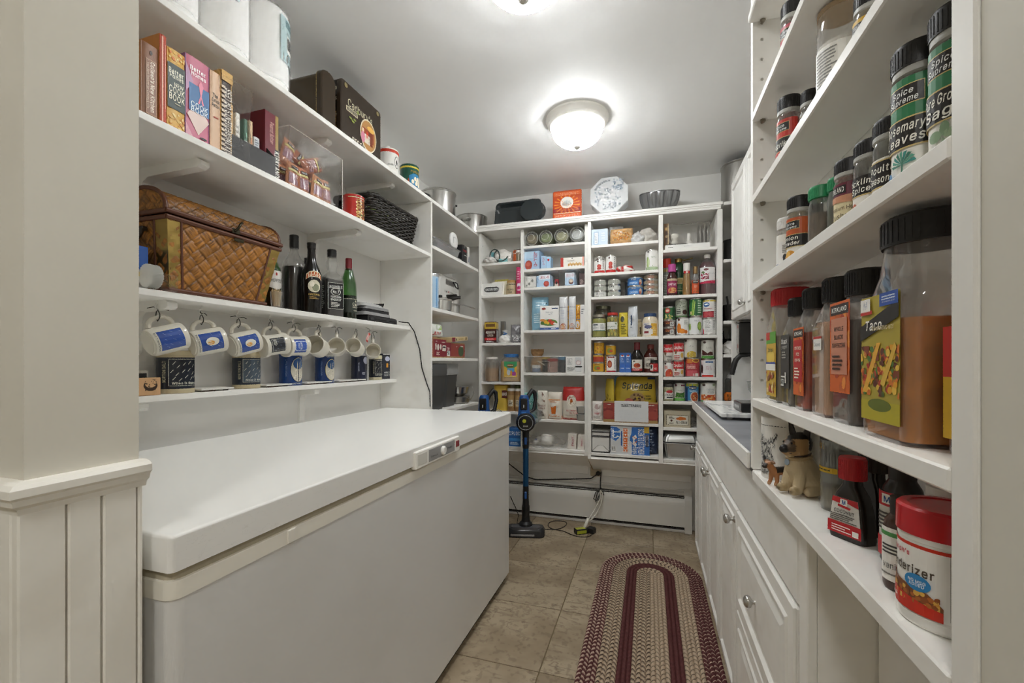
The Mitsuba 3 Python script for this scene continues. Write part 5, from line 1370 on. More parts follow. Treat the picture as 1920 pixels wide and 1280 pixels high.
t = tin((-1.055, 3.085, .8305), .11, .192, .11, 'yellow plastic tub with a lettered brown panel, behind the vacuum', '#d0b048', lid=.16, name='plastic_tub', cat='tub', lidc='#c9a63c', mat='satin', r=.03, front=[('r', .25, .5, 1, .8, '#5a2a20'), ('t', 'QUAKER', .62, .65, .12, '#f2e8d8', {'w': .7})])
for k, (x, lab) in enumerate(((-.985, 'brown jar with a white lid, left of two behind the vacuum handle'), (-.925, 'brown jar with a white lid, right of two behind the vacuum handle'))):
    bottle((x, 3.10, .8305), [(.026, 0), (.028, .004), (.028, .14), (.026, .15)], lab, solid='#8d6b45', cap=[(.0285, .15), (.029, .152), (.029, .168), (.001, .170)], capc='#e0ddd6', lidname='lid', name='storage_jar', cat='jar', la=(.03, .12), lc='#a98a5c', art=[('r', -.5, .1, .7, .6, '#d8cdb4'), ('l', -.4, .15, .6, .55, '#5a4a3a', 4)], group='brown jars with white lids')
t = Thing('jar_lid', 'dark olive jar lid lying on the right brown jar', 'lid', place(-.935, 3.11, 1.0005)); t.whole(MB().lathe([(.026, 0), (.027, .002), (.027, .020), (.025, .022), (.001, .022)], '#4a4f2c', 24), 'satin')
carton((-0.955,3.075,0.572),0.099,0.132, 'blue carton of storage bags on the lowest shelf beside the freezer', '#2a5f9c', d=.1, front=[('t', 'ZIPLOC', .0, .72, .2, '#e8eef5', {'w': 1.8}), ('r', -1, .3, 1, .45, '#3f86c4'), ('l', -.6, .08, .8, .25, '#c9dcea', 3)])

# ------------------------------------------------------------------ bay 2
JCOL = [('#8d7f62', 'tan grain'), ('#8f9a68', 'pale green grain'), ('#b5b08a', 'yellow peas'), ('#e4e4e2', 'white sugar')]
for k, (u, v, r) in enumerate(((993.5, 444, 13.2), (1022, 441.5, 13.2), (1051.5, 438, 13.6), (1081, 435, 14))):
    p = [(-0.830,3.060,2.108), (-0.716,3.060,2.107), (-0.601,3.060,2.111), (-0.489,3.060,2.112)][k]
    R = r * 3.23 / 814.6
    t = Thing('clamp_jar', 'glass clamp jar of %s lying on its side, %s' % (JCOL[k][1], ('first from the left', 'second from the left', 'third from the left', 'fourth from the left')[k]), 'jar', place(p[0], 3.062, 2.0415 + R + .006), group='clamp jars lying on their sides')
    ax = rotm([1, 0, 0], 90)                       # axis z -> -y, mouth towards the aisle
    A_ = ax.copy(); A_[1, 3] = .15
    t.part('glass', MB().lathe([(R * .7, 0), (R * .96, .006), (R, .02), (R, .11), (R * .86, .128), (R * .84, .134)], '#fff', 32, caps=(True, False), M=A_), 'smoke_glass')
    t.part('contents', noisy(MB().lathe([(R * .9, .008), (R * .9, .10), (R * .75, .118), (.001, .118)], JCOL[k][0], 24, M=A_ @ np.diag([1, .8, 1, 1])), .25, 220), 'matte')
    t.part('lid', MB().lathe([(R * .86, .137), (R * .92, .140), (R * .92, .148), (R * .72, .154), (R * .62, .150), (R * .45, .152), (.001, .152)], '#fff', 32, caps=(False, False), M=A_).lathe([(R * .84, .134), (R * .88, .137)], '#ddd', 32, caps=(False, False), M=A_), 'smoke_glass')
    t.part('seal_ring', MB().lathe([(R * .90, .1345), (R * .96, .136), (R * .90, .1375), (R * .84, .136)], '#b9b7b0', 32, caps=(False, False), M=A_).lathe([(R * .46, .1555), (R * .5, .157), (R * .46, .1585)], '#c9c9c6', 28, caps=(False, False), M=A_), 'satin')
    t.part('wire_clamp', MB().tube([(R * .95, .05, .0), (R * 1.1, .03, .004), (R * 1.12, .0, .01), (R * .9, -.006, .02), (R * .5, -.01, .016)], .0012, '#888', 5, M=rotm([0, 1, 0], -55)).tube([(-R * .95, .05, 0), (-R * 1.1, .02, 0), (-R * 1.05, -.004, .006), (-R * .8, -.008, .01)], .0012, '#888', 5, M=rotm([0, 1, 0], -55)), 'brushed')
LB = '#a8c4de'
JE = lambda: [('r', -1, .62, 1, 1, '#dfe6ee'), ('t', 'JELL-O', .0, .80, .2, '#a82a3a', {'w': 1.6}), ('e', .35, .25, .5, .24, '#a5443e'), ('e', .3, .3, .3, .14, '#c25a50')]
carton((-0.819,3.070,1.872),0.113,0.132, 'large pale blue gelatin carton on the second shelf under the clamp jars', LB, d=.10, rz=-6, front=[('t', 'JELL-O', .5, .55, .2, '#a82a3a', {'rot': -90, 'w': .8}), ('r', -1, .62, .2, 1, '#b9d2e8'), ('e', -.45, .25, .5, .26, '#a3483c'), ('e', -.5, .3, .3, .12, '#c2685a')], right=[('r', -1, 0, 1, 1, '#8fa9c4')])
carton((-0.740,3.075,1.872),0.040,0.093, 'narrow pale blue gelatin box with red letters, right of the large carton', LB, d=.08, front=[('t', 'JELL-O', 0, .6, .3, '#a82a3a', {'rot': -90, 'w': .6})], right=[('r', -1, 0, 1, 1, '#86a2bf')])
carton((-0.700,3.075,1.872),0.032,0.086, 'narrow pale blue box with a red heart shape, second shelf under the clamp jars', '#a9cbe8', d=.08, front=[('e', 0, .72, .5, .1, '#b9303a')], right=[('r', -1, 0, 1, 1, '#8aa8c4')])
carton((-0.521,3.068,1.872),0.167,0.067, 'long white biscuit box with red ends and a row of cookies', '#e9e5dc', d=.07, front=[('r', -1, 0, -.76, 1, '#b8382f'), ('r', .86, 0, 1, 1, '#d99a8a'), ('e', .0, .88, .06, .05, '#777'), ('l', -.4, .55, .4, .72, '#b9b0a4', 2)] + [('e', -.3 + .13 * k, .2 + .1 * (k % 2), .07, .14, ('#b98a4a', '#d2a868')[k % 2]) for k in range(9)])
t = Thing('clear_tray', 'clear plastic tray holding a white box with grey pictures', 'tray', place(*((-0.829,3.056,1.739),0.100,0.099)[0]))
t.part('walls', MB().box(-.047, .047, 0, .16, .001, .085, '#fff', 0), 'film')
b = carton((0, 0, 0), .082, .078, 'white box printed with grey cubes in the clear tray', '#dcdcd8', d=.14, front=[('p', [(.1, .6), (.4, .75), (.6, .6), (.4, .42)], '#6e716e'), ('p', [(-.5, .3), (-.2, .45), (.0, .3), (-.2, .15)], '#6e716e'), ('r', -.85, .6, -.6, .95, '#a8a8a4'), ('e', -.7, .15, .15, .1, '#7a7d7a')]); scene[b.key]['to_world'] = T(t.M @ place(0, .008, .003))
carton((-0.773,3.066,1.739),0.016,0.083, 'thin pale blue box edge beside the clear tray', LB, d=.08, front=[('t', 'PUDDING', 0, .6, .5, '#3a5a8a', {'rot': 90, 'w': .5})])
for k, x in enumerate((0, 1, 2)):
    q = (-0.724,3.066,1.739),0.083,0.087
    carton((q[0][0] + .004 * k, 3.066 + .032 * k, q[0][2]), q[1], q[2], ('front', 'middle', 'rear')[k] + ' of three white and blue gelatin boxes in a row, with red fruit picture', '#b4cfe8', d=.030, front=JE(), right=[('r', -1, 0, 1, 1, '#9db4c9')], group='gelatin boxes in a row')
carton((-0.637,3.085,1.739),0.027,0.055, 'small red and dark packet between the gelatin boxes and the clear bin', '#8a2a30', d=.05, name='food_packet', cat='packet', front=[('r', -1, 0, 1, .4, '#c9b8b0'), ('e', 0, .5, .5, .2, '#2b2020')])
t = Thing('clear_bin', 'clear plastic bin holding pudding boxes, third shelf under the clamp jars', 'bin', place(*((-0.547,3.055,1.739),0.149,0.105)[0]))
m = MB()
for x0, y0, x1, y1 in ((-.07, 0, .07, 0), (.07, 0, .07, .2), (.07, .2, -.07, .2), (-.07, .2, -.07, 0)):
    m.facets([(x0 * .94, y0, 0), (x1 * .94, y1, 0), (x1, y1, .108), (x0, y0, .108)], [[0, 1, 2], [0, 2, 3]], '#fff')
t.part('walls', m, 'film'); t.part('rim', MB().tube([(-.07, 0, .108), (.07, 0, .108), (.07, .2, .108), (-.07, .2, .108)], .0018, '#c8cacc', 6, close=True), 'gloss')
for k in range(3):
    b = carton((0, 0, 0), .068, .088, ('front', 'middle', 'rear')[k] + ' white and blue pudding box in the clear bin', '#b4cfe8', d=.030, front=[('r', -1, .62, 1, 1, '#dfe6ee'), ('t', 'JELL-O', 0, .8, .2, '#a82a3a', {'w': 1.6}), ('e', .3, .28, .5, .22, '#5a3024'), ('e', .3, .34, .4, .14, '#d8c8b4')], right=[('r', -1, 0, 1, 1, '#a4b7c6')], group='pudding boxes in the clear bin')
    scene[b.key]['to_world'] = T(t.M @ place(.008 + .003 * k, .012 + .034 * k, .003))
carton((-0.454,3.075,1.739),0.037,0.084, 'dark brown chocolate box with pale marks, right end of the third shelf', '#43302e', d=.12, front=[('l', -.7, .05, .7, .5, '#a89490', 5)])
t = bag(((-0.770,3.130,1.428),0.146,0.267)[0], .125, .25, .07, 'pale blue bag leaning in the left corner of the kosher salt shelf', '#7fa9bf', seed=12, crumple=.4, rx=-4, rz=8, art=[('l', -.5, .62, .8, .85, '#b8d2de', 3), ('l', -.7, .2, .4, .5, '#c2d8e2', 5), ('r', .7, .6, .85, .8, '#33414a')])
carton((-0.684,3.065,1.428),0.137,0.173, 'white box of kosher salt picturing a bowl of vegetables', '#e9e8e6', d=.07, rz=3, front=[('e', -.6, .88, .22, .05, '#8a3a34'), ('r', .25, .86, .9, .91, '#3a4a6a'), ('t', 'kosher', 0, .74, .07, '#8b8f98', {'b': False, 'w': 1.0}), ('t', 'salt', .1, .65, .07, '#8b8f98', {'b': False, 'w': .6}), ('e', .0, .30, .85, .14, '#5c7a3c'), ('e', -.4, .33, .2, .08, '#d8a52f'), ('e', .05, .36, .22, .08, '#b9362c'), ('e', .35, .28, .25, .08, '#c2452c'), ('e', -.15, .28, .15, .06, '#d9b03a'), ('e', -.7, .4, .3, .05, '#c98a4a'), ('e', -.75, .28, .2, .07, '#47682f'), ('e', .6, .25, .2, .04, '#e8e4da'), ('r', -1, 0, 1, .09, '#3a5590'), ('r', .2, .03, .7, .07, '#e0e6f0'), ('t', 'SODIUM', -.4, .045, .03, '#e0e6f0', {'w': .6})], right=[('r', -1, 0, 1, 1, '#d2d0cc')])
PCH = [('e', 0, .08, .7, .10, '#b9653a'), ('e', 0, .08, .4, .06, '#d8a070'), ('r', -.9, .66, .9, .68, '#9a9aa0'), ('l', -.6, .3, .6, .6, '#c9ccd6', 4)]
bag(((-0.587,3.085,1.428),0.050,0.237)[0], .062, .235, .04, 'tall white snack pouch right of the kosher salt', '#d9dadc', seed=14, crumple=.3, art=PCH, group='white snack pouches')
bag(((-0.553,3.110,1.428),0.042,0.193)[0], .055, .175, .04, 'orange and blue snack bag between the two white pouches', '#cf962f', seed=15, crumple=.3, art=[('r', -1, 0, 1, .42, '#32649a'), ('s', -.7, .4, .7, .8, ['#c25a2c', '#e8c26a', '#8a4a24'], 16, .2)])
bag(((-0.522,3.085,1.428),0.042,0.245)[0], .052, .235, .04, 'second tall white snack pouch left of the orange crisps bag', '#d5d6d8', seed=16, crumple=.3, art=PCH, group='white snack pouches')
bag(((-0.487,3.120,1.428),0.038,0.184)[0], .058, .18, .04, 'orange crisps bag with a blue lower half, beside the white box', '#d09a3a', seed=17, crumple=.3, art=[('r', -1, 0, 1, .42, '#3a5f94'), ('s', -.7, .45, .8, .85, ['#8a3a24', '#e8c26a', '#b56a2a'], 14, .22), ('e', .2, .2, .5, .14, '#d8d8dc')])
carton((-0.452,3.075,1.428),0.034,0.173, 'narrow white box with grey print, right end of the kosher salt shelf', '#e2e1df', d=.10, front=[('l', -.6, .6, .8, .85, '#8a8c90', 3)])
t = Thing('clear_bin', 'frosted clear bin of jars on the shelf under the kosher salt', 'bin', place(*((-0.722,3.056,1.119),0.315,0.117)[0]))
m = MB()
for x0, y0, x1, y1 in ((-.15, 0, .15, 0), (.15, 0, .15, .21), (.15, .21, -.15, .21), (-.15, .21, -.15, 0)):
    m.facets([(x0 * .93, y0, 0), (x1 * .93, y1, 0), (x1, y1, .115), (x0, y0, .115)], [[0, 1, 2], [0, 2, 3]], '#fff')
t.part('walls', m, 'smoke_glass'); t.part('rim', MB().tube([(-.152, -.002, .116), (.152, -.002, .116), (.152, .212, .116), (-.152, .212, .116)], .003, '#c2c2c0', 6, close=True).tube([(-.05, -.004, .02), (-.05, -.004, .08), (.04, -.004, .08), (.04, -.004, .02)], .001, '#b8b8b6', 5), 'gloss')
bt = t
for x, y, r, h, c, lc, lab in ((-.02, .13, .030, .115, '#1d1a16', '#a88a3a', 'dark jar with a gold lid standing in the frosted bin'), (.05, .06, .037, .098, '#b08a80', '#9c2a28', 'jar with a red lid standing in the frosted bin'), (.115, .13, .034, .110, '#2b3038', '#4f7fa0', 'jar with a blue lid standing in the frosted bin'), (.045, .15, .0, .0, '', '', ''), (-.08, .06, .03, .05, '#7a86a0', '#e4e2de', 'low grey jar with a white lid in the frosted bin')):
    if r:
        b = bottle((0, 0, 0), [(r * .95, 0), (r, .004), (r, h - .022)], lab, solid=c, cap=[(r + .001, h - .022), (r + .002, h - .02), (r + .002, h), (.001, h + .001)], capc=lc, lidname='lid', name='storage_jar', cat='jar', art=None)
        for q in list(scene):
            if q.startswith(b.key + '__'): scene[q]['to_world'] = T(bt.M @ place(x * .95, y, .004))
b = Thing('paper_bag', 'brown paper bag with a pinched top rising from the frosted bin', 'bag'); m = MB()
dep = pillow(.10, .17, .06, 21, .5); x, z = np.meshgrid(np.linspace(-.05, .05, 18), np.linspace(0, .17, 24)); e = dep(x.ravel(), z.ravel()).reshape(x.shape)
pin = 1 - .35 * np.exp(-((z - .11) / .02) ** 2)
m.sheet(np.stack([x * pin, -e, z], -1), '#8f6f4c').sheet(np.stack([x * pin, e, z], -1), '#8f6f4c', flip=True); noisy(m, .35, 70)
m.box(-.035, .03, -.034, -.031, .072, .078, '#d8ceb8', .001, M=rotm([0, 1, 0], 30)).poly(affinity.scale(Point(.01, .135).buffer(1, 4), .005, .012), flat(-.022), '#2b211a')
b.M = bt.M @ place(-.085, .13, .004); b.whole(m, 'matte')
carton((-0.512,3.062,1.119),0.129,0.116, 'white box of mini soda cans right of the frosted bin', '#e4e4e2', d=.10, front=[('r', -.85, .5, -.3, .9, '#b4b6b8'), ('r', -.8, .54, -.35, .86, '#e4e4e2'), ('l', -.75, .56, -.4, .82, '#8a8c90', 4), ('t', 'mini', -.45, .28, .2, '#4a4c50', {'w': .8}), ('l', -.8, .08, -.1, .2, '#9a9a9c', 2), ('r', .05, .08, .72, .95, '#c9cbce'), ('e', .4, .62, .28, .14, '#b8a0a0'), ('e', .4, .62, .22, .1, '#e2dcdc'), ('r', .05, .34, .8, .42, '#2b2c30'), ('r', .1, .1, .68, .3, '#dcdde0')])
carton((-0.826,3.068,0.784),0.088,0.184, 'teal food carton with dark drawings behind the vacuum', '#7fb9b2', d=.10, front=[('s', -.6, .1, .8, .9, ['#2f4a4a', '#3f6a68', '#e0ecea'], 26, .12)], right=[('r', -1, 0, 1, 1, '#5f9a96'), ('r', -1, .45, 1, .47, '#3f6a68')], rz=-12)
bag(((-0.719,3.085,0.784),0.079,0.212)[0], .085, .205, .06, 'white flour bag with brown script, right of the teal carton', '#ddd8cc', seed=22, crumple=.4, rz=-8, art=[('t', 'WHOLE', .1, .47, .06, '#7a3a2c', {'w': 1.3}), ('t', 'WHEAT', .1, .38, .055, '#7a3a2c', {'w': 1.2}), ('l', -.4, .1, .6, .3, '#5a4a40', 4), ('p', [(-.1, .98), (.5, .85), (.7, .6), (.4, .62)], '#6a4a3a'), ('e', .35, .75, .15, .08, '#d9cfbf')], mat='satin')
bag(((-0.643,3.100,0.784),0.094,0.193)[0], .11, .195, .07, 'white flour bag printed with an orange bucket', '#ddd5c8', seed=23, crumple=.3, rz=-4, art=[('r', -1, 0, 1, .12, '#d2702c'), ('s', -.9, .1, .9, .16, ['#d2702c', '#e9e2d4'], 16, .1), ('r', -1, .70, 1, .73, '#d98a4c'), ('p', [(-.45, .5), (.35, .5), (.22, .2), (-.32, .2)], '#d4702a'), ('e', -.05, .5, .42, .06, '#f0ebe0'), ('e', -.02, .54, .3, .06, '#e9e4d8'), ('l', -.6, .62, .4, .68, '#c98a60', 2)], mat='satin')
bag(((-0.522,3.100,0.784),0.161,0.249)[0], .155, .235, .08, 'red topped bag of all-purpose flour with a round crest', '#ddd6ca', seed=24, crumple=.2, top=(.58, '#a82a26'), art=[('r', -.95, .01, .95, .06, '#a3302a'), ('e', -.1, .58, .44, .15 * 1.2, '#e9e3d6'), ('e', -.1, .58, .40, .16, '#8a6a4a'), ('e', -.1, .58, .38, .155, '#efe9dc'), ('e', -.1, .58, .27, .11, '#9a7a58'), ('e', -.1, .58, .25, .105, '#efe9dc'), ('e', -.1, .57, .13, .06, '#b0622c'), ('t', 'ALL-PURPOSE', .0, .29, .05, '#a3302a', {'w': 1.2}), ('t', 'FLOUR', .1, .21, .05, '#a3302a', {'w': .7}), ('l', -.7, .12, .3, .16, '#b9a898', 2), ('t', 'KING ARTHUR', -.1, .70, .025, '#6a4a30', {'w': .6})], mat='satin')
for k in range(2):
    t = Thing('loaf_tin', ('lower', 'upper')[k] + ' of two crinkled foil tins in front of the red flour bag', 'foil tin', place(-.462, 3.075, .7835 + .052 * k), group='stacked foil tins')
    q_ = np.arange(60) * 2 * PI / 60
    fo = lambda s: rrect(.062 * s, .05 * s, .012, 60) * (1 + .02 * np.cos(30 * q_))[:, None]
    t.whole(MB().loft([(fo(.85), .0), (fo(1), .042), (fo(1.08), .043), (fo(1.08), .047), (fo(.3), .05)], '#b8babb', sharp=50), 'metalpaint')
t = Thing('plastic_bag', 'clear plastic bag of white cups and lids on the lowest shelf', 'plastic bag', place(-.735, 3.12, .5735))
t.whole(blob((.15, .08, .05), .6, 31, .5, '#fff', sub=3), 'film')
t2 = Thing('plastic_tub', 'white round plastic tub with a lid lying in the clear bag', 'tub', place(-.72, 3.10, .603, 0, -35)); t2.whole(MB().lathe([(.036, 0), (.045, .04), (.050, .041), (.050, .048), (.046, .052), (.001, .052)], '#e6e4de', 28), 'satin')
t2 = Thing('plastic_cup', 'white cup with a blue square lying in the clear bag', 'cup', place(-.815, 3.115, .595, 0, -60, 20)); t2.whole(MB().lathe([(.014, 0), (.019, .06), (.021, .061), (.02, .063), (.001, .06)], '#e2e0dc', 20).box(-.006, .006, -.0195, -.016, .02, .034, '#3a5aa8'), 'satin')
PK = [('s', -.8, .1, .9, .9, ['#a83a5a', '#8a7a80'], 14, .09), ('t', 'SWEET', .2, .5, .22, '#a83a5a', {'rot': 90, 'w': .6})]
carton((-0.528,3.085,0.574),0.061,0.110, 'small white box with pink spots, left of two on the lowest shelf', '#e0dad2', d=.05, rz=-4, ry=4, front=PK, group='small pink and white boxes')
carton((-0.465,3.085,0.574),0.049,0.105, 'small white box with pink spots, right of two on the lowest shelf', '#ded8d0', d=.05, rz=-2, ry=3, front=PK, group='small pink and white boxes')
# ------------------------------------------------------------------ bay 3
carton((-0.318,3.030,1.999),0.111,0.111, 'pale blue carton with a white panel on the top shelf beside the central double post', '#c3d3e2', d=.11, front=[('r', -.75, .05, -.1, .85, '#9fb6cc'), ('r', -.62, .1, -.2, .78, '#e3e8ec'), ('l', -.58, .15, -.25, .7, '#a0a8b0', 6), ('l', .2, .2, .8, .8, '#d9e4ee', 4)])
bag(((-0.231,3.140,1.999),0.095,0.192)[0], .10, .15, .07, 'crumpled clear bag behind the orange cracker bag', '#d4d6d6', seed=31, crumple=.8, rz=8)
bag(((-0.182,3.085,1.999),0.146,0.126)[0], .155, .115, .09, 'clear bag of orange crackers on the top shelf', '#c9a070', seed=32, crumple=.5, mott=.3, art=[('s', -.7, .15, .7, .75, ['#c98a3f', '#b9742f', '#d9a860'], 60, .09), ('t', 'MILL', .1, .42, .12, '#8a5020', {'w': .7}), ('e', -.1, .65, .25, .12, '#dccab0')])
t = Thing('food_bag', 'black and white striped bag crumpled between the crackers and the grey cloth', 'bag', place(*((-0.069,3.090,1.999),0.102,0.124)[0]))
m = blob((.055, .05, .05), .75, 33, .6, '#b9b9b8')
v = m.v[0]; qn = meshkit.noise(v @ np.array([[30, 5, 0], [5, 30, 0], [60, 40, 20.0]]) + 4)
m.c[0] = np.where((qn > .52)[:, None] & (v[:, 2] < .07)[:, None], C('#1b1c1f'), C('#bdbdbc'))
t.whole(m, 'gloss')
t = Thing('cloth_bag', 'light grey crumpled cloth bag at the right end of the top shelf', 'cloth bag', place(.005, 3.10, 1.9985)); t.whole(noisy(blob((.058, .055, .058), .75, 35, .55, '#bdb9b2', k=2.8), .12, 60), 'matte')
TM = lambda: [('e', 0, .34, .34, .10, '#a8372c'), ('e', 0, .52, .34, .12, '#b9463a'), ('r', -1, .05, 1, .2, '#b32d2c'), ('e', -.2, .85, .14, .05, '#5a4440'), ('l', .55, .3, .9, .9, '#9a9a9a', 6)]
WH = '#e6e5e2'
can((-0.341,3.130,1.806),0.0409,0.135, 'tall white tomato can behind the short one on the left', WH, TM())
can((-0.326,3.075,1.806),0.0383,0.095, 'short white tomato can in front, left end of its shelf', WH, TM())
can((-0.252,3.085,1.806),0.0361,0.125, 'tall white tomato can left of the red wrapped bag', WH, TM())
t = Thing('food_bag', 'red and white wrapped bag lying beside the tomato cans', 'bag', place(*((-0.160,3.075,1.806),0.102,0.072)[0])); m = blob((.055, .04, .028), .75, 36, .5, '#b5322f')
v = m.v[0]; m.c[0] = np.where((meshkit.noise(v * 55 + 3) > .55)[:, None], C('#e4dcd6'), C('#b5322f')); t.whole(m, 'gloss')
can((0.023,3.095,1.806),0.0413,0.144, 'large white can with a green squash picture, right end of the tomato can shelf', WH, [('e', -.6, .42, .2, .26, '#9ab070'), ('e', -.45, .4, .16, .2, '#c3d0a4'), ('r', -1, .05, 1, .2, '#a3b594'), ('e', -.5, .9, .18, .04, '#5a5a5a'), ('t', 'squash', .25, .66, .07, '#a8b0a4', {'b': False, 'w': .8}), ('e', .1, .25, .05, .02, '#6f8f4a')])



q = (-0.324,3.075,1.644),0.0437,0.127
TU = lambda: [('r', -1, .2, 1, .8, '#b3b5ac'), ('l', -.6, .25, .6, .75, '#7c8078', 3)]
for k in range(3):
    can((q[0][0], q[0][1] - .004 * (2 - k), q[0][2] + .0395 * k), q[1], .039, ('bottom', 'middle', 'top')[k] + ' can of the left stack of three flat grey tuna cans', '#a9aca2', TU() if k else [('r', -1, .15, 1, .85, '#d4d4d0'), ('b', -.5, .2, -.1, .8, '#222'), ('l', 0, .3, .6, .7, '#999', 3)], group='tuna cans in stacks')
q = (-0.231,3.075,1.644),0.0448,0.129
for k in range(3):
    can((q[0][0], q[0][1], q[0][2] + .0395 * k), q[1], .039, ('bottom', 'middle', 'top')[k] + ' can of the right stack of three flat grey tuna cans', '#b2b4aa', TU() if k != 1 else [('r', -1, .2, 1, .85, '#cfd0ca'), ('r', -.6, .6, 0, .8, '#3a3c3a')], group='tuna cans in stacks')
q = (-0.084,3.080,1.644),0.0524,0.114
for k in range(2):
    can((q[0][0], q[0][1], q[0][2] + .062 * k), q[1], .0615, ('lower', 'upper')[k] + ' of two stacked wide blue cans', '#3a679f', [('r', -1, .82, 1, .95, '#6f8fb4'), ('r', -.5, .70, .1, .84, '#24365c'), ('t', 'KIRKLAND', -.2, .77, .1, '#dce4ee', {'w': .55}), ('r', -.7, .16, .35, .52, '#4b87c8'), ('t', 'CHICKEN', -.2, .34, .2, '#dfe9f4', {'w': .9}), ('e', .62, .45, .2, .3, '#c9b09a'), ('e', .55, .3, .1, .16, '#a8443a')], group='stacked blue cans')
can((-0.138,3.190,1.644),0.0256,0.122, 'dark can half hidden behind the blue cans', '#5a6068', [])
q = (0.019,3.085,1.644),0.0480,0.127
for k in range(4):
    can((q[0][0], q[0][1], q[0][2] + .0345 * k), q[1], .034, ('bottom', 'second', 'third', 'top')[k] + ' can of the stack of four flat brown cans by the post', '#978a76', [('r', -.4, .25, .4, .75, '#8a3a30'), ('r', -.34, .33, .34, .67, '#c9a890'), ('t', 'CHICKEN', 0, .5, .22, '#6a2a24', {'w': .6}), ('s', -1, .1, 1, .9, ['#b0a488', '#7c7266'], 16, .08)], group='stacked flat brown cans')
wide = lambda r, h: [(r * .93, 0), (r, .006), (r, h * .74), (r * .92, h * .82), (r * .78, h * .86), (r * .78, h * .9)]
q = (-0.329,3.075,1.366),0.0492,0.159
bottle(q[0], wide(q[1], q[2]), 'jar of whole green pickles with a white label', fill=q[2] * .82, fillc='#8a8b3c', mott=.3, cap=[(q[1] * .82, q[2] * .88), (q[1] * .84, q[2] * .89), (q[1] * .84, q[2] * .99), (.001, q[2])], capc='#b8b4a8', lidname='lid', name='pickle_jar', cat='jar', la=(q[2] * .28, q[2] * .62), lc='#dcdcd8', art=[('r', -.8, .7, -.1, .85, '#3a4250'), ('l', -.8, .2, .0, .6, '#9a9c9e', 4), ('l', .2, .2, .8, .85, '#a8aaac', 5), ('r', -.9, .0, .9, .07, '#4a6a5a')], capmat='metalpaint')
q = (-0.317,3.190,1.366),0.0641,0.232
bottle(q[0], wide(q[1], q[2]), 'large dark jar behind the pickle jar', fill=q[2] * .86, fillc='#3c3a22', cap=[(q[1] * .8, q[2] * .9), (q[1] * .82, q[2] * .9), (q[1] * .82, q[2] * .99), (.001, q[2])], capc='#6a6a58', lidname='lid', name='pickle_jar', cat='jar', art=None, capmat='metalpaint')
q = (-0.238,3.075,1.366),0.0413,0.171
bottle(q[0], wide(q[1], q[2]), 'jar of stuffed green olives with a red lid', fill=q[2] * .82, fillc='#7f7a38', mott=.2, cap=[(q[1] * .82, q[2] * .88), (q[1] * .86, q[2] * .89), (q[1] * .86, q[2] * .99), (.001, q[2])], capc='#b5322a', lidname='lid', name='olive_jar', cat='jar', la=(.004, q[2] * .8), lc=None,
       art=[('e', a, b, .2, .11, c) for a, b, c in ((-.5, .12, '#a3a05c'), (-.05, .16, '#989650'), (.45, .13, '#a8a058'), (-.2, .3, '#948f4a'), (.3, .3, '#9d9654'), (-.5, .82, '#8a7a40'), (.0, .9, '#9a9450'), (.5, .84, '#8f8444'))] + [('e', a, b, .05, .03, '#b0502c') for a, b in ((-.05, .16), (.5, .86), (.3, .31))] + [('r', -.85, .38, .8, .75, '#d8dad4'), ('l', -.7, .42, .5, .55, '#6a7a6a', 2), ('p', [(.3, .7), (.6, .6), (.7, .72)], '#5a6a3a')])
bag(((-0.185,3.085,1.366),0.046,0.181)[0], .06, .17, .035, 'narrow bright yellow food pouch right of the olive jar', '#c9b53a', seed=41, crumple=.3, art=[('e', -.2, .72, .4, .12, '#3a3a20'), ('l', -.5, .1, .7, .55, '#6a6224', 6)])
bag(((-0.141,3.120,1.366),0.061,0.173)[0], .065, .165, .04, 'brown food pouch leaning behind the clear bag', '#6a4630', seed=42, crumple=.4, rz=-10, art=[('r', -.6, .45, .5, .55, '#2b2420'), ('s', -.5, .55, .6, .9, ['#a8703f', '#c9a070', '#8a4a30'], 14, .2)])
bag(((-0.113,3.090,1.366),0.078,0.212)[0], .07, .21, .04, 'crumpled clear bag standing before the mayonnaise jars', '#cdd2d8', seed=43, crumple=.7, rz=-25, art=[('r', -.1, .3, .15, .7, '#3a4a66')])
q = (-0.073,3.120,1.366),0.0336,0.126
bottle(q[0], wide(q[1], q[2]), 'cream coloured jar half hidden by the blue-lidded mayonnaise jar', solid='#d2c3a2', cap=[(q[1] * .84, q[2] * .88), (q[1] * .86, q[2] * .9), (q[1] * .86, q[2] * .99), (.001, q[2])], capc='#cfc6b0', lidname='lid', name='mayonnaise_jar', cat='jar', la=(q[2] * .1, q[2] * .6), lc=None, art=[('r', .45, .1, .75, .9, '#5a4a3a')])
q = (0.009,3.085,1.366),0.0515,0.160
bottle(q[0], [(q[1] * .95, 0), (q[1], .006), (q[1], q[2] * .6), (q[1] * .95, q[2] * .7), (q[1] * .75, q[2] * .82), (q[1] * .72, q[2] * .85)], 'wide cream mayonnaise jar with a blue lid', solid='#d8ccb4', cap=[(q[1] * .76, q[2] * .84), (q[1] * .78, q[2] * .85), (q[1] * .78, q[2] * .98), (.001, q[2])], capc='#2c446a', lidname='lid', name='mayonnaise_jar', cat='jar', la=(q[2] * .04, q[2] * .58), lc='#dcd6cc', w=2.0,
       art=[('r', .1, .0, .95, .95, '#d2a53a'), ('e', -.3, .68, .5, .14, '#5f6180'), ('r', -.85, .1, .3, .5, '#dedad2'), ('r', -.8, .18, -.2, .34, '#7a2c34'), ('l', .3, .2, .8, .7, '#e8d090', 4), ('l', -.8, .82, -.2, .95, '#8a8fb0', 2)])
YEL = '#c99a2c'
q = (-0.336,3.065,1.126),0.0382,0.064
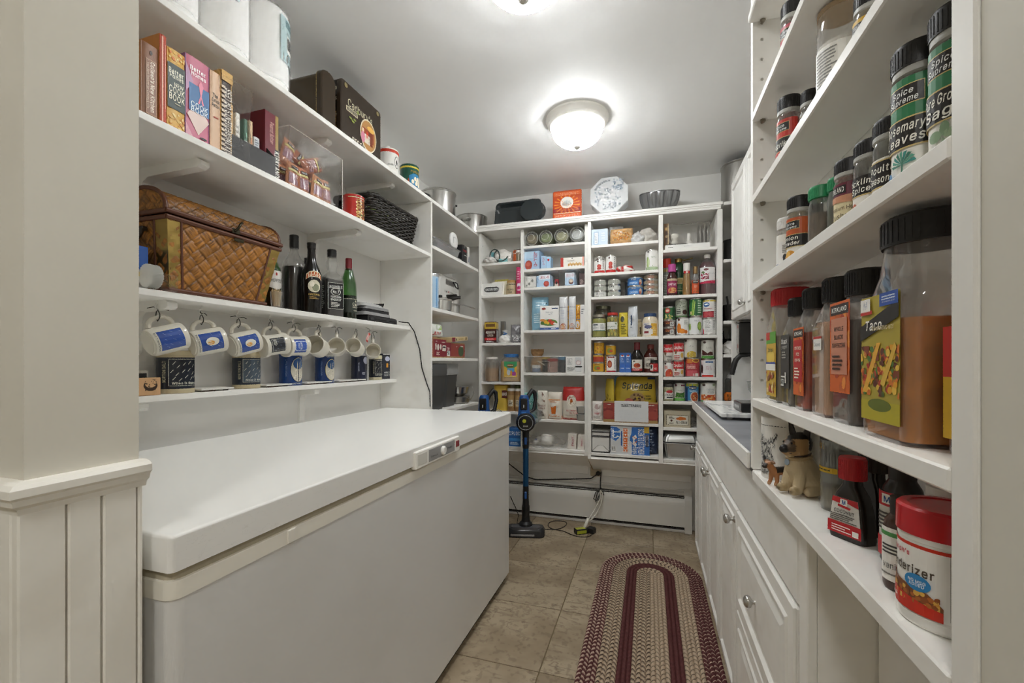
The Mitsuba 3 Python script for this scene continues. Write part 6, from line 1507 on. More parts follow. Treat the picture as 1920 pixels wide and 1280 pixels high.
SAL = lambda c: [('r', -1, .05, 1, .95, c), ('e', -.1, .45, .5, .25, '#7f8a3c'), ('e', .1, .42, .3, .14, '#b0502c'), ('l', -.5, .78, .5, .9, '#6a3a1c', 2)]
can(q[0], q[1], q[2], 'short yellow can at the bottom of the left stack on the barbecue sauce shelf', YEL, SAL(YEL))
can((q[0][0], q[0][1], q[0][2] + q[2] + .0005), q[1] * .98, q[2] * .88, 'short red can in the middle of the left stack on the barbecue sauce shelf', '#a5402a', [('r', -1, .75, 1, .95, '#d2a83f')])
can((q[0][0] + .003, q[0][1] + .004, q[0][2] + q[2] * 1.88 + .0015), q[1] * .92, .088, 'yellow can on top of the left stack on the barbecue sauce shelf', YEL, [('s', -.8, .1, .8, .6, ['#a8502c', '#7a5a24', '#d8b45a'], 14, .16), ('l', -.5, .65, .6, .9, '#7a4a1c', 3)])
carton((-0.290,3.100,1.126),0.022,0.117, 'thin yellow and red carton edge between the can stacks', '#c9a02f', d=.07, front=[('l', -.8, .1, .8, .9, '#a8442c', 6)])
q = (-0.249,3.070,1.126),0.0305,0.116
can(q[0], q[1] * 1.12, q[2], 'white can with a red bean bowl under a yellow salsa can', WH, [('r', -.6, .84, .6, .92, '#8a2c30'), ('e', -.25, .48, .42, .22, '#9a3a2c'), ('e', -.25, .48, .3, .14, '#b86a4a'), ('r', -1, .02, .9, .1, '#9a2c34'), ('l', .5, .2, .9, .8, '#aaa', 7)])
can((q[0][0] - .004, q[0][1], q[0][2] + q[2] + .0005), q[1] * 1.15, .070, 'yellow salsa can on top of the white bean can', YEL, SAL(YEL))
BLB = [('r', -.6, .78, .6, .86, '#c9d0e0'), ('e', 0, .86, .35, .04, '#b03a3a'), ('l', -.6, .5, .6, .75, '#9ab0d8', 5), ('r', -.8, .12, .8, .42, '#2f5fb0'), ('t', 'BAKING', 0, .2, .05, '#dfe8f4', {'w': 1.2})]
carton((-0.173,3.070,1.126),0.039,0.134, 'narrow blue carton, left of the pair beside the dark vinegar bottle', '#3a64a8', d=.06, front=BLB, group='pair of narrow blue cartons')
carton((-0.134,3.070,1.126),0.038,0.134, 'narrow blue carton, right of the pair beside the dark vinegar bottle', '#3a64a8', d=.06, front=BLB, group='pair of narrow blue cartons')
q = (-0.075,3.075,1.126),0.0401,0.206
r, h = q[1], q[2]
bottle(q[0], [(r * .95, 0), (r, .005), (r, h * .48), (r * .9, h * .58), (r * .6, h * .68), (r * .4, h * .76), (r * .38, h * .80)], 'dark wine vinegar bottle with a maroon capsule and white label', solid='#15130f', cap=[(r * .42, h * .74), (r * .5, h * .745), (r * .48, h * .99), (.001, h)], capc='#6e2c30', la=(h * .05, h * .42), lc='#dcd6cc', w=1.9, art=[('e', -.5, .86, .2, .06, '#4a4038'), ('e', 0, .48, .6, .2, '#b0502c'), ('e', .2, .5, .3, .12, '#8a2f24'), ('r', -1, 0, 1, .22, '#a8363a'), ('l', -.7, .04, .5, .16, '#e0b0a8', 2)])
q = (0.013,3.100,1.126),0.0483,0.191
r, h = q[1], q[2]
bottle(q[0], [(r * .92, 0), (r, .006), (r, h * .5), (r * .92, h * .62), (r * .6, h * .74), (r * .42, h * .8), (r * .4, h * .88)], 'brown barbecue sauce bottle with a striped neck', solid='#4a2018', cap=[(r * .4, h * .84), (r * .46, h * .85), (r * .46, h * .98), (r * .3, h), (.001, h)], capc='#7a3a34', la=(h * .14, h * .54), lc='#cfc8bd', w=2.0, art=[('t', 'SOBA', -.1, .8, .16, '#2b2420', {'w': 1.2}), ('e', .3, .35, .5, .2, '#22201e'), ('l', -.7, .1, .3, .5, '#5a5048', 4)])
q = (0.033,3.045,1.126),0.0270,0.083
bottle((q[0][0], 3.045, q[0][2]), [(q[1] * .95, 0), (q[1], .003), (q[1], q[2] * .75), (q[1] * .85, q[2] * .84)], 'small dark jar with a red label in front of the barbecue sauce', solid='#2b1512', cap=[(q[1] * .88, q[2] * .82), (q[1] * .9, q[2] * .84), (q[1] * .9, q[2]), (.001, q[2])], capc='#1d1d1d', lidname='lid', name='sauce_jar', cat='jar', la=(q[2] * .1, q[2] * .72), lc='#b3282c', art=[('r', -1, .1, -.2, .9, '#dcd8d2'), ('e', -.6, .6, .25, .25, '#2a2a2a'), ('l', .0, .2, .6, .5, '#e8c0b8', 2)])
# sweeteners
bag(((-0.343,3.065,0.789),0.070,0.149)[0], .075, .135, .05, 'small white sugar bag with a pink print left of the sweetener box', '#d9d4d0', seed=51, crumple=.5, art=[('e', 0, .72, .5, .14, '#b09a98'), ('t', 'sugar', .0, .4, .1, '#b84a5c', {'w': 1.0}), ('l', -.6, .1, .6, .25, '#aaa6a2', 2)], mat='satin')
t = Thing('sweetener_box', 'red and tan cardboard box with a lined paper sign on its front', 'box', place(*((-0.123,3.018,0.789),0.353,0.141)[0]))
q = (-0.123,3.018,0.789),0.353,0.141
w_, h_ = q[1], q[2]
m = MB()
for a in ((-w_ / 2, w_ / 2, 0, .003, 0, h_), (-w_ / 2, w_ / 2, .215, .218, 0, h_), (-w_ / 2, -w_ / 2 + .003, .003, .215, 0, h_), (w_ / 2 - .003, w_ / 2, .003, .215, 0, h_), (-w_ / 2 + .003, w_ / 2 - .003, .003, .215, 0, .003)):
    m.box(*a, '#a08050')
m.art([('r', -1, .14, 1, .92, '#8c3a34'), ('s', -1, .2, -.65, .7, ['#9c4a40', '#7c2e2c'], 20, .08), ('s', .65, .2, 1, .7, ['#9c4a40', '#7c2e2c'], 20, .08), ('e', -.8, .38, .2, .2, '#9a443c'), ('e', .82, .38, .2, .2, '#9a443c'), ('l', -.85, .82, -.66, .87, '#e6d8cc', 1), ('l', .64, .82, .9, .87, '#e6d8cc', 1)], w_, h_, flat())
t.part('carton', m, 'satin')
pp = MB().box(-.102, .118, -.0035, -.001, .006, h_ + .004, '#d9dbdd')
t.part('paper_sign', pp.art([('r', -.36, .14 + .0 * k, -.36, .14, '#bbb') for k in range(0)] + [('l', -.40, .10 + .055 * k, .5, .108 + .055 * k, '#c2c8d0', 1) for k in range(10)] + [('t', 'S', -.29, .82, .14, '#3a3c44', {'b': False}), ('t', 'W', -.215, .815, .13, '#3a3c44', {'b': False, 'sh': .1}), ('t', 'E', -.14, .83, .13, '#3a3c44', {'b': False}), ('t', 'E', -.07, .815, .13, '#3a3c44', {'b': False}), ('t', 'T', .0, .83, .13, '#3a3c44', {'b': False}), ('t', 'E', .07, .82, .13, '#3a3c44', {'b': False}), ('t', 'N', .15, .82, .13, '#3a3c44', {'b': False, 'sh': .1}), ('t', 'E', .225, .825, .13, '#3a3c44', {'b': False}), ('t', 'R', .29, .815, .13, '#3a3c44', {'b': False}), ('t', "'", .33, .86, .1, '#3a3c44', {'b': False}), ('t', 'S', .37, .80, .13, '#3a3c44', {'b': False, 'sh': .2})], w_, h_, flat(-.0036)), 'satin', label='white lined paper lettered SWEETENERS')
bag((-.095, 3.125, .795), .275, .300, .07, 'large yellow sweetener bag with a cookie picture standing in the box', '#c2a93a', seed=52, crumple=.2, rx=-4, n=34, art=[('t', 'Splenda', .1, .79, .135, '#15140f', {'w': 1.45, 'sh': .12}), ('l', -.1, .675, .7, .70, '#4a421c', 1), ('e', .12, .5, .36, .13, '#a98a5c'), ('s', -.15, .42, .4, .6, ['#4a2c1c', '#5a3a24'], 12, .07), ('e', -.28, .42, .22, .08, '#b05a48'), ('t', 'sugar', .62, .5, .04, '#3a3418', {'w': .4}), ('t', 'less', .62, .56, .04, '#3a3418', {'w': .3}), ('r', .62, .94, .98, .99, '#3a4a7a'), ('p', [(-1, .7), (-.8, 1), (-1, 1)], '#3a7a9c')], mat='gloss')
bag((-.262, 3.10, .795), .10, .285, .04, 'narrow yellow bag leaning at the left inside the sweetener box', '#c9b23f', seed=53, crumple=.4, rz=-55, art=[('s', -.4, .2, .8, .7, ['#6a4a2c', '#8a7a2c'], 10, .14)])
t = Thing('napkin_dispenser', 'white box stack with an envelope flap, left of the trash bag carton', 'dispenser', place(*((-0.320,3.030,0.574),0.123,0.155)[0]))
m = MB().box(-.061, .061, .0, .11, .0, .008, '#2d2c2b', .001).box(-.058, .058, .004, .10, .008, .105, '#d9d8d5', .002).box(-.062, .062, .0, .11, .105, .113, '#3a3938', .002).box(-.058, .058, .004, .10, .115, .136, '#c9c8c4', .002).box(-.062, .062, 0, .11, .138, .145, '#4a4948', .002).box(-.06, .06, .01, .1, .146, .15, '#bdbcb8')
m.art([('p', [(-.95, 0), (0, .46), (.95, 0)], '#e6e5e2'), ('p', [(-.95, 0), (-.28, .42), (-.30, .44), (-1, .03)], '#7a7976'), ('p', [(.95, 0), (.28, .42), (.30, .44), (1, .03)], '#7a7976'), ('r', -.3, .42, .3, .435, '#9a9996')], .116, .097, lambda x, z, o: np.column_stack([x, np.full(len(x), .004 - o), z + .008]))
t.whole(m, 'satin')
q = (-0.131,3.028,0.574),0.254,0.189
carton(q[0], q[1], q[2], 'blue and white trash bag carton with big orange sideways lettering', '#d4d6d8', d=.16, rz=2, front=[('r', -1, .0, -.1, 1, '#cfd2d5'), ('r', .0, 0, 1, .98, '#2f69b4'), ('p', [(-.1, 0), (.1, .0), (.1, .45), (-.05, .5), (.08, .75), (.1, 1), (-.12, 1)], '#cfd2d5'), ('p', [(-1, .55), (-.72, .46), (-.5, .62), (-.5, .88), (-.7, .97), (-1, .97)], '#2f69b4'),
     ('t', '13', -.66, .72, .22, '#f2f4f6', {'rot': -90, 'w': .3}), ('t', '200 BAGS', -.9, .72, .07, '#f2f4f6', {'rot': -90, 'w': .4}), ('r', -.33, .08, -.12, .92, '#d2652c'), ('t', 'FLEX-TECH', -.225, .5, .16, '#f4ece4', {'rot': -90, 'w': .82}), ('r', -.46, .3, -.38, .82, '#3a5f9c'), ('t', 'SCENTED KITCHEN', .58, .48, .15, '#f0f3f7', {'rot': -90, 'w': .9}), ('t', 'Bags', .28, .16, .12, '#e0e6ee', {'rot': -90, 'w': .25}),
     ('p', [(.12, .62), (.3, .72), (.36, .62), (.22, .5), (.36, .38), (.3, .28), (.12, .38), (.18, .5)], '#e0e2e4'), ('p', [(.14, .68), (.36, .58), (.34, .55), (.16, .64)], '#d2652c'), ('p', [(.14, .4), (.36, .5), (.36, .46), (.16, .36)], '#d2652c'), ('r', .72, .78, .98, 1, '#c9a53a'), ('r', .8, .3, .95, .72, '#1d2a4a'), ('t', 'KIRKLAND', .87, .52, .09, '#f0f0f0', {'rot': -90, 'w': .36}), ('b', -.95, .06, -.72, .28, '#222')], right=[('r', -1, 0, 1, 1, '#27548f')])
bag(((0.020,3.100,0.574),0.076,0.160)[0], .12, .19, .09, 'dark navy bag crumpled between the trash bag carton and the post', '#23304a', seed=55, crumple=.6, art=[('l', -.3, .1, .7, .9, '#8a97ac', 8)])

# ------------------------------------------------------------------ bay 4
carton((0.108,3.050,1.931),0.030,0.181, 'narrow brown glass and wood spice packet by the post on the top shelf', '#6a4d2c', d=.05, front=[('r', -.6, .75, .5, .85, '#c9a56a'), ('r', -.5, .3, .5, .7, '#4a2f1a'), ('r', .6, 0, 1, 1, '#b9a27c'), ('e', 0, .52, .5, .05, '#c2a67c')])
t = Thing('attachment_tray', 'white tray of slicer attachments in a clear cover on the top shelf', 'tray', place(*((0.235,3.035,1.931),0.225,0.036)[0]))
t.part('tray', MB().box(-.137, .137, 0, .16, 0, .034, '#e4e3e0', .002).box(-.12, .0, .006, .15, .034, .040, '#2b2b2a').art([('l', -.85, .4, -.5, .6, '#777', 1), ('l', -.15, .5, .25, .6, '#aaa', 1)], .274, .034, flat()), 'satin')
t.part('grinder', MB().lathe([(.024, .04), (.030, .05), (.032, .058), (.018, .070), (.026, .082), (.031, .095), (.030, .115), (.001, .116)], '#d8d5cb', 24, M=place(-.075, .06, 0)), 'satin')
t.part('funnel', MB().lathe([(.03, .04), (.028, .05), (.012, .068), (.012, .115), (.001, .116)], '#dedcd5', 20, M=place(.015, .06, 0)).tube([(.035 * math.cos(a) + .025, .012, .045 + .033 * math.sin(a)) for a in np.linspace(0, 6.28, 20)], .0015, '#b8b6b0', 5), 'satin')
for k in range(3):
    t.part('slicing_disc', MB().lathe([(.060, 0), (.062, .003), (.060, .006), (.012, .008), (.001, .008)], '#888', 32, M=place(.072 + .024 * k, .075, .100) @ rotm([0, 1, 0], 90)), 'brushed')
m = MB()
for x0, y0, x1, y1 in ((-.13, .004, .134, .004), (.134, .004, .134, .155)):
    m.facets([(x0, y0, .036), (x1, y1, .036), (x1, y1, .165), (x0, y0, .165)], [[0, 1, 2], [0, 2, 3]], '#fff')
t.part('clear_cover', m, 'film')
t = Thing('spray_can', 'tall can with a red cap behind the pink-capped bottle', 'can', place(*((0.116,3.120,1.632),0.0272,0.262)[0]))
q = (0.116,3.120,1.632),0.0272,0.262; r, h = q[1], q[2]
t.part('body', MB().lathe([(r, 0), (r, h * .72), (r * .93, h * .76)], '#8f9a90', 24).art([('r', -1, .9, 1, 1, '#c9a53a'), ('l', -.8, .1, .8, .8, '#d8dcd4', 12)], r * 2.2, h * .72, cyl(r), dx=.012), 'gloss'); t.part('cap', MB().lathe([(r * .96, h * .755), (r * .98, h * .77), (r * .96, h * .99), (.001, h)], '#c2351f', 24), 'satin')
q = (0.143,3.055,1.632),0.0331,0.207; r, h = q[1], q[2]
bottle(q[0], [(r * .95, 0), (r, .004), (r, h * .5), (r * .9, h * .6), (r * .55, h * .72), (r * .5, h * .78)], 'brown teriyaki bottle with a bright pink capsule', solid='#3a1a16', cap=[(r * .6, h * .745), (r * .74, h * .75), (r * .72, h * .99), (.001, h)], capc='#b3488f', la=(h * .06, h * .52), lc='#8f2a50', w=2.2, art=[('r', -1, .85, 1, 1, '#b8a58a'), ('t', 'TERIYAKI', 0, .6, .16, '#f0dce4', {'w': 1.5}), ('e', 0, .2, .75, .2, '#c98a5a'), ('s', -.6, .08, .6, .34, ['#b9452c', '#d8b070', '#8a3a24'], 18, .14)])
q = (0.183,3.115,1.632),0.0468,0.267; r, h = q[1], q[2]
t = bottle(q[0], [(r * .95, 0), (r, .006), (r, h * .55), (r * .9, h * .68), (r * .62, h * .82), (r * .42, h * .87)], 'green olive oil bottle with a pale label and brass spout', solid='#24402a', cap=[(r * .42, h * .87), (r * .5, h * .875), (r * .46, h * .97), (.001, h * .98)], capc='#9c8450', la=(h * .1, h * .48), lc='#35603a', w=2.0, art=[('r', -1, .55, 1, .95, '#c2b488'), ('e', .1, .75, .4, .14, '#a8935c'), ('r', -1, .08, 1, .13, '#c2b488'), ('l', -.5, .2, .6, .45, '#8aa07a', 3)], capmat='metalpaint')
t.part('spout', MB().tube([(.0, 0, h * .95), (r * .8, 0, h * .93), (r * 1.9, 0, h * .97)], .004, '#8a7444', 7), 'metalpaint')
q = (0.238,3.090,1.632),0.0164,0.166
bottle((q[0][0], 3.09, q[0][2]), [(q[1] * .95, 0), (q[1], .003), (q[1], q[2] * .8), (q[1] * .6, q[2] * .92)], 'slim white bottle with a red band between the olive oil and the peppers', solid='#d5d3cd', cap=[(q[1] * .6, q[2] * .9), (q[1] * .6, q[2]), (.001, q[2])], capc='#bbb', la=(q[2] * .1, q[2] * .75), lc=None, art=[('r', -1, .5, 1, .62, '#a8304a'), ('e', .2, .25, .5, .12, '#6a2a30')])
q = (0.257,3.065,1.632),0.0275,0.212; r, h = q[1], q[2]
bottle(q[0], [(r * .95, 0), (r, .004), (r * .98, h * .38), (r * .8, h * .55), (r * .8, h * .66), (r * .7, h * .72)], 'amber bottle of peppers with a white capsule and red collar', fill=h * .66, fillc='#8f6a2c', mott=.35, cap=[(r * .72, h * .70), (r * .75, h * .705), (r * .78, h * .985), (.001, h)], capc='#dcdad4', la=(h * .66, h * .745), lc='#b3302c', lr=r * .77, art=[('e', 0, .5, .3, .3, '#e8d8c8')])
q = (0.307,3.050,1.632),0.0238,0.185; r, h = q[1], q[2]
bottle(q[0], [(r * .95, 0), (r, .004), (r, h * .42), (r * .9, h * .52), (r * .58, h * .70), (r * .5, h * .76)], 'small sauce bottle with a bronze cap and orange label', fill=h * .4, fillc='#4a1f12', cap=[(r * .52, h * .735), (r * .6, h * .74), (r * .58, h * .99), (.001, h)], capc='#8c7350', capmat='metalpaint', la=(h * .04, h * .50), lc='#c2502a', w=2.3, art=[('e', 0, .88, .75, .14, '#1d1b1a'), ('t', 'KIKKOMAN', 0, .88, .09, '#e8e2d6', {'w': 1.1}), ('t', 'SOY', 0, .52, .16, '#f0d0b8', {'w': .7}), ('s', -.7, .05, .7, .25, ['#5a7a3a', '#d8a03a'], 10, .1)])
q = (0.376,3.085,1.632),0.0506,0.264; r, h = q[1], q[2]
bottle(q[0], [(r * .95, 0), (r, .006), (r, h * .62), (r * .92, h * .72), (r * .62, h * .83), (r * .32, h * .88), (r * .32, h * .92)], 'large bottle of red grape vinegar with a white cap', fill=h * .80, fillc='#571222', cap=[(r * .34, h * .90), (r * .38, h * .905), (r * .38, h * .99), (.001, h)], capc='#e2e0da', la=(h * .26, h * .66), lc='#e0dede', w=2.1, art=[('e', -.2, .86, .28, .07, '#6a3a3c'), ('s', -.85, .25, .1, .62, ['#8a2038', '#a83050', '#6a1a2c'], 34, .11), ('p', [(-.8, .7), (-.5, .6), (-.3, .68), (-.55, .78)], '#5f7a4a'), ('t', 'red wine', .5, .62, .07, '#9aa0a8', {'b': False, 'w': .8}), ('r', -1, .0, 1, .1, '#b3284a'), ('p', [(-1, .1), (1, .1), (1, .2), (0, .16), (-1, .1)], '#b3284a')], glass='smoke_glass')
q = (0.127,3.060,1.370),0.0399,0.054
for k in range(2):
    can((q[0][0], q[0][1], q[0][2] + .0505 * k), q[1], .05, ('lower', 'upper')[k] + ' of two flat dark chili cans under the green peas can', '#3a2a26', [('r', -.9, .5, .3, .9, '#5a2c20'), ('s', -.8, .5, .2, .85, ['#b06a30', '#8a3a24'], 10, .12), ('r', .05, .2, .7, .8, '#c9c6c0'), ('b', .1, .25, .6, .7, '#222')], group='flat dark chili cans')
q2 = (0.120,3.055,1.370),0.0332,0.185
can((q[0][0] - .001, q[0][1], q[0][2] + .1015), q[1] * .93, .088, 'small green peas can with a red crest, on the two flat dark cans', '#2f5f38', [('e', -.3, .70, .42, .2, '#a8332c'), ('e', -.3, .7, .3, .1, '#d8b8a0'), ('r', .5, 0, 1, 1, '#1f4a2c'), ('s', -.8, .06, .5, .42, ['#d2c088', '#c2a860', '#8fae50'], 16, .16)])
q = (0.210,3.065,1.370),0.0392,0.116
can(q[0], q[1], q[2], 'white pumpkin can under the speckled black bean can', WH, [('e', -.6, .4, .34, .28, '#cf7a2c'), ('e', -.1, .24, .4, .14, '#d8862f'), ('e', .4, .2, .3, .1, '#c9702a'), ('e', -.6, .88, .2, .06, '#5a3a34'), ('l', .1, .6, .8, .85, '#b9bcb8', 3)])
can((q[0][0] - .008, q[0][1] + .01, q[0][2] + q[2] + .0005), q[1] * .98, .120, 'grey speckled black bean can on the pumpkin can', '#9a9f90', [('s', -.9, .5, .8, .95, ['#5a6054', '#c4c8b8', '#7a8070'], 60, .07), ('r', -.8, .15, .1, .5, '#b9bdae'), ('l', -.75, .2, 0, .48, '#3a4038', 3), ('e', .5, .3, .4, .13, '#3a1f1a'), ('r', -1, .03, 1, .1, '#5a7a50')])
q = (0.289,3.065,1.370),0.0401,0.120
can(q[0], q[1], q[2], 'white can with two green artichokes under the asparagus can', '#e2e4e4', [('e', .5, .48, .34, .24, '#7a9440'), ('e', .5, .5, .22, .18, '#9ab45c'), ('r', .52, .1, .6, .28, '#6a8438'), ('e', -.95, .45, .2, .2, '#8aa44c'), ('t', 'hearts', .1, .78, .09, '#a8acb0', {'b': False, 'w': .7})])
can((q[0][0] + .001, q[0][1], q[0][2] + q[2] + .0005), q[1] * .99, .118, 'tall green asparagus can on the artichoke can', '#2f6a3c', [('r', -.1, 0, .05, 1, '#244f30'), ('p', [(-.7, .05), (-.5, .05), (-.3, .9), (-.45, .9)], '#8ab04a'), ('p', [(-.5, .05), (-.3, .05), (-.1, .8), (-.2, .85)], '#a4c25c'), ('e', -.75, .2, .15, .1, '#d2c48a'), ('l', .2, .15, .8, .9, '#c4d8c0', 6)])
q = (0.377,3.065,1.370),0.0408,0.107
can(q[0], q[1], q[2], 'white can with nutrition print under the cranberry can', '#dcdcda', [('r', -.7, .1, .25, .92, '#f0f0ee'), ('l', -.65, .14, .2, .88, '#7a7a7a', 12), ('r', -1, .05, -.8, .35, '#b8485a'), ('l', .4, .3, .9, .9, '#888', 7)])
can((q[0][0], q[0][1], q[0][2] + q[2] + .0005), q[1] * 1.0, .120, 'white cranberry sauce can with a blue wave badge, top right of the can shelf', '#dedcda', [('r', -1, .88, 1, .96, '#d2b84a'), ('e', -.45, .72, .42, .12, '#2c5590'), ('e', -.45, .73, .3, .05, '#e4ecf4'), ('t', 'CRANBERRY', -.25, .5, .06, '#a83a44', {'w': 1.1}), ('r', -1, .04, .55, .36, '#9c2c38'), ('e', -.5, .2, .28, .14, '#b84a50'), ('e', .1, .2, .28, .14, '#b84a50'), ('l', .7, .1, 1, .9, '#888', 8)])
q = (0.119,3.060,1.099),0.0316,0.099
can(q[0], q[1], q[2], 'white tomato bisque can, bottom left of the soup cans', WH, [('e', .25, .18, .75, .34, '#bf452c'), ('e', .4, .25, .12, .06, '#d9a83a'), ('e', -.5, .88, .2, .06, '#4a3a38'), ('l', -.7, .5, .1, .75, '#c2725a', 3), ('r', .6, .86, 1, .93, '#8a2c50')])
CB = lambda pic: [('r', -1, .52, 1, 1, '#b8232a'), ('t', "Campbell's", 0, .74, .17, '#f4efe9', {'w': 1.7, 'sh': .2}), ('e', -.5, .48, .2, .1, '#7a5a44'), ('e', .55, .32, .26, .14, '#d2ac5a') if pic else ('t', 'Tomato', .1, .3, .13, '#2b2624', {'w': 1.3}), ('l', -.8, .08, .2, .34, '#a8443c', 3) if pic else ('t', 'SOUP', .2, .12, .1, '#3b3430', {'w': .9})]
can((q[0][0], q[0][1], q[0][2] + q[2] + .0005), q[1], .115, 'red and white tomato soup can on the bisque can', '#d9d4cc', CB(False))
q = (0.183,3.060,1.099),0.0361,0.102
for k in range(2):
    can((q[0][0] - .002 * k, q[0][1], q[0][2] + (q[2] + .0005) * k), q[1] * .94, q[2] if not k else .121, ('lower', 'upper')[k] + ' of two red and white noodle soup cans with a yellow bowl', '#dcd8d0', CB(True), group='noodle soup cans')
q = (0.270,3.065,1.099),0.0435,0.123
can(q[0], q[1], q[2], 'red printed can under the sweet corn can', '#a8323a', [('r', -.9, .72, -.1, .96, '#c9783a'), ('e', .35, .86, .5, .1, '#d8a84a'), ('e', .35, .86, .36, .06, '#8a4a24'), ('l', -.9, .4, .7, .66, '#e4b8b0', 4), ('r', -.8, .05, .5, .35, '#c25a62'), ('r', .25, .04, .7, .2, '#e0dcd4'), ('t', '8', .05, .12, .12, '#f0e8e0', {'w': .2})])
can((q[0][0] - .012, q[0][1], q[0][2] + q[2] + .0005), q[1] * .92, .125, 'white sweet corn can on the red printed can', '#d2d0c8', [('e', .1, .16, .7, .2, '#c2a53f'), ('s', -.6, .06, .7, .3, ['#d8c05c', '#b0923a', '#e4d48a'], 24, .09), ('e', -.8, .9, .22, .06, '#4a3a38'), ('t', 'corn', 0, .62, .09, '#a4a49c', {'b': False, 'w': .6})])
q = (0.363,3.070,1.099),0.0426,0.116
can(q[0], q[1], q[2], 'white kidney bean can with a blue bar under the black bean can', '#e2e2e2', [('r', -.4, .8, .6, .88, '#3a5f90'), ('e', -.95, .45, .22, .25, '#3a2a28'), ('t', 'dark', -.05, .58, .09, '#b07a80', {'b': False, 'w': .6}), ('t', 'kidney', .05, .46, .09, '#b07a80', {'b': False, 'w': .8}), ('r', -.9, .02, .6, .12, '#c2382f'), ('l', .75, .2, 1, .9, '#999', 8)])
can((q[0][0] - .003, q[0][1], q[0][2] + q[2] + .0005), q[1] * .92, .122, 'grey black bean can with a green band, top right of the soup shelf', '#cfcec6', [('e', -.5, .88, .22, .06, '#4a3a38'), ('p', [(-.9, .2), (-.9, .5), (-.5, .42), (-.1, .3), (.3, .4), (.75, .34), (.75, .2)], '#4a2620'), ('s', -.8, .2, .7, .38, ['#5a322a', '#3a1c18'], 20, .1), ('r', -1, .03, 1, .17, '#5a9448'), ('t', 'beans', .1, .6, .1, '#9a9a92', {'b': False, 'w': .7})])
q = (0.117,3.055,0.940),0.0333,0.113
bottle(q[0], wide(q[1], q[2] * .97), 'jar of sauerkraut with a grey lid and red white label', fill=q[2] * .8, fillc='#b5b08a', mott=.25, cap=[(q[1] * .82, q[2] * .87), (q[1] * .84, q[2] * .88), (q[1] * .84, q[2] * .99), (.001, q[2])], capc='#6a6a68', capmat='metalpaint', lidname='lid', name='sauerkraut_jar', cat='jar', la=(q[2] * .06, q[2] * .66), lc=None, art=[('r', -.7, .1, 1, .78, '#dcdad6'), ('e', .2, .82, .6, .14, '#b3343a'), ('t', 'KRAUT', .15, .5, .16, '#2b2b2c', {'w': 1.4}), ('r', -.3, .2, .8, .32, '#3a3a3c')])
can((0.181,3.075,0.940),0.0363,0.117, 'white green-bean can between the sauerkraut and the blue soup can', '#cfcfc8', [('e', -.6, .88, .2, .06, '#4a2a34'), ('r', .2, .84, .95, .92, '#6a2a44'), ('p', [(-.7, .2), (-.5, .5), (.1, .45), (.8, .5), (.8, .2)], '#3f6a2c'), ('s', -.6, .2, .7, .45, ['#5a8a3a', '#2f4f22'], 20, .12), ('r', -1, .03, 1, .17, '#5f9a48'), ('t', 'beans', .0, .62, .1, '#9a9c94', {'b': False, 'w': .8})])
can((0.268,3.075,0.940),0.0404,0.121, 'blue soup can with a yellow top band and orange bowl', '#3f80ae', [('r', -1, .80, 1, .96, '#a8a83a'), ('e', .05, .74, .6, .1, '#2a3a5c'), ('t', 'Progresso', .05, .74, .08, '#eee8dc', {'w': 1.0}), ('e', .3, .25, .62, .3, '#c9c2b4'), ('e', .3, .26, .5, .24, '#a8502c'), ('s', 0, .15, .6, .38, ['#d8a050', '#8a3a22', '#c9b080'], 14, .1), ('r', -1, 0, -.7, .75, '#1f2f5a'), ('l', -.4, .5, .8, .62, '#b0d0e4', 2)])
can((0.363,3.070,0.940),0.0457,0.123, 'wide white refried bean can with an orange chip picture', '#dedcd6', [('e', -.6, .88, .22, .06, '#4a3a38'), ('r', .45, .84, .95, .94, '#8a9a7a'), ('t', 'refried', .25, .66, .11, '#8f9296', {'b': False, 'w': 1.0}), ('t', 'beans', .25, .53, .11, '#8f9296', {'b': False, 'w': .8}), ('r', -1, .1, 1, .38, '#c9602f'), ('s', -1, .08, 1, .4, ['#e0b070', '#b83a24', '#d8843a', '#efe0c4'], 34, .14), ('r', -1, 0, 1, .08, '#5f9a5a')])
q = (0.175,3.040,0.769),0.170,0.107
tin(q[0], q[1], q[2], .13, 'cream lidded tin with a cereal label', '#b9b09a', lid=.2, lidc='#c2baa4', name='cereal_tin', front=[('r', -.80, .12, .82, .74, '#5a5248'), ('r', -.77, .14, .79, .72, '#c9c2ae'), ('r', -.7, .17, .74, .69, '#d8d4c8'), ('p', [(-.1, .5), (.2, .66), (.6, .6), (.66, .48), (.2, .42)], '#c9702a'), ('t', "KELLOGG'S", .26, .53, .12, '#a8501c', {'w': .7}), ('t', 'ALL-BRAN', .3, .3, .17, '#2b2622', {'w': .8}), ('l', -.6, .5, -.2, .64, '#4a4238', 2), ('e', -.42, .4, .08, .06, '#4a2c22'), ('l', -.6, .2, -.1, .28, '#4a4238', 1)])
t = Thing('plastic_bag', 'crumpled clear bag right of the cream tin', 'plastic bag', place(.285, 3.12, .7685)); t.whole(blob((.05, .06, .035), .7, 61, .6, '#c9ccc6'), 'film')
t = Thing('foil_pan', 'lower of two nested aluminium foil pans on the lowest shelf', 'foil pan', place(.190, 3.125, .5605), group='nested foil pans')
fo = lambda w, d, s: rrect(w * s, d * s, .03, 80)
ribs = lambda w, d, s: rrect(w * s, d * s, .03, 80) * (1 + .03 * np.cos(np.arange(80) * PI / 4))[:, None]
t.whole(MB().loft([(fo(.22, .19, .86), 0), (ribs(.22, .19, .94), .06), (fo(.22, .19, 1.0), .10), (fo(.22, .19, 1.06), .102), (fo(.22, .19, 1.06), .106), (fo(.22, .19, .99), .107), (fo(.22, .19, .85), .006)], '#c4c6c6', sharp=45), 'metalpaint')
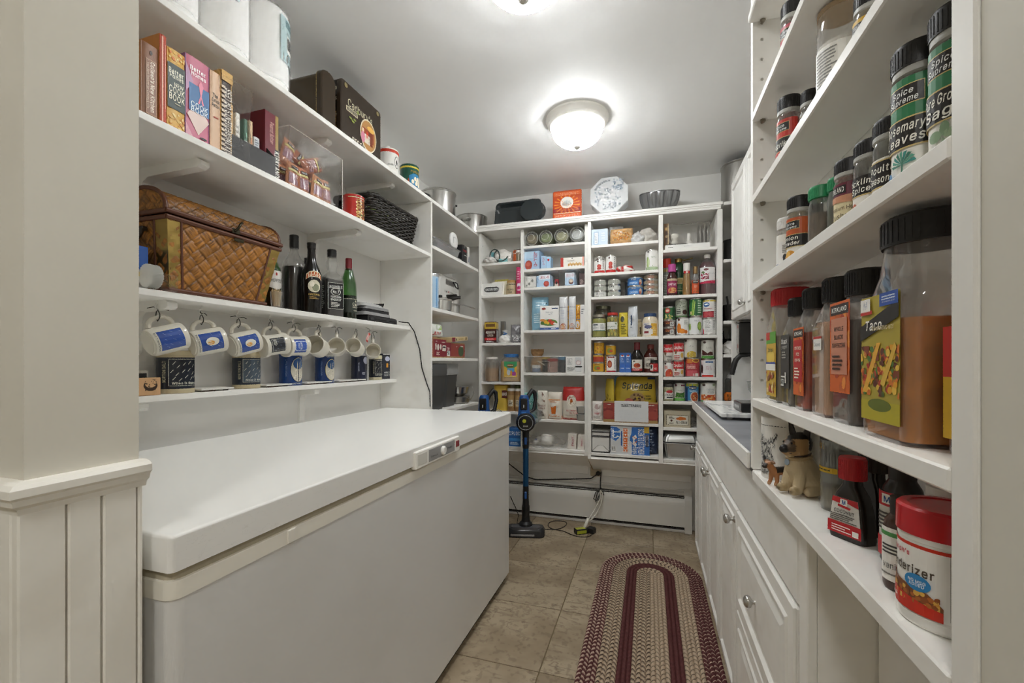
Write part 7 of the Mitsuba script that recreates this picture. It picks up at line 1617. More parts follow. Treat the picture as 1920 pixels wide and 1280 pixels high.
t = Thing('foil_pan', 'upper of two nested aluminium foil pans on the lowest shelf', 'foil pan', place(.190, 3.13, .669), group='nested foil pans')
t.whole(MB().loft([(fo(.22, .19, .98), 0), (fo(.22, .19, 1.02), .004), (ribs(.22, .19, .96), .03), (fo(.22, .19, .88), .05), (fo(.22, .19, .80), .054), (.5 * fo(.22, .19, .8), .055)], '#d0d2d2', sharp=45), 'metalpaint')
bag((.30, 3.25, .5605), .16, .172, .05, 'brown paper bag standing behind the foil pans', '#7a5636', seed=63, crumple=.4, rz=-18, mat='matte')


# things on the back shelves are moved the last few millimetres so that they stand clear of the posts and of each other
def settle(x0, x1, rounds=14):
    B = {}
    for k, d in scene.items():
        if d.get('type') == 'ply' and 'to_world' in d:
            v = meshkit.WRITTEN[d['filename']][0]; m = np.array(d['to_world'].matrix); v = v @ m[:3, :3].T + m[:3, 3]
            n_ = k.split('__')[0]; lo, hi = v.min(0), v.max(0)
            B[n_] = (np.minimum(B[n_][0], lo), np.maximum(B[n_][1], hi)) if n_ in B else (lo, hi)
    B = {n_: [a.copy(), b.copy()] for n_, (a, b) in B.items() if a[1] > 2.99 and b[2] < 2.19 and x0 < (a[0] + b[0]) / 2 < x1 and a[2] > .55}
    N = list(B); parent = {n_: n_ for n_ in N}

    def root(n_):
        while parent[n_] != n_: n_ = parent[n_]
        return n_
    vol = {n_: np.prod(B[n_][1] - B[n_][0]) for n_ in N}
    for i, a in enumerate(N):
        for b in N[i + 1:]:
            d = np.minimum(B[a][1], B[b][1]) - np.maximum(B[a][0], B[b][0])
            if (d > 0).all() and np.prod(d) > .45 * min(vol[a], vol[b]): parent[root(b)] = root(a)
    mv = {n_: np.zeros(3) for n_ in N}

    def push(n_, v):
        for q in N:
            if root(q) == root(n_): mv[q] += v; B[q][0] += v; B[q][1] += v
    for _ in range(rounds):
        for a in N:
            push(a, np.array([max(0, x0 + .0012 - B[a][0][0]) - max(0, B[a][1][0] - x1 + .0012), -max(0, B[a][1][1] - YB + .002), 0]))
        for i, a in enumerate(N):
            for b in N[i + 1:]:
                if root(a) == root(b): continue
                d = np.minimum(B[a][1], B[b][1]) - np.maximum(B[a][0], B[b][0])
                if (d > .0004).all() and d[2] > .003:
                    k = int(d[0] > d[1]); s = 1 if B[a][0][k] + B[a][1][k] > B[b][0][k] + B[b][1][k] else -1
                    v = np.zeros(3); v[k] = s * (d[k] + .0006) / 2
                    if d[k] < .03: push(a, v); push(b, -v)
    for k, d in list(scene.items()):
        n_ = k.split('__')[0]
        if n_ in mv and np.abs(mv[n_]).max() > 1e-6 and d.get('type') == 'ply':
            m = np.array(d['to_world'].matrix); m[:3, 3] += mv[n_]; d['to_world'] = T(m)


for a, b in ((-1.206, -.897), (-.875, -.431), (-.382, .059), (.086, .411)):
    settle(a, b)
K1, K2, K3 = 1.893, 1.523, 1.223
SA, SB, SC, SD, SE = .905, 1.10, 1.413, 1.652, 1.875
# ------------------------------------------------------------------ corner shelves at the left end
def foil(at, L, Wd, h, label, rz=90, cat='foil pan', name='foil_tray'):
    t = Thing(name, label, cat, place(*at, rz))
    k = 160
    a = np.arange(k)
    rb = lambda s, amp: rrect(L * s, Wd * s, .03, k) * (1 + amp * np.cos(a * PI / 2))[:, None] + [0, Wd / 2]
    t.whole(MB().loft([(rb(.86, 0), 0), (rb(.88, .006), .004), (rb(.94, .006), h - .006), (rb(.985, 0), h - .001), (rb(1.0, 0), h), (rb(1.0, 0), h + .002), (rb(.96, 0), h), (rb(.86, 0), .006)], '#b9bbbb', sharp=50), 'metalpaint')
    return t


foil((-1.245, 2.60, K1 + .0005), .40, .26, .012, 'flat foil tray lying under the ribbed foil pan, upper corner shelf')
foil((-1.250, 2.60, K1 + .0165), .40, .26, .055, 'ribbed foil pan on the upper corner shelf beside the divider')
t = Thing('wire_rack', 'silver wire rack leaning over the foil pan beside the divider', 'rack', place(-1.27, 2.50, K1 + .076, 90, 14))
m = MB()
for k in range(15):
    m.tube([(-.16 + .023 * k, 0, .002), (-.16 + .023 * k, .22, .002)], .0014, '#c8c8c6', 5)
for k in range(6):
    m.tube([(-.165, .01 + .04 * k, .0045), (.165, .01 + .04 * k, .0045)], .0014, '#c8c8c6', 5)
m.tube([(-.165, 0, .002), (.165, 0, .002), (.165, .22, .002), (-.165, .22, .002)], .0028, '#d0d0ce', 6, close=True)
t.whole(m, 'metalpaint')
t = Thing('plastic_plate', 'white rounded plastic plate standing on the foil pan', 'lid', place(-1.262, 2.705, K1 + .074, 90))
t.whole(MB().loft([(rrect(.11, .10, .045, 40), 0), (rrect(.118, .108, .05, 40), .004), (rrect(.118, .108, .05, 40), .012), (rrect(.09, .08, .04, 40), .018)], '#e4e4e2', M=np.array([[1, 0, 0, 0], [0, 0, -1, .018], [0, 1, 0, .055], [0, 0, 0, 1.0]])).tube([(-.025, -.0015, .035), (-.022, -.0015, .075), (.02, -.0015, .075), (.024, -.0015, .035)], .0012, '#b4b4b2', 5), 'satin')
book((-1.262, 2.868, K1 + .0005), .085, .135, 'black hardback with red title lettering at the back of the upper corner shelf', '#232325', d=.22, front=[('t', 'FINE WINE', 0, .72, .1, '#a8323a', {'w': 1.5}), ('r', -.1, .85, -.06, 1, '#d0d0ce'), ('l', -.3, .45, .7, .52, '#c9c9c6', 1)], group=None, cover='#232325')
book((-1.258, 2.932, K1 + .0005), .030, .140, 'white paperback at the right end of the upper corner shelf', '#d5d3cc', d=.20, front=[('r', -.5, .2, .5, .5, '#8a92a0')], group=None, cover='#dcdad2')
q = (-1.290,2.441,1.523),0.0246,0.248
t = Thing('foil_roll', 'upright roll of pale blue wrap with a silver end beside the divider', 'roll', place(-1.262, 2.385, K2 + .0006, 90))
t.part('roll', MB().lathe([(.034, 0), (.036, .003), (.036, .19)], '#a9c4dc', 28).art([('r', -.5, .05, -.2, .95, '#6f9cc8'), ('r', .3, .05, .4, .95, '#e4ecf2')], .07, .19, cyl(.036), dx=.01), 'gloss')
t.part('end_cap', MB().lathe([(.0362, .19), (.0365, .205), (.034, .21), (.001, .21)], '#b9bbbc', 28), 'metalpaint')
t = Thing('grill', 'upright light grey electric grill with a black cord loop on the middle corner shelf', 'appliance', place(-1.36, 2.83, K2 + .0006, 90))
m = MB().loft([(rrect(.33, .275, .05, 40), 0), (rrect(.34, .285, .05, 40), .008), (rrect(.34, .285, .05, 40), .055), (rrect(.30, .25, .05, 40), .075)], '#d3d2ce', M=np.array([[1, 0, 0, 0], [0, 0, -1, .075], [0, 1, 0, .143], [0, 0, 0, 1.0]]))
m.art([('r', -.45, .76, .5, .90, '#86847f'), ('r', -.42, .78, .47, .87, '#5f5d5a'), ('r', -.6, .56, .6, .62, '#bdbcb8'), ('r', -.42, .57, -.34, .61, '#23302a'), ('r', -.2, .57, -.12, .61, '#a8323a'), ('l', .05, .57, .45, .61, '#77756f', 1)], .30, .285, flat(-.0003))
t.part('body', m, 'satin')
t.part('cord', MB().tube([(.05, -.004, .25), (.03, -.02, .235), (.035, -.03, .21), (.075, -.03, .205), (.10, -.02, .21), (.085, -.02, .245), (.07, -.006, .255)], .0045, '#161616', 7), 'satin')
q = (-1.330,2.718,1.523),0.0817,0.152
t = Thing('saucepan', 'stainless saucepan with a lid and long steel handle on the middle corner shelf', 'saucepan', place(-1.30, 2.56, K2 + .0006))
r = .075
t.part('body', MB().lathe([(r * .93, 0), (r, .008), (r, .068), (r + .004, .071), (r + .004, .073), (r - .002, .073)], '#ccc', 36), 'steel')
t.part('lid', MB().lathe([(r + .003, .0735), (r + .003, .078), (r * .6, .088), (.012, .092)], '#ccc', 36), 'steel')
t.part('lid_knob', MB().lathe([(.006, .09), (.015, .098), (.015, .106), (.008, .11), (.001, .11)], '#1d1d1d', 18), 'satin')
t.part('handle', MB().tube([(r * .7, r * .65, .058), (r * .9 + .03, r * .8 + .10, .060), (r * .9 + .04, r * .8 + .24, .056), (r * .9 + .042, r * .8 + .27, .052)], [.004, .005, .0065, .004], '#aaa', 8), 'steel')
t = Thing('stockpot', 'tall steel pot with a black-handled lid behind the saucepan', 'pot', place(-1.291, 2.715, K2 + .0006) @ np.diag([.8, .8, 1, 1]))
t.part('body', MB().lathe([(.068, 0), (.072, .005), (.072, .10), (.075, .103), (.070, .103)], '#ccc', 36), 'steel')
t.part('lid', MB().lathe([(.0745, .1035), (.0745, .108), (.03, .118), (.012, .12)], '#ccc', 36), 'steel')
t.part('handle', MB().tube([(.0, -.07, .085), (.01, -.10, .095), (.06, -.075, .10), (.11, -.06, .105)], [.011, .014, .013, .010], '#1c1a18', 9).box(-.05, .05, -.012, .012, .12, .135, '#1c1a18', .005), 'satin', label='black handle')
MRN = '#7a2630'
q = (-1.255,2.511,1.223),0.426,0.165
carton((-1.255, 2.442, K3 + .0006), .235, .125, 'maroon and tan cardboard carton beside the divider, third corner shelf', '#9a7a55', d=.20, rz=90, front=[('r', -.45, .05, .98, .92, MRN), ('r', -1, .05, -.45, .92, '#8c4a3c'), ('r', -.3, .4, -.18, .7, '#d9cfc6'), ('e', .0, .52, .12, .16, '#d9cfc6'), ('e', .3, .54, .1, .14, '#d9cfc6'), ('r', .5, .34, .92, .64, '#d2c6bd'), ('r', .55, .5, .88, .58, '#2b2426'), ('l', -.2, .12, .2, .3, '#d9bdb8', 3), ('l', -.3, .78, .0, .84, '#d9bdb8', 1), ('l', .4, .74, .9, .82, '#d9bdb8', 2)])
carton((-1.262, 2.72, K3 + .0006), .30, .105, 'second maroon carton with a bar code, right end of the third corner shelf', '#93724e', d=.20, rz=90, front=[('r', -1, .1, -.5, .95, MRN), ('r', -.5, .1, 1, .92, '#8c3f38'), ('b', -.92, .12, -.62, .45, '#222'), ('l', -.9, .5, -.6, .66, '#d9bdb8', 3), ('e', .55, .45, .3, .35, '#47553a'), ('l', .0, .7, .2, .78, '#d9bdb8', 1), ('l', .5, .72, .8, .84, '#e2d2c8', 1)])
carton((-1.250, 2.765, K3 + .118), .26, .028, 'flat cream carton lying aslant on the second maroon carton', '#c9b48a', d=.17, rz=90, ry=-5, front=[('r', -1, 0, -.6, 1, MRN), ('e', -.45, .5, .06, .3, '#4a3a24'), ('l', -.2, .25, .5, .7, '#a88a4c', 1), ('r', .7, .2, .85, .8, '#6a5a3a')])
bag((-1.30, 2.385, K3 + .127), .13, .07, .06, 'red candy bag lying on the maroon carton by the divider', '#b8332c', seed=71, crumple=.5, rz=90, art=[('e', -.2, .5, .3, .3, '#d2643a')])
bag((-1.285, 2.455, K3 + .127), .14, .085, .06, 'white and green candy bag with red lettering on the maroon carton', '#d5d9d2', seed=72, crumple=.5, rz=82, art=[('t', 'MIKE', -.2, .3, .2, '#b8303a', {'w': 1.0, 'sh': .3}), ('e', .2, .75, .35, .2, '#8fae54'), ('r', -1, .0, -.4, .2, '#b8303a')])
bag((-1.33, 2.52, K3 + .127), .06, .075, .04, 'small amber candy bag at the back of the maroon carton', '#a87228', seed=73, crumple=.4, rz=90)


def trashbin(at, w, d, h, label, lidc, rz=90):
    t = Thing('trash_bin', label, 'trash bin', place(*at, rz), group=None)
    t.part('body', MB().loft([(rrect(w * .80, d * .80, .03, 40) + [0, d / 2], 0), (rrect(w * .95, d * .95, .035, 40) + [0, d / 2], h - .06)], '#3f4041', sharp=40), 'satin')
    t.part('lid', MB().loft([(rrect(w * .97, d * .97, .035, 40) + [0, d / 2], h - .075), (rrect(w, d, .038, 40) + [0, d / 2], h - .06), (rrect(w, d, .038, 40) + [0, d / 2], h - .012), (rrect(w * .96, d * .96, .035, 40) + [0, d / 2], h), ], lidc, sharp=40), 'satin')
    return t


trashbin((-1.240, 2.452, .8965), .235, .26, .288, 'dark grey plastic bin with a matching lid behind the freezer', '#4a4b4c')
trashbin((-1.265, 2.690, .8965), .215, .26, .288, 'dark grey plastic bin with a light grey lid, right of the first bin', '#9b9c9c')
t = Thing('mixing_bowl', 'pair of nested steel bowls with a wire handle right of the bins', 'bowl', place(-1.33, 2.905, .8965))
t.part('lower_pot', MB().lathe([(.072, 0), (.082, .01), (.084, .05), (.086, .052), (.082, .052)], '#ccc', 32), 'brushed')
t.part('upper_bowl', MB().lathe([(.04, .053), (.07, .075), (.083, .12), (.085, .121), (.081, .119)], '#ccc', 32), 'steel')
t.part('wire_handle', MB().tube([(.08, -.05, .052), (.10, 0, .03), (.105, .05, .07), (.08, .07, .12)], .003, '#888', 6), 'steel')

# ------------------------------------------------------------------ vacuums and cords


def vacuum(x, y, rz, label, head=True):
    t = Thing('stick_vacuum', label, 'vacuum cleaner', place(x, y, 0, rz))
    K, BLU, GR = '#17181a', '#1f4f8f', '#2b2c2f'
    t.part('floor_head', MB().loft([(rrect(.25, .10, .03, 40), .004), (rrect(.262, .11, .035, 40), .012), (rrect(.262, .11, .035, 40), .045), (rrect(.24, .08, .03, 40), .066)], GR, sharp=45)
           .loft([(rrect(.20, .055, .02, 32) + [0, -.02], .05), (rrect(.195, .05, .02, 32) + [0, -.02], .072)], '#4a4b50').box(-.10, .06, -.0565, -.054, .018, .030, '#9a9a9c'), 'gloss')
    t.part('joint', MB().lathe([(.05, .06), (.045, .085), (.03, .10), (.027, .13)], K, 20, M=place(0, .01, 0)), 'satin')
    t.part('lower_tube', MB().lathe([(.027, .13), (.027, .20), (.024, .215), (.022, .23), (.0205, .34)], K, 20, M=place(0, .012, 0)).box(-.008, .008, -.0125, -.005, .255, .305, BLU, .003), 'gloss')
    t.part('wand', MB().lathe([(.0195, .34), (.0195, .60)], '#2a5f92', 20, M=place(0, .012, 0)), 'metalpaint', label='blue metal wand')
    t.part('upper_tube', MB().lathe([(.022, .60), (.024, .62), (.024, .72), (.021, .74)], K, 20, M=place(0, .012, 0)).box(-.009, .009, -.0165, -.006, .628, .678, BLU, .003), 'gloss')
    Mm = np.array([[1, 0, 0, 0], [0, 0, 1, -.045], [0, 1, 0, .785], [0, 0, 0, 1.0]])
    t.part('motor', MB().lathe([(.030, -.012), (.055, -.010), (.064, 0), (.064, .035)], K, 36, M=Mm).lathe([(.064, .036), (.066, .04), (.060, .12), (.05, .125)], BLU, 36, M=Mm).lathe([(.047, -.0115), (.049, -.013), (.051, -.0115)], '#9a9ca0', 36, caps=(False, False), M=Mm), 'gloss')
    t.part('badge', MB().lathe([(.013, -.016), (.013, -.013)], '#b8b83a', 18, caps=(True, True), M=place(-.008, 0, .012) @ Mm).art([('t', 'INSE', 0, .3, .1, '#c8c8c8', {'w': .8})], .09, .09, lambda a, b, o: np.column_stack([a, np.full(len(a), -.0575 - o), b + .735])), 'gloss', label='round yellow badge')
    t.part('dust_cup', MB().lathe([(.045, 0), (.048, .06), (.03, .085)], '#ddd', 28, M=place(.045, .03, .80, 0, -60, 25)), 'smoke_glass', label='clear dust cup')
    t.part('body', MB().loft([(rrect(.085, .10, .03, 32), .82), (rrect(.075, .09, .03, 32), .88), (rrect(.066, .075, .03, 32), .95), (rrect(.050, .055, .025, 32), .968)], BLU, sharp=60, M=place(-.012, .01, 0)).box(-.036, .012, -.041, -.030, .868, .948, K, .008).box(-.015, -.009, -.0425, -.04, .885, .905, '#c8cacc').box(-.030, .006, -.044, -.036, .842, .856, '#2f6fb8', .003), 'gloss')
    t.part('handle', MB().tube([(.022, .03, .84), (.055, .045, .862), (.066, .06, .93), (.060, .06, .985), (.045, .05, .998), (.020, .035, .965), (.008, .02, .93)], [.014, .013, .012, .014, .016, .015, .012], K, 10), 'satin')
    return t


vacuum(-.812, 2.885, 14, 'blue and black stick vacuum standing at the end of the freezer')
vacuum(-1.075, 2.80, 10, 'blue and black stick vacuum half hidden behind the freezer')
t = Thing('extension_cord', 'black cord running from the wall outlet to behind the freezer', 'cord')
t.whole(MB().tube([(-.365, 3.292, .362), (-0.415,3.270,0.326), (-0.608,3.270,0.306), (-0.835,3.260,0.286), (-0.918,3.250,0.307), (-1.026,3.220,0.393), (-1.09, 3.10, .50)], .0045, '#151413', 7).lathe([(.014, 0), (.016, .004), (.016, .022), (.008, .028)], '#151413', 14, M=place(-.365, 3.3105, .362, 0, 90)), 'satin')
t = Thing('charger_cord', 'bundle of white and black charger cords hanging to the floor', 'cord')
m = MB()
P0 = np.array((-0.343,3.295,0.377))
m.tube([P0, P0 + [0, -.045, -.06], P0 + [.002, -.062, -.14], (-0.336,3.232,0.275)], .0042, '#141414', 7)
c = np.array((-0.339,3.222,0.262))
for k, (dx, dz) in enumerate(((-.05, -.07), (-.035, -.085), (.025, -.03))):
    m.tube([c, c + [dx * .7, -.004 * k, dz * .3], c + [dx, -.004 * k - .004, dz], c + [dx * .55, -.006, dz * 1.15], c + [dx * .1, -.002, dz * .4], c], .0034, '#1a1a1a', 6)
m.tube([c, (-0.323,3.215,0.239), (-0.333,3.200,0.165), (-0.367,3.160,0.097), (-0.408,3.100,0.064)], .0062, '#d6d3c8', 8)
m.tube([c, (-0.342,3.210,0.199), (-0.384,3.150,0.118), (-0.410,3.085,0.080)], .005, '#d6d3c8', 8)
m.tube([(-0.411,3.090,0.090), (-0.422,3.060,0.061), (-0.433,3.061,0.030)], .012, '#e0ddd2', 9)
t.whole(m, 'satin')
p = (-0.441,3.067,0.004)
t = Thing('power_adapter', 'black plug adapter with a yellow green label lying on the tiles', 'adapter', place(p[0] - .012, p[1] - .035, .0036, 35))
t.whole(MB().box(-.045, .045, -.025, .025, 0, .035, '#161616', .004).box(-.042, .030, -.0255, -.02, .006, .028, '#a8ad35').box(-.040, .028, -.018, .018, .0348, .0354, '#a8ad35'), 'satin')
t = Thing('power_adapter', 'plain black plug adapter beside the yellow labelled one', 'adapter', place(p[0] + .055, p[1] - .005, .0036, -20))
t.whole(MB().box(-.028, .028, -.022, .022, 0, .040, '#1a1a1a', .006), 'satin')
t = Thing('charger_cord', 'thin brown cord looping over the tiles beside the vacuum', 'cord')
pts = [(-0.846,2.994,0.006), (-0.755,3.023,0.006), (-0.641,3.038,0.006), (-0.582,3.131,0.006), (-0.595,3.204,0.006), (-0.676,3.201,0.006), (-0.707,3.124,0.006), (-0.671,3.050,0.006), (-0.581,3.027,0.006), (-0.497,2.974,0.006), (-0.406,2.974,0.006), (-0.375,3.042,0.006), (-0.378,3.101,0.006)]
from scipy.interpolate import splprep, splev
tck = splprep(np.array(pts).T, s=0)[0]
t.whole(MB().tube(np.array(splev(np.linspace(0, 1, 70), tck)).T, .0028, '#2c241f', 6), 'satin')
t = Thing('charger_cord', 'thin dark cord hanging beside the freezer end to the floor', 'cord')
t.whole(MB().tube([(-0.979,3.060,0.204), (-0.942,3.060,0.129), (-0.917,3.060,0.072), (-.93, 3.07, .0066), (-.86, 3.09, .0066)], .0028, '#1d1b19', 6), 'satin')

# ------------------------------------------------------------------ counter things
zc = .9446
t = Thing('marble_board', 'white marble board on small feet lying on the grey counter', 'board')
t.part('slab', MB().box(.298, .72, 2.08, 2.74, zc + .012, zc + .030, '#eee', .003), 'marble')
for x in (.34, .69):
    for y in (2.12, 2.70):
        t.part('foot', MB().lathe([(.012, 0), (.012, .0125)], '#8a8a88', 12, M=place(x, y, zc)), 'satin')
t = Thing('card_reader', 'black box with a silver front slot lying on the marble board', 'box', place(.385, 2.215, zc + .0305, -90))
t.whole(MB().box(-.09, .09, 0, .16, 0, .042, '#1c1c1d', .004).box(-.07, .06, -.001, .01, .010, .032, '#4a4a4b', .001).box(-.06, .05, -.0015, .01, .016, .026, '#8a8a8b'), 'gloss')
t = Thing('serving_tongs', 'pair of stainless steel serving tools lying on the counter before the marble board', 'utensil')
m = MB()
for k in range(3):
    m.tube([(.40 + .035 * k, 2.0, zc + .0045), (.38 + .04 * k, 1.8, zc + .0065), (.355 + .045 * k, 1.60, zc + .0075)], [.003, .005, .006], '#999', 7)
t.whole(m, 'steel')
t = Thing('can_opener', 'black wall-mounted can opener with a steel front and curved lever', 'can opener', place(.535, 2.971, 1.249))
t.part('housing', MB().box(-.022, .085, -.09, -.002, .0, .185, '#2b2a29', .006).box(-.024, .087, -.094, -.002, .185, .197, '#55524e', .004), 'gloss')
t.part('steel_front', MB().box(-.0245, -.0205, -.075, -.035, .004, .178, '#c9c6c2', .001).box(-.0252, -.024, -.066, -.046, .03, .055, '#9a3a38').box(-.0252, -.024, -.066, -.046, .15, .17, '#a84a44'), 'metalpaint', label='steel front strip')
m = MB()
m.tube([(.05, -.05, -.005), (-.01, -.052, -.012), (-.035, -.054, -.04), (-.050, -.056, -.085), (-.058, -.058, -.13)], [.014, .015, .016, .017, .014], '#232323', 10)
m.tube([(.05, -.05, -.005), (.07, -.05, -.06), (.095, -.05, -.15), (.10, -.05, -.16)], [.013, .013, .014, .012], '#232323', 10)
t.part('lever', m, 'satin')
t = Thing('measuring_scoop', 'clear plastic scoop hooked on the glossy panel under the can opener', 'scoop', place(.60, 2.90, 1.03))
t.whole(MB().lathe([(.012, -.03), (.035, .0), (.042, .05), (.045, .052), (.040, .05)], '#e4e4e2', 28), 'smoke_glass')
# goods on the narrow right shelves
for k, (y, z, lab) in enumerate(((3.06, 1.4556, 'black utensil roll on the narrow right shelf above the cups'), (3.22, 1.2456, 'dark round tin on the narrow right shelf'))):
    t = Thing('utensil_jar', lab, 'jar', place(.50, y, z)); t.whole(MB().lathe([(.035, 0), (.042, .10), (.044, .105)], '#1c1b1a', 24).tube([(-.02, 0, .1), (-.028, 0, .16)], .006, '#222', 7).tube([(.01, .01, .1), (.012, .012, .17)], .005, '#bbb', 7), 'gloss')
t = Thing('cloth_bag', 'crumpled white plastic bag on the narrow right shelf', 'plastic bag', place(.52, 3.08, 1.2458)); t.whole(blob((.07, .07, .05), .7, 81, .5, '#d5d3cf'), 'satin')
t = Thing('utensil_jar', 'black pot with a silver rim on the narrow right shelf', 'pot', place(.52, 3.2, 1.4558)); t.whole(MB().lathe([(.05, 0), (.056, .004), (.056, .11), (.062, .112), (.062, .116)], '#1a1a1a', 28), 'gloss')
t = Thing('utensil_jar', 'black tall pot at the top of the narrow right shelves', 'pot', place(.52, 3.12, 1.8406)); t.whole(MB().lathe([(.05, 0), (.056, .004), (.056, .14), (.062, .142)], '#3a3a3a', 28), 'gloss')
t = Thing('glass_canister', 'glass canister with a rounded lid on the counter by the panel', 'canister', place(.53, 3.12, zc + .0003))
t.part('glass', MB().lathe([(.055, 0), (.06, .005), (.06, .13), (.05, .145)], '#fff', 32), 'smoke_glass'); t.part('lid', MB().lathe([(.052, .146), (.05, .165), (.03, .185), (.01, .19), (.012, .205), (.001, .206)], '#d8d8d6', 28), 'satin')
carton((.489, 3.02, zc + .0003), .07, .060, 'orange tin lettered in black behind the marble board', '#c9702c', d=.05, name='orange_tin', cat='tin', mat='gloss', b=.012, front=[('t', 'BLACK', .1, .68, .26, '#1d1815', {'w': 1.5}), ('t', 'CAT', .1, .3, .28, '#1d1815', {'w': 1.2})])

# ------------------------------------------------------------------ spice rack goods (they face the aisle)
BLK = '#1b1b1c'


def spice(y, z, r, h, label, fillc, capc=BLK, art=(), lc='#e9e7e0', fillh=.7, glass='glass', x=.33, caph=.2, lz=(.04, .68), group=None, ring='#a9a9a4', mott=.25, nolab=False, lr=1.0, rz=-62, capr=.98, cap2=True):
    """round shaker jar with a black cap"""
    t = Thing('spice_jar', label, 'spice jar', place(x, y, z + .0006, rz), group)
    hb = h * (1 - caph)
    t.part('jar', MB().lathe([(r * .95, 0), (r, .004), (r, hb * .86), (r * .90, hb * .95), (r * .86, hb)], '#fff', 32), glass)
    zz = np.linspace(.004, hb * .85 * min(1, fillh / .7), 10)
    t.part('contents', noisy(MB().loft([(circ(r * .95, 26), a) for a in zz], fillc, sharp=80), mott, 240), 'matte')
    if cap2:
        t.part('shaker_ring', MB().lathe([(r * .9, hb * .95), (r * 1.0, hb * .965), (r * 1.0, hb * 1.02), (r * .94, hb * 1.04)], ring, 32), 'satin')
    m = MB().lathe([(r * capr, hb * 1.02), (r * capr, h - .004), (r * (capr - .06), h), (.001, h)], capc, 36)
    for k in range(36):
        a = k * 2 * PI / 36
        m.box(r * capr - .0003, r * capr + .0006, -.0006, .0006, hb * 1.04, h - .005, capc, 0, M=rotm([0, 0, 1], math.degrees(a)))
    t.part('cap', m, 'satin')
    if not nolab:
        R = r * lr + .0006; z0, z1 = lz[0] * h, lz[1] * h
        l = MB().poly(shapely.box(-R * 1.5, 0, R * 1.5, z1 - z0), cyl(R, z0), lc, 0, R * .25)
        l.art(art, R * 2.2, z1 - z0, cyl(R, z0), dx=R * .25)
        t.part('paper_label', l, 'satin')
    return t


GN = '#2f7a50'


def supreme(band, title, pic, two_=True):
    tt = title.split('|')
    a = [('r', -1.36, .62, 1.36, 1, band), ('r', -.75, .74, .75, .93, '#c9b27a'), ('r', -.72, .75, .72, .92, '#1f1c19'), ('t', 'Spice', 0, .865, .055, '#eee', {'w': .8, 'sh': .15}), ('t', 'Supreme', 0, .79, .055, '#eee', {'w': 1.1, 'sh': .15}),
         ('r', -1.36, .33, 1.36, .62, '#c9b27a'), ('r', -1.36, .345, 1.36, .605, '#1f1c19')]
    if len(tt) > 1:
        a += [('t', tt[0], 0, .535, .085, '#f2efe6', {'w': 1.5, 'sh': .12}), ('t', tt[1], 0, .42, .085, '#f2efe6', {'w': 1.5, 'sh': .12})]
    else:
        a += [('t', tt[0], 0, .475, .11, '#f2efe6', {'w': 1.6, 'sh': .12})]
    return a + pic


HERB = [('p', [(.0, .05), (.06, .05), (.1, .25), (.04, .25)], '#4a7a6a')] + [('p', [(.05, .18), (.05 + .45 * math.cos(q), .18 + .13 * math.sin(q)), (.05 + .4 * math.cos(q + .25), .18 + .12 * math.sin(q + .25))], c) for q, c in zip(np.linspace(.1, 3.0, 9), ['#3f8a84', '#5fa08c', '#3f7a6a'] * 3)] + [('e', -.5, .1, .12, .04, '#5a8ab8'), ('e', -.35, .06, .1, .03, '#4a7ab0')]
SAGE = [('p', [(-.05, .03), (.05, .03), (.15, .16), (.05, .2)], '#8aa088'), ('e', .35, .22, .3, .04, '#9ab090'), ('e', -.2, .22, .22, .05, '#8aa484'), ('e', .1, .27, .14, .06, '#7f9a7a'), ('e', .45, .12, .3, .03, '#a4b69a')]
ONI = [('e', .05, .15, .42, .11, '#d8a048'), ('e', -.1, .15, .2, .1, '#e4b868'), ('e', .2, .15, .15, .1, '#c98a38'), ('e', -.5, .1, .2, .06, '#b88a50')]
# upper shelves
t = Thing('storage_canister', 'large clear canister of white powder on the second highest spice shelf', 'canister', place(.337, .948, SD + .0006, -62) @ np.diag([1, 1, .96, 1]))
r = .037
t.part('jar', MB().lathe([(r * .96, 0), (r, .005), (r, .16), (r * .94, .18), (r * .94, .20)], '#fff', 40), 'glass')
t.part('contents', MB().lathe([(r * .955, .004), (r * .955, .135)], '#e4e2dc', 36), 'matte')
t.part('paper_label', MB().poly(shapely.box(-.06, 0, .06, .115), cyl(r + .0006, .012), '#ecebe6', 0, .012).art([('l', -.3, .2, .55, .95, '#8a8a88', 14), ('t', '4', -.95, .1, .08, '#6a6a70', {'w': .3})], .11, .115, cyl(r + .0007, .012), dx=.012), 'satin')
t.part('lid', MB().lathe([(r * .97, .195), (r * .97, .204), (.001, .205)], '#a58f72', 36), 'satin')
spice(1.185, SD, .025, .172, 'red labelled spice shaker with a black cap, far end of the second highest shelf', '#8a2c20', art=supreme('#b8352c', 'Paprika', [('r', -1.36, 0, 1.36, .33, '#b8352c')]), x=.318)
spice(1.130, SD, .020, .150, 'small black-capped shaker just right of the red labelled one', '#4a3a2c', art=supreme('#8a8a86', 'Cloves', []), x=.345)
spice(1.055, SD, .020, .155, 'black-capped shaker half hidden by the big white canister', '#6a5a44', art=supreme('#a8a49a', 'Mace', []), x=.352)
spice(.835, SD, .0205, .135, 'black-capped shaker right of the big white canister', '#b09a6a', art=supreme('#c9a03a', 'Curry', []), x=.336)
spice(1.19, SE, .024, .175, 'black-capped spice shaker on the highest spice shelf', '#8a5a50', art=supreme('#a84a5a', 'Allspice', []), x=.326)
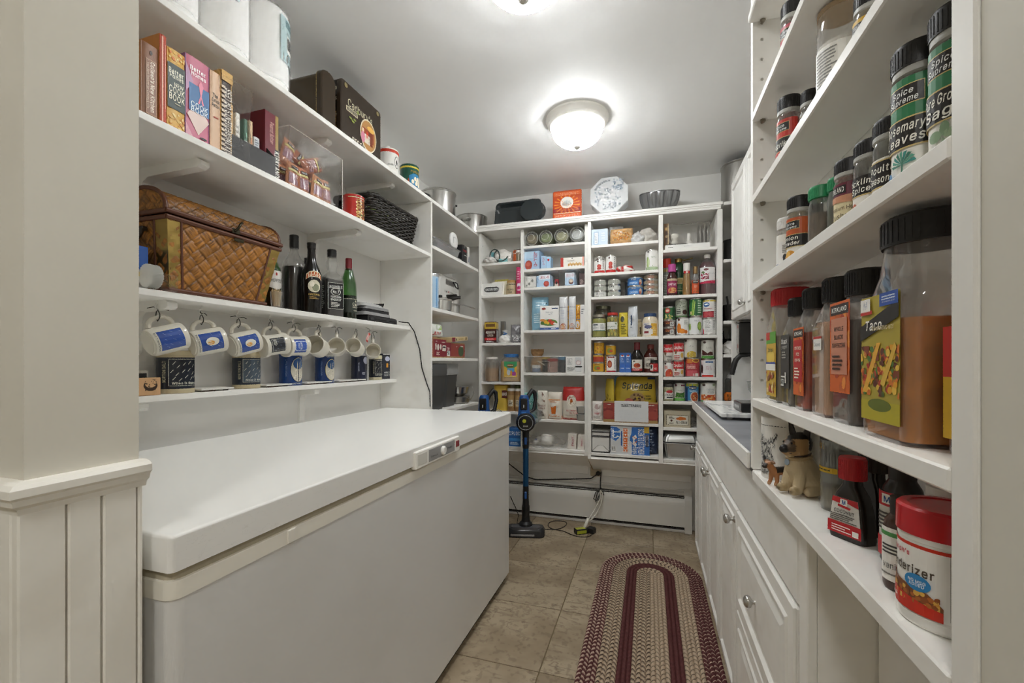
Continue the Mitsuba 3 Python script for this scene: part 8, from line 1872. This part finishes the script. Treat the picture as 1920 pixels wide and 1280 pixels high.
# third shelf
ys = [1.188, 1.113, 1.140, .997, .951, .880, .808, .750, .671, .607]
spice(ys[0], SC, .023, .127, 'white-capped seasoning shaker at the far end of the onion powder shelf', '#8a7f72', capc='#dededc', art=[('r', -1.36, 0, 1.36, .78, '#e6e5e2'), ('r', -1.36, 0, 1.36, .16, '#4a5a94'), ('e', .5, .32, .16, .1, '#3a3c40'), ('l', .3, .45, .7, .7, '#8a8a88', 5)], x=.316, caph=.22, cap2=False)
spice(ys[1], SC, .0235, .150, 'onion powder shaker with an orange and black label', '#c9b48a', art=supreme('#b8562c', 'Onion|Powder', ONI), x=.318)
spice(ys[2], SC, .0185, .142, 'black and orange shaker between the onion powder and the green-capped jars', '#3a2c1c', lc='#22201d', art=[('t', 'Seasoning', .2, .58, .1, '#f0ece2', {'w': 1.3, 'sh': .12}), ('r', -1.36, 0, 1.36, .4, '#d27a28'), ('p', [(-1.3, .4), (.4, .4), (1.3, .75), (1.3, .4)], '#c9b27a')], x=.353)
spice(ys[3], SC, .0215, .128, 'green-capped glass jar of peppercorns with a raised oval', '#6a5a4a', capc='#2a8a5a', glass='smoke_glass', x=.322, nolab=True, mott=.6, cap2=False, fillh=.6)
spice(ys[4], SC, .0195, .126, 'second green-capped glass jar, left of the crushed pepper shaker', '#4f5540', capc='#2a8a5a', glass='smoke_glass', x=.337, nolab=True, mott=.5, cap2=False, fillh=.6)
spice(ys[5], SC, .0235, .128, 'crushed hot pepper shaker with a cream label and dark red band', '#9a4a34', lc='#ddd0a8', art=[('r', -1.36, .74, 1.36, 1, '#6a2a3a'), ('r', -1.0, .78, .4, .95, '#2b2022'), ('t', 'KIRKLAND', -.25, .865, .1, '#f2f0ea', {'w': 1.1}), ('p', [(-1.3, .74), (1.3, .74), (1.3, .55), (-1.3, .66)], '#c99070'), ('t', 'Medium Hot', .1, .48, .08, '#5a4632', {'b': False, 'w': 1.5}), ('t', 'Crushed', 0, .32, .11, '#4a3a2a', {'b': False, 'w': 1.5}), ('t', 'Red Pepper', 0, .16, .09, '#4a3a2a', {'b': False, 'w': 1.5})], x=.328)
spice(ys[6], SC, .0235, .125, 'pickling spice jar with a clear shoulder and black label', '#7a6a50', lc='#e4e0d8', lz=(.04, .56), art=[('r', -1.36, .55, 1.36, 1, '#1f1c19'), ('r', -1.36, .53, 1.36, .56, '#c9b27a'), ('t', 'Pickling', 0, .86, .13, '#f2efe6', {'w': 1.6, 'sh': .1}), ('t', 'Spice', 0, .68, .13, '#f2efe6', {'w': 1.1, 'sh': .1}), ('e', -.3, .25, .2, .14, '#a8604a'), ('e', .2, .22, .2, .12, '#b87a60'), ('e', .55, .3, .15, .1, '#8a5a4a')], x=.329, fillh=.55, glass='smoke_glass')
spice(ys[7], SC, .024, .128, 'poultry seasoning jar with a framed black label', '#8a8a6c', lc='#e4e0d8', lz=(.02, .56), art=[('r', -.9, .40, 1.36, .96, '#c9b27a'), ('r', -.84, .43, 1.36, .93, '#1f1c19'), ('t', 'Poultry', .1, .78, .14, '#f2efe6', {'w': 1.5, 'sh': .1}), ('t', 'Seasoning', .1, .57, .14, '#f2efe6', {'w': 1.6, 'sh': .1}), ('e', .2, .22, .35, .12, '#c9602f'), ('e', -.3, .12, .25, .1, '#c98a6a')], x=.331, fillh=.55, glass='smoke_glass')
spice(ys[8], SC, .026, .178, 'rosemary leaves shaker with a green and black label and large black cap', '#8a9070', art=supreme(GN, 'Rosemary|Leaves', HERB), x=.322, lz=(.03, .76), caph=.18, capr=1.04)
spice(ys[9], SC, .026, .176, 'ground sage shaker with a green and black label, nearest the front post', '#8a9070', art=supreme(GN, 'Pure Ground|Sage', SAGE), x=.329, lz=(.03, .76), caph=.18, capr=1.04)


def flask(y, x, w, d, h, label, fillc, fillh, capc=BLK, art=(), lab=None, caph=.13, capr=.30, shoulder=.74, rz=-90, name='spice_jar', cat='spice jar', mott=.2, z=1.10, front=(), glass='glass', capn=.36, tilt=0):
    """square shouldered plastic jar facing the aisle; front art in the lower label"""
    t = Thing(name, label, cat, place(x, y, z + .0006, rz))
    hb = h * (1 - caph)
    R = min(w, d)
    o = lambda s, q=.17: rrect(w * s, d * s, R * q * s, 40)
    neck = circ(R * capn, 40)
    al = [o(1), o(.93, .36), o(.74, .42), None]
    ck = lambda s: s
    secs = [(o(.95), 0), (o(1), .006), (o(1), hb * shoulder), (o(.94, .36), hb * (shoulder + .08)), (.5 * o(.80, .45) + .5 * rrect(R * capn * 2.3, R * capn * 2.3, R * capn * 1.15, 40), hb * (shoulder + .17)), (rrect(R * capn * 2, R * capn * 2, R * capn, 40), hb * .95), (rrect(R * capn * 2, R * capn * 2, R * capn, 40), hb)]
    t.part('jar', MB().loft(secs, '#fff', sharp=60), glass)
    zf = hb * fillh
    zs_ = sorted([.005] + [z_ for z_ in np.linspace(.005, zf, 16)])
    outl = [(s[0], s[1]) for s in secs]
    m = MB()
    rings = []
    for z_ in zs_:
        k = max(i for i in range(len(outl)) if outl[i][1] <= z_ + 1e-9); k = min(k, len(outl) - 2)
        f = (z_ - outl[k][1]) / (outl[k + 1][1] - outl[k][1])
        oo = outl[k][0] * (1 - f) + outl[k + 1][0] * f
        rings.append((oo * (1 - .0035 / R * 2), z_))
    m.loft(rings, fillc, sharp=70)
    t.part('contents', noisy(m, mott, 200, 5), 'matte')
    cm = MB().lathe([(R * (capn + .025), hb * .965), (R * (capn + .03), hb * .975), (R * (capn + .03), h - .004), (R * capn * .95, h), (.001, h)], capc, 40)
    for k in range(40):
        cm.box(R * (capn + .03) - .0003, R * (capn + .03) + .0007, -.0007, .0007, hb * .98, h - .006, capc, 0, M=rotm([0, 0, 1], 9 * k))
    t.part('cap', cm, 'satin')
    if art:
        lw_, z0, z1 = lab[0] * w, lab[1] * h, lab[2] * h
        l = MB()
        if len(lab) > 3: l.poly(shapely.box(-lw_ / 2, 0, lw_ / 2, z1 - z0).buffer(-.004).buffer(.004), lambda a_, b_, o_: np.column_stack([a_, np.full(len(a_), -d / 2 - .0006 - o_), b_ + z0]), lab[3], 0)
        l.art(art, lw_, z1 - z0, lambda a_, b_, o_: np.column_stack([a_, np.full(len(a_), -d / 2 - .0006 - o_), b_ + z0]))
        t.part('paper_label', l, 'satin')
    return t


KL = lambda c, txt, c2: [('r', -1, .0, 1, 1, '#c9602a'), ('s', -1, .02, 1, .98, ['#d8843a', '#a8442a', '#b85a2c'], 30, .3), ('r', -.9, .86, .9, .97, '#2b1d1d'), ('t', 'KIRKLAND', 0, .915, .05, '#f4f2ec', {'w': 1.5}), ('r', -.8, .2, .8, .82, c2)] + [('t', w_, 0, .70 - .09 * k, .045, c, {'w': 1.3}) for k, w_ in enumerate(txt.split('|'))] + [('l', -.6, .24, .6, .42, c, 4)]
flask(1.228, .333, .112, .085, .278, 'large jar of dried herbs with a red lid, far end of the taco jar shelf', '#776a4e', .66, capc='#b8262a', caph=.12, capn=.47, art=[('r', -1, 0, 1, 1, '#c9a53f'), ('r', -1, .82, 1, 1, '#5a9a3c'), ('r', -1, .88, -.2, 1, '#b8352c'), ('e', 0, .6, .8, .12, '#e4c65a'), ('r', -1, .40, 1, .50, '#e8e6e0'), ('r', -1, .50, 1, .53, '#3a4a94'), ('s', -.9, .05, .9, .38, ['#8a5a3a', '#e0c88a', '#a84a34'], 20, .2), ('t', 'Italian', 0, .72, .06, '#3a4a2c', {'w': 1.2})], lab=(.78, .05, .62, '#c9a53f'), mott=.45)
flask(1.128, .325, .066, .062, .242, 'slender jar of black pepper with a dark grey label', '#5f584e', .78, art=[('t', 'black', -.1, .88, .09, '#eceae6', {'w': 1.4}), ('t', 'pepper', 0, .78, .07, '#b0aeaa', {'w': 1.3}), ('l', -.6, .55, .4, .7, '#9a9894', 3), ('r', -.8, .2, .3, .23, '#d8d6d2'), ('b', -.8, .04, -.1, .17, '#222'), ('r', .2, .1, .5, .3, '#c9c7c3')], lab=(.96, .16, .66, '#3c3b3a'), mott=.5, caph=.14)
flask(1.032, .325, .066, .062, .248, 'jar of crushed red pepper with an orange label and red panel', '#8a3a24', .74, art=KL('#f0d8c8', 'CRUSHED|RED|PEPPER', '#b0282a'), lab=(.98, .12, .68, '#c9602a'), mott=.55, caph=.14)
flask(.926, .330, .078, .072, .250, 'jar of ground cinnamon with a small white price label', '#a17a5c', .80, art=[('r', -1, 0, 1, 1, '#e8e6e2'), ('r', -1, .82, 1, 1, '#b03a34'), ('t', 'Cinnamon', 0, .42, .3, '#8a929a', {'b': False, 'w': 1.5})], lab=(.5, .48, .58, '#e8e6e2'), mott=.12, caph=.15)
flask(.829, .330, .078, .072, .245, 'jar of whole black peppercorns with an orange label, left of the taco jar', '#4a423c', .78, art=KL('#3a241c', 'WHOLE|BLACK|PEPPERCORN', '#c2826a'), lab=(.98, .20, .80, '#c9602a'), mott=.5, caph=.14)
TACO = [('r', -1, 0, 1, 1, '#a8983a'), ('r', -1, .0, 1, .16, '#b0a42c'), ('e', 0, .13, .6, .05, '#5f6a24'), ('s', -1, .2, 1, .60, ['#d89a2c', '#c9702a', '#7a3a22', '#4a6a2c', '#e0b84a', '#a83a24', '#5a2c1c'], 120, .13), ('p', [(-.9, .22), (-.65, .22), (.1, .62), (-.1, .62)], '#e0a840'), ('p', [(.1, .3), (.8, .62), (.9, .58), (.3, .28)], '#d8b04a'),
        ('p', [(-1, .64), (1, .80), (1, .93), (-1, .76)], '#23211f'), ('t', 'Taco', -.25, .765, .075, '#f2efe8', {'w': 1.0, 'sh': .15}), ('t', 'SEASONING MIX', .25, .735, .03, '#d8c8a0', {'w': 1.1}), ('r', .1, .9, 1, 1, '#2c4f9c'), ('l', .2, .92, .9, .98, '#d8e0f0', 3), ('r', -.95, .88, -.4, .985, '#e8e6e2'), ('t', 'M', -.68, .935, .06, '#2c4f8c', {'w': .4}), ('r', -.95, .855, -.3, .885, '#b8302a')]
t = flask(.670, .331, .118, .100, .280, 'very large jar of taco seasoning with a half-filled orange brown powder', '#a5692f', .60, art=TACO, lab=(.82, .08, .66, '#a8983a'), mott=.3, caph=.10, capn=.43, shoulder=.66)
flask(.553, .338, .072, .068, .175, 'red and yellow spice jar partly hidden by the front post', '#b8702c', .7, capc='#b8302a', art=[('r', -1, 0, 1, 1, '#c9a02c'), ('r', -1, .55, 1, 1, '#b8302a'), ('t', 'CHILI', 0, .45, .12, '#f4f0e6', {'w': 1.2})], lab=(.98, .1, .78, '#c9a02c'))
t.part('back_label', MB().poly(shapely.box(-.04, 0, .04, .10), lambda a_, b_, o_: np.column_stack([a_ * .9, np.full(len(a_), .0506 + o_), b_ + .09]), '#d8d4c6', 0), 'satin')

# ---- bottom spice shelf


def body(joints, bones, fine=.006, smooth=8, lam=.5):
    """one continuous skin over hulls of spheres"""
    parts = []
    for ch in bones:
        pts = []
        for j in ch:
            x, y, z, r = joints[j]
            s = trimesh.creation.icosphere(subdivisions=2, radius=r)
            pts.append(np.array(s.vertices) + [x, y, z])
        parts.append(manifold3d.Manifold.hull_points(np.vstack(pts)))
    m = manifold3d.Manifold.batch_boolean(parts, manifold3d.OpType.Add).refine_to_length(fine)
    q = m.to_mesh()
    tm = trimesh.Trimesh(q.vert_properties[:, :3], q.tri_verts, process=True)
    trimesh.smoothing.filter_taubin(tm, lamb=lam, iterations=smooth)
    return tm


t = Thing('canister', 'white canister with a black pen drawing of a dog on the bottom spice shelf', 'canister', place(0, 0, 0))
R = .052
t.M = place(.328, 1.262, SA + .0006, -62)
m = MB().lathe([(R * .97, 0), (R, .004), (R, .150), (R * .98, .153), (R * .9, .1535), (.001, .1535)], '#e4e3de', 40)
rng = np.random.default_rng(17)
S = cyl(R + .0006)
head = [(-.55, .08), (-.2, .05), (.25, .1), (.45, .2), (.35, .42), (.5, .60), (.62, .80), (.35, .72), (.1, .66), (-.2, .68), (-.5, .78), (-.62, .6), (-.5, .45), (-.45, .3), (-.65, .2)]
hp = Polygon([(a_ * .05, b_ * .145) for a_, b_ in head])
nst = 0
while nst < 330:
    x, y = rng.uniform(-.036, .036), rng.uniform(.006, .12)
    if not hp.contains(Point(x, y)):
        continue
    ang_ = math.radians(70 + 40 * math.sin(40 * x) + rng.uniform(-25, 25)); L = rng.uniform(.003, .008)
    sg = shapely.LineString([(x, y), (x + L * math.cos(ang_), y + L * math.sin(ang_))]).buffer(rng.uniform(.0002, .0006), 1)
    m.poly(sg, S, '#26262a', .0003); nst += 1
m.poly(Polygon([(a_ * .05, b_ * .145) for a_, b_ in [(.36, .62), (.58, .78), (.40, .70)]]), S, '#1d1d20', .0003).poly(affinity.scale(Point(-.006, .050).buffer(1, 4), .006, .008), S, '#1d1d20', .0005).poly(affinity.scale(Point(.006, .070).buffer(1, 4), .002, .0025), S, '#111', .0006)
for k in range(12):
    m.poly(shapely.box(-.035 + .007 * k, .133, -.030 + .007 * k, .1345), S, '#2b2b2e', .0003)
t.whole(m, 'gloss')
# big dog figurine
J = dict(b0=(0, .010, .030, .034), b1=(0, -.002, .052, .030), n=(0, -.006, .075, .020), h=(0, -.012, .098, .0235), hb=(0, -.002, .102, .022), mz=(0, -.036, .090, .0125), nz=(0, -.046, .091, .0085), jw=(0, -.030, .084, .011),
         fl=(-.016, -.026, .010, .0105), fr=(.016, -.026, .010, .0105), fl1=(-.015, -.014, .045, .012), fr1=(.015, -.014, .045, .012), pl=(-.017, -.036, .0085, .009), pr=(.017, -.036, .0085, .009), hl=(-.028, .012, .014, .015), hr=(.028, .012, .014, .015), hpl=(-.030, -.012, .008, .0085), hpr=(.030, -.012, .008, .0085))
dog = body(J, [('b0', 'b1'), ('b1', 'n'), ('n', 'h', 'hb'), ('h', 'mz', 'jw'), ('mz', 'nz'), ('fl1', 'fl'), ('fr1', 'fr'), ('fl', 'pl'), ('fr', 'pr'), ('b0', 'hl'), ('b0', 'hr'), ('hl', 'hpl'), ('hr', 'hpr'), ('b1', 'fl1'), ('b1', 'fr1')], .0028, 6)
t = Thing('dog_figurine', 'seated shepherd dog figurine with black ears and a collar', 'figurine', place(.323, 1.115, SA + .0045, -62) @ np.diag([1.0, 1.0, 1.08, 1]))


def dogcol(v):
    c = np.tile(C('#b9a684'), (len(v), 1))
    x, y, z = v[:, 0], v[:, 1], v[:, 2]
    blk = (z > .112) | ((y > -.002) & (z > .088)) | ((y > .026) & (z > .025)) | ((z > .1005) & (np.abs(x) < .006) & (y < -.02) & (y > -.034))
    tan = (z > .078) & (y < -.004)
    c[tan] = C('#a88458'); c[(y < -.030) & (z > .086)] = C('#5a4a3a'); c[blk] = C('#1f1b18'); c[(y < -.044) & (z > .084)] = C('#191614')
    c[(y < -.030) & (z < .018) & (np.abs(x) > .004)] = C('#a4906c')
    return c


t.part('body', MB().mesh(dog, dogcol, angle=60), 'satin')
er = MB()
for s in (-1, 1):
    a_, b_ = np.meshgrid(np.linspace(-1, 1, 9), np.linspace(0, 1, 10), indexing='xy')
    wv_ = .0115 * np.sqrt(np.clip(1 - b_, 0, 1)) * (1.0 - .1 * b_) * (1.05 - .3 * (1 - b_) ** 4)
    P_ = np.stack([s * (.015 + .010 * b_) + a_ * wv_, -.004 + .005 * (1 - a_ ** 2) - .002 * b_, .108 + .036 * b_], -1)
    er.sheet(P_, '#1f1b18'); er.sheet(P_ + [0, -.002, 0], '#2b241f', flip=True)
t.part('ears', er, 'satin', label='upright black ears')
ey = MB()
for s in (-1, 1):
    e_ = trimesh.creation.icosphere(subdivisions=2, radius=.0042); ey.add(np.array(e_.vertices) + [s * .0105, -.0325, .1035], e_.faces, '#6a4a24')
    e_ = trimesh.creation.icosphere(subdivisions=2, radius=.0024); ey.add(np.array(e_.vertices) + [s * .0110, -.0355, .1037], e_.faces, '#0c0a08')
    ey.tube([(s * .012, -.037, .0835), (s * .006, -.043, .0830), (0, -.046, .0845)], .0007, '#14100e', 5)
    for pw in (-.004, 0, .004):
        ey.tube([(s * .017 + pw, -.0452, .010), (s * .017 + pw, -.0458, .004)], .0006, '#3a3028', 4)
t.part('eyes', ey, 'gloss')
t.part('collar', MB().tube([(.0235 * math.cos(q_), -.006 + .0225 * math.sin(q_), .074 + .004 * math.sin(q_)) for q_ in np.linspace(0, 2 * PI, 28)[:-1]], .0035, '#a8906a', 7, close=True).tube([(.0215 * math.cos(q_), -.006 + .0205 * math.sin(q_), .080 + .004 * math.sin(q_)) for q_ in np.linspace(0, 2 * PI, 28)[:-1]], .002, '#3a2a1c', 6, close=True)
       .loft([(circ(.0065, 16), 0), (circ(.0065, 16), .0016)], '#7f8a94', M=place(-.006, -.031, .062, 0, 80)), 'satin', label='tan collar with a grey tag')
# little standing dog
J = dict(c=(0, -.014, .030, .0095), r=(0, .016, .031, .0088), n=(0, -.022, .038, .0068), h=(0, -.028, .046, .0082), m=(0, -.039, .0425, .0042), el=(-.0075, -.025, .0525, .003), er=(.0075, -.025, .0525, .003), el2=(-.013, -.026, .051, .0022), er2=(.013, -.026, .051, .0022),
         a1=(-.006, -.016, .022, .0052), a2=(-.0065, -.018, .010, .0036), a3=(-.0065, -.0215, .0038, .0038), b1=(.006, -.014, .022, .0052), b2=(.0065, -.013, .010, .0036), b3=(.0065, -.0165, .0038, .0038),
         c1=(-.006, .018, .024, .006), c2=(-.0065, .022, .0115, .0036), c3=(-.0065, .017, .0038, .0038), d1=(.006, .018, .024, .006), d2=(.0065, .024, .0115, .0036), d3=(.0065, .020, .0038, .0038), t1=(0, .024, .033, .004), t2=(0, .034, .026, .0034), t3=(0, .038, .016, .0028))
pup = body(J, [('c', 'r'), ('c', 'n'), ('n', 'h'), ('h', 'm'), ('h', 'el'), ('h', 'er'), ('el', 'el2'), ('er', 'er2'), ('c', 'a1'), ('a1', 'a2'), ('a2', 'a3'), ('c', 'b1'), ('b1', 'b2'), ('b2', 'b3'), ('r', 'c1'), ('c1', 'c2'), ('c2', 'c3'), ('r', 'd1'), ('d1', 'd2'), ('d2', 'd3'), ('r', 't1'), ('t1', 't2'), ('t2', 't3')], .0016, 5)


def pupcol(v):
    c = np.tile(C('#a8744c'), (len(v), 1)); x, y, z = v[:, 0], v[:, 1], v[:, 2]
    c[(z > .029) & (y > -.016)] = C('#2a2420'); c[(y < -.036) & (z > .036)] = C('#2a201a'); c[z < .006] = C('#b08a68'); c[(z > .048) & (y > -.03)] = C('#7a5638')
    return c


t = Thing('dog_figurine', 'tiny standing brown dog figurine in front of the seated one', 'figurine', place(.297, 1.178, SA + .0012, -62) @ np.diag([1.1, 1.1, 1.1, 1]))
t.part('body', MB().mesh(pup, pupcol, angle=60), 'satin')
ey = MB()
for s in (-1, 1):
    e_ = trimesh.creation.icosphere(subdivisions=1, radius=.0013); ey.add(np.array(e_.vertices) + [s * .0045, -.0352, .0475], e_.faces, '#0c0a08')
e_ = trimesh.creation.icosphere(subdivisions=1, radius=.0018); ey.add(np.array(e_.vertices) + [0, -.0432, .0435], e_.faces, '#0c0a08')
t.part('eyes', ey, 'gloss')
t = Thing('glass_pitcher', 'clear glass pitcher of pale sugar with yellow tape labels', 'pitcher', place(.359, 1.020, SA + .0006, -62))
R = .0305
t.part('glass', MB().lathe([(R * .92, 0), (R * .96, .005), (R, .136), (R * .98, .138), (R * .94, .136), (R * .90, .008), (.001, .006)], '#fff', 40, caps=(True, False)), 'smoke_glass')
t.part('sugar', MB().lathe([(R * .88, .007), (R * .91, .05), (.001, .055)], '#b5a488', 32), 'matte')
t.part('powder', MB().lathe([(R * .905, .056), (R * .93, .115), (.001, .118)], '#b4b1aa', 32), 'matte')
t.part('tape', MB().art([('r', -1.0, .80, -.1, .88, '#d8a82c'), ('l', -.9, .82, -.3, .86, '#5a4a20', 1), ('r', -.9, .50, .6, .57, '#d8b02c'), ('l', -.8, .52, .5, .55, '#3a3218', 1)], .07, .15, cyl(R * .985), dx=.01), 'satin', label='yellow tape labels')
t.part('handle', MB().tube([(-R, 0, .12), (-R - .018, 0, .115), (-R - .022, 0, .07), (-R - .016, 0, .03), (-R * .93, 0, .022)], .005, '#fff', 8, M=rotm([0, 0, 1], -25)), 'smoke_glass')
t.part('lid', MB().lathe([(R * 1.0, .1385), (R * 1.0, .144), (.001, .146)], '#2b2a29', 36), 'satin')
# extract bottle


def extract(y, x, h, label, rz, lab=True, w=.062, d=.036, capc='#b8262c', name='extract_bottle'):
    t = Thing(name, label, 'bottle', place(x, y, SA + .0006, rz))
    o = lambda s, q=.3: rrect(w * s, d * (s if s > .8 else s * 1.15), d * q, 40)
    t.part('body', MB().loft([(o(.97), 0), (o(1), .005), (o(.98), h * .22), (o(.86), h * .42), (o(.72), h * .54), (rrect(.027, .026, .012, 40), h * .66), (rrect(.026, .025, .0125, 40), h * .76)], '#211b16', sharp=60), 'gloss')
    cp = MB().lathe([(.0185, h * .73), (.019, h * .735), (.0188, h * .98), (.0175, h), (.001, h)], capc, 36)
    for k in range(36):
        cp.box(.0185, .0194, -.0006, .0006, h * .74, h * .97, capc, 0, M=rotm([0, 0, 1], 10 * k))
    t.part('cap', cp, 'satin')
    if lab:
        z0, z1 = h * .06, h * .50
        wd = lambda b_: 1.0 - .26 * np.clip((b_ / (z1 - z0) - .3) / .7, 0, 1)
        S = lambda a_, b_, o_: np.column_stack([a_ * wd(b_), -d / 2 * np.interp(b_ + z0, [0, h * .22, h * .42, h * .54], [1, .985, .88, .8]) - .0008 - o_, b_ + z0])
        l = MB().poly(shapely.box(-w * .45, 0, w * .45, z1 - z0), S, '#d9d6cf', 0, .008)
        l.art([('r', -1, 0, 1, .33, '#b8262c'), ('p', [(-1, .86), (-.3, .84), (.0, .9), (1, .82), (1, 1), (-1, 1)], '#b8262c'), ('r', -.35, .80, .2, .97, '#e4e2dc'), ('t', 'M', -.08, .885, .11, '#2c4f8c', {'w': .35}), ('p', [(-.5, .76), (.4, .72), (.45, .78), (-.45, .82)], '#b8262c'), ('t', 'COCONUT', -.0, .635, .085, '#2b2826', {'w': 1.7}), ('l', -.85, .36, .85, .56, '#5a5652', 4), ('l', -.7, .06, .5, .26, '#f0d0cc', 3), ('r', .55, .05, .9, .2, '#e8e6e0'), ('t', 'IMITATION', 0, .55, .035, '#2b2826', {'w': 1.2})], w * .9, z1 - z0, S, dx=.008)
        t.part('paper_label', l, 'satin')
    return t


extract(.858, .322, .136, 'small dark coconut extract bottle with a red cap', -58)
extract(.897, .369, .145, 'dark bottle standing behind the coconut extract bottle', -70, w=.05, d=.028, lab=False, capc='#2a211b')
t = bottle((.352, .775, SA + .0006), [(.024, 0), (.0255, .004), (.0255, .09), (.022, .11), (.014, .125)], 'dark extract bottle with a red and white label behind the white-labelled bottle', solid='#1b1714', cap=[(.0155, .122), (.016, .124), (.016, .152), (.001, .153)], capc='#221d1a', la=(.012, .105), lc='#d5d2cb', art=[('r', -1, .78, 1, 1, '#b8262c'), ('r', -.35, .82, .2, .97, '#e4e2dc'), ('t', 'M', -.08, .89, .09, '#2c4f8c', {'w': .35}), ('l', -.7, .4, .7, .7, '#4a4642', 5), ('r', -1, 0, 1, .3, '#b8262c')], rz=-60)
t = bottle((.316, .690, SA + .0006), [(.021, 0), (.0225, .004), (.0225, .075), (.020, .088), (.013, .098)], 'small brown bottle with a white label and a green stripe', solid='#3a241a', cap=[(.0145, .095), (.015, .097), (.015, .118), (.001, .119)], capc='#2a201a', la=(.012, .080), lc='#e4e2dc', art=[('r', -1, .84, 1, .92, '#4a8a4c'), ('l', -.5, .5, .7, .7, '#3a3836', 3), ('t', 'vanilla', .1, .3, .12, '#3a3836', {'b': False, 'w': 1.1}), ('r', -.6, .12, .6, .15, '#77746f')], rz=-60)
t = Thing('spice_jar', 'white capped jar with a red band behind the tenderizer shaker', 'spice jar', place(.366, .690, SA + .0006, -70))
t.part('jar', MB().lathe([(.024, 0), (.025, .004), (.025, .105)], '#b8302c', 32), 'gloss'); t.part('cap', MB().lathe([(.0255, .106), (.026, .108), (.026, .135), (.001, .136)], '#dddbd5', 32), 'satin')
# tenderizer shaker
t = Thing('spice_shaker', 'white and red tenderizer shaker with a big red lid, nearest on the bottom shelf', 'shaker', place(.322, .6165, SA + .0006, -55))
R, H = .043, .133
t.part('body', MB().lathe([(R * .97, 0), (R * 1.02, .003), (R * 1.02, .012), (R * .985, .014), (R * .985, H * .70), (R * 1.0, H * .705), (R * 1.0, H * .75)], '#dddbd5', 44), 'gloss')
cp = MB().lathe([(R * 1.02, H * .75), (R * 1.04, H * .755), (R * 1.03, H * .965), (R * .97, H * .985), (R * .80, H * .985), (R * .76, H * .975), (.001, H * .975)], '#b3161f', 44)
t.part('lid', cp, 'gloss', label='glossy red lid')
S = cyl(R * .985 + .0007, .015, 0)
l = MB().poly(shapely.box(-R * 1.9, 0, R * 1.9, H * .57), S, '#e6e4df', 0, .008)
l.art([('r', -1.65, .95, 1.65, 1, '#c2301f'), ('t', 'Adolph\'s', -.62, .84, .07, '#b8303a', {'w': .9}), ('t', 'Tenderizer', -.42, .62, .125, '#4a4034', {'w': 1.25}), ('p', [(-1.1, .04), (.35, .04), (.35, .2), (.1, .34), (-.4, .38), (-1.1, .44)], '#7a4a2c'), ('s', -1.0, .12, .3, .34, ['#c98a3a', '#a8602c', '#d8a850', '#8a4a24'], 40, .08), ('p', [(-1.65, 0), (.35, 0), (.35, .14), (-.4, .22), (-1.65, .30)], '#c2301f'), ('e', -.1, .45, .26, .12, '#2f7fb8'), ('t', 'NO MSG', -.1, .47, .045, '#e8f0f8', {'w': .35}), ('t', 'ADDED', -.1, .42, .045, '#e8f0f8', {'w': .3}), ('t', 'Original', -.85, .13, .06, '#f6e8e0', {'w': .5}),
       ('r', .45, .05, .46, .95, '#9a9894'), ('l', .52, .62, 1.3, .92, '#4a4846', 5), ('l', .52, .3, 1.3, .55, '#7a7876', 5), ('l', .52, .08, 1.3, .2, '#b06a60', 3)], R * 2.3, H * .57, S, dx=.008)
t.part('paper_label', l, 'satin')
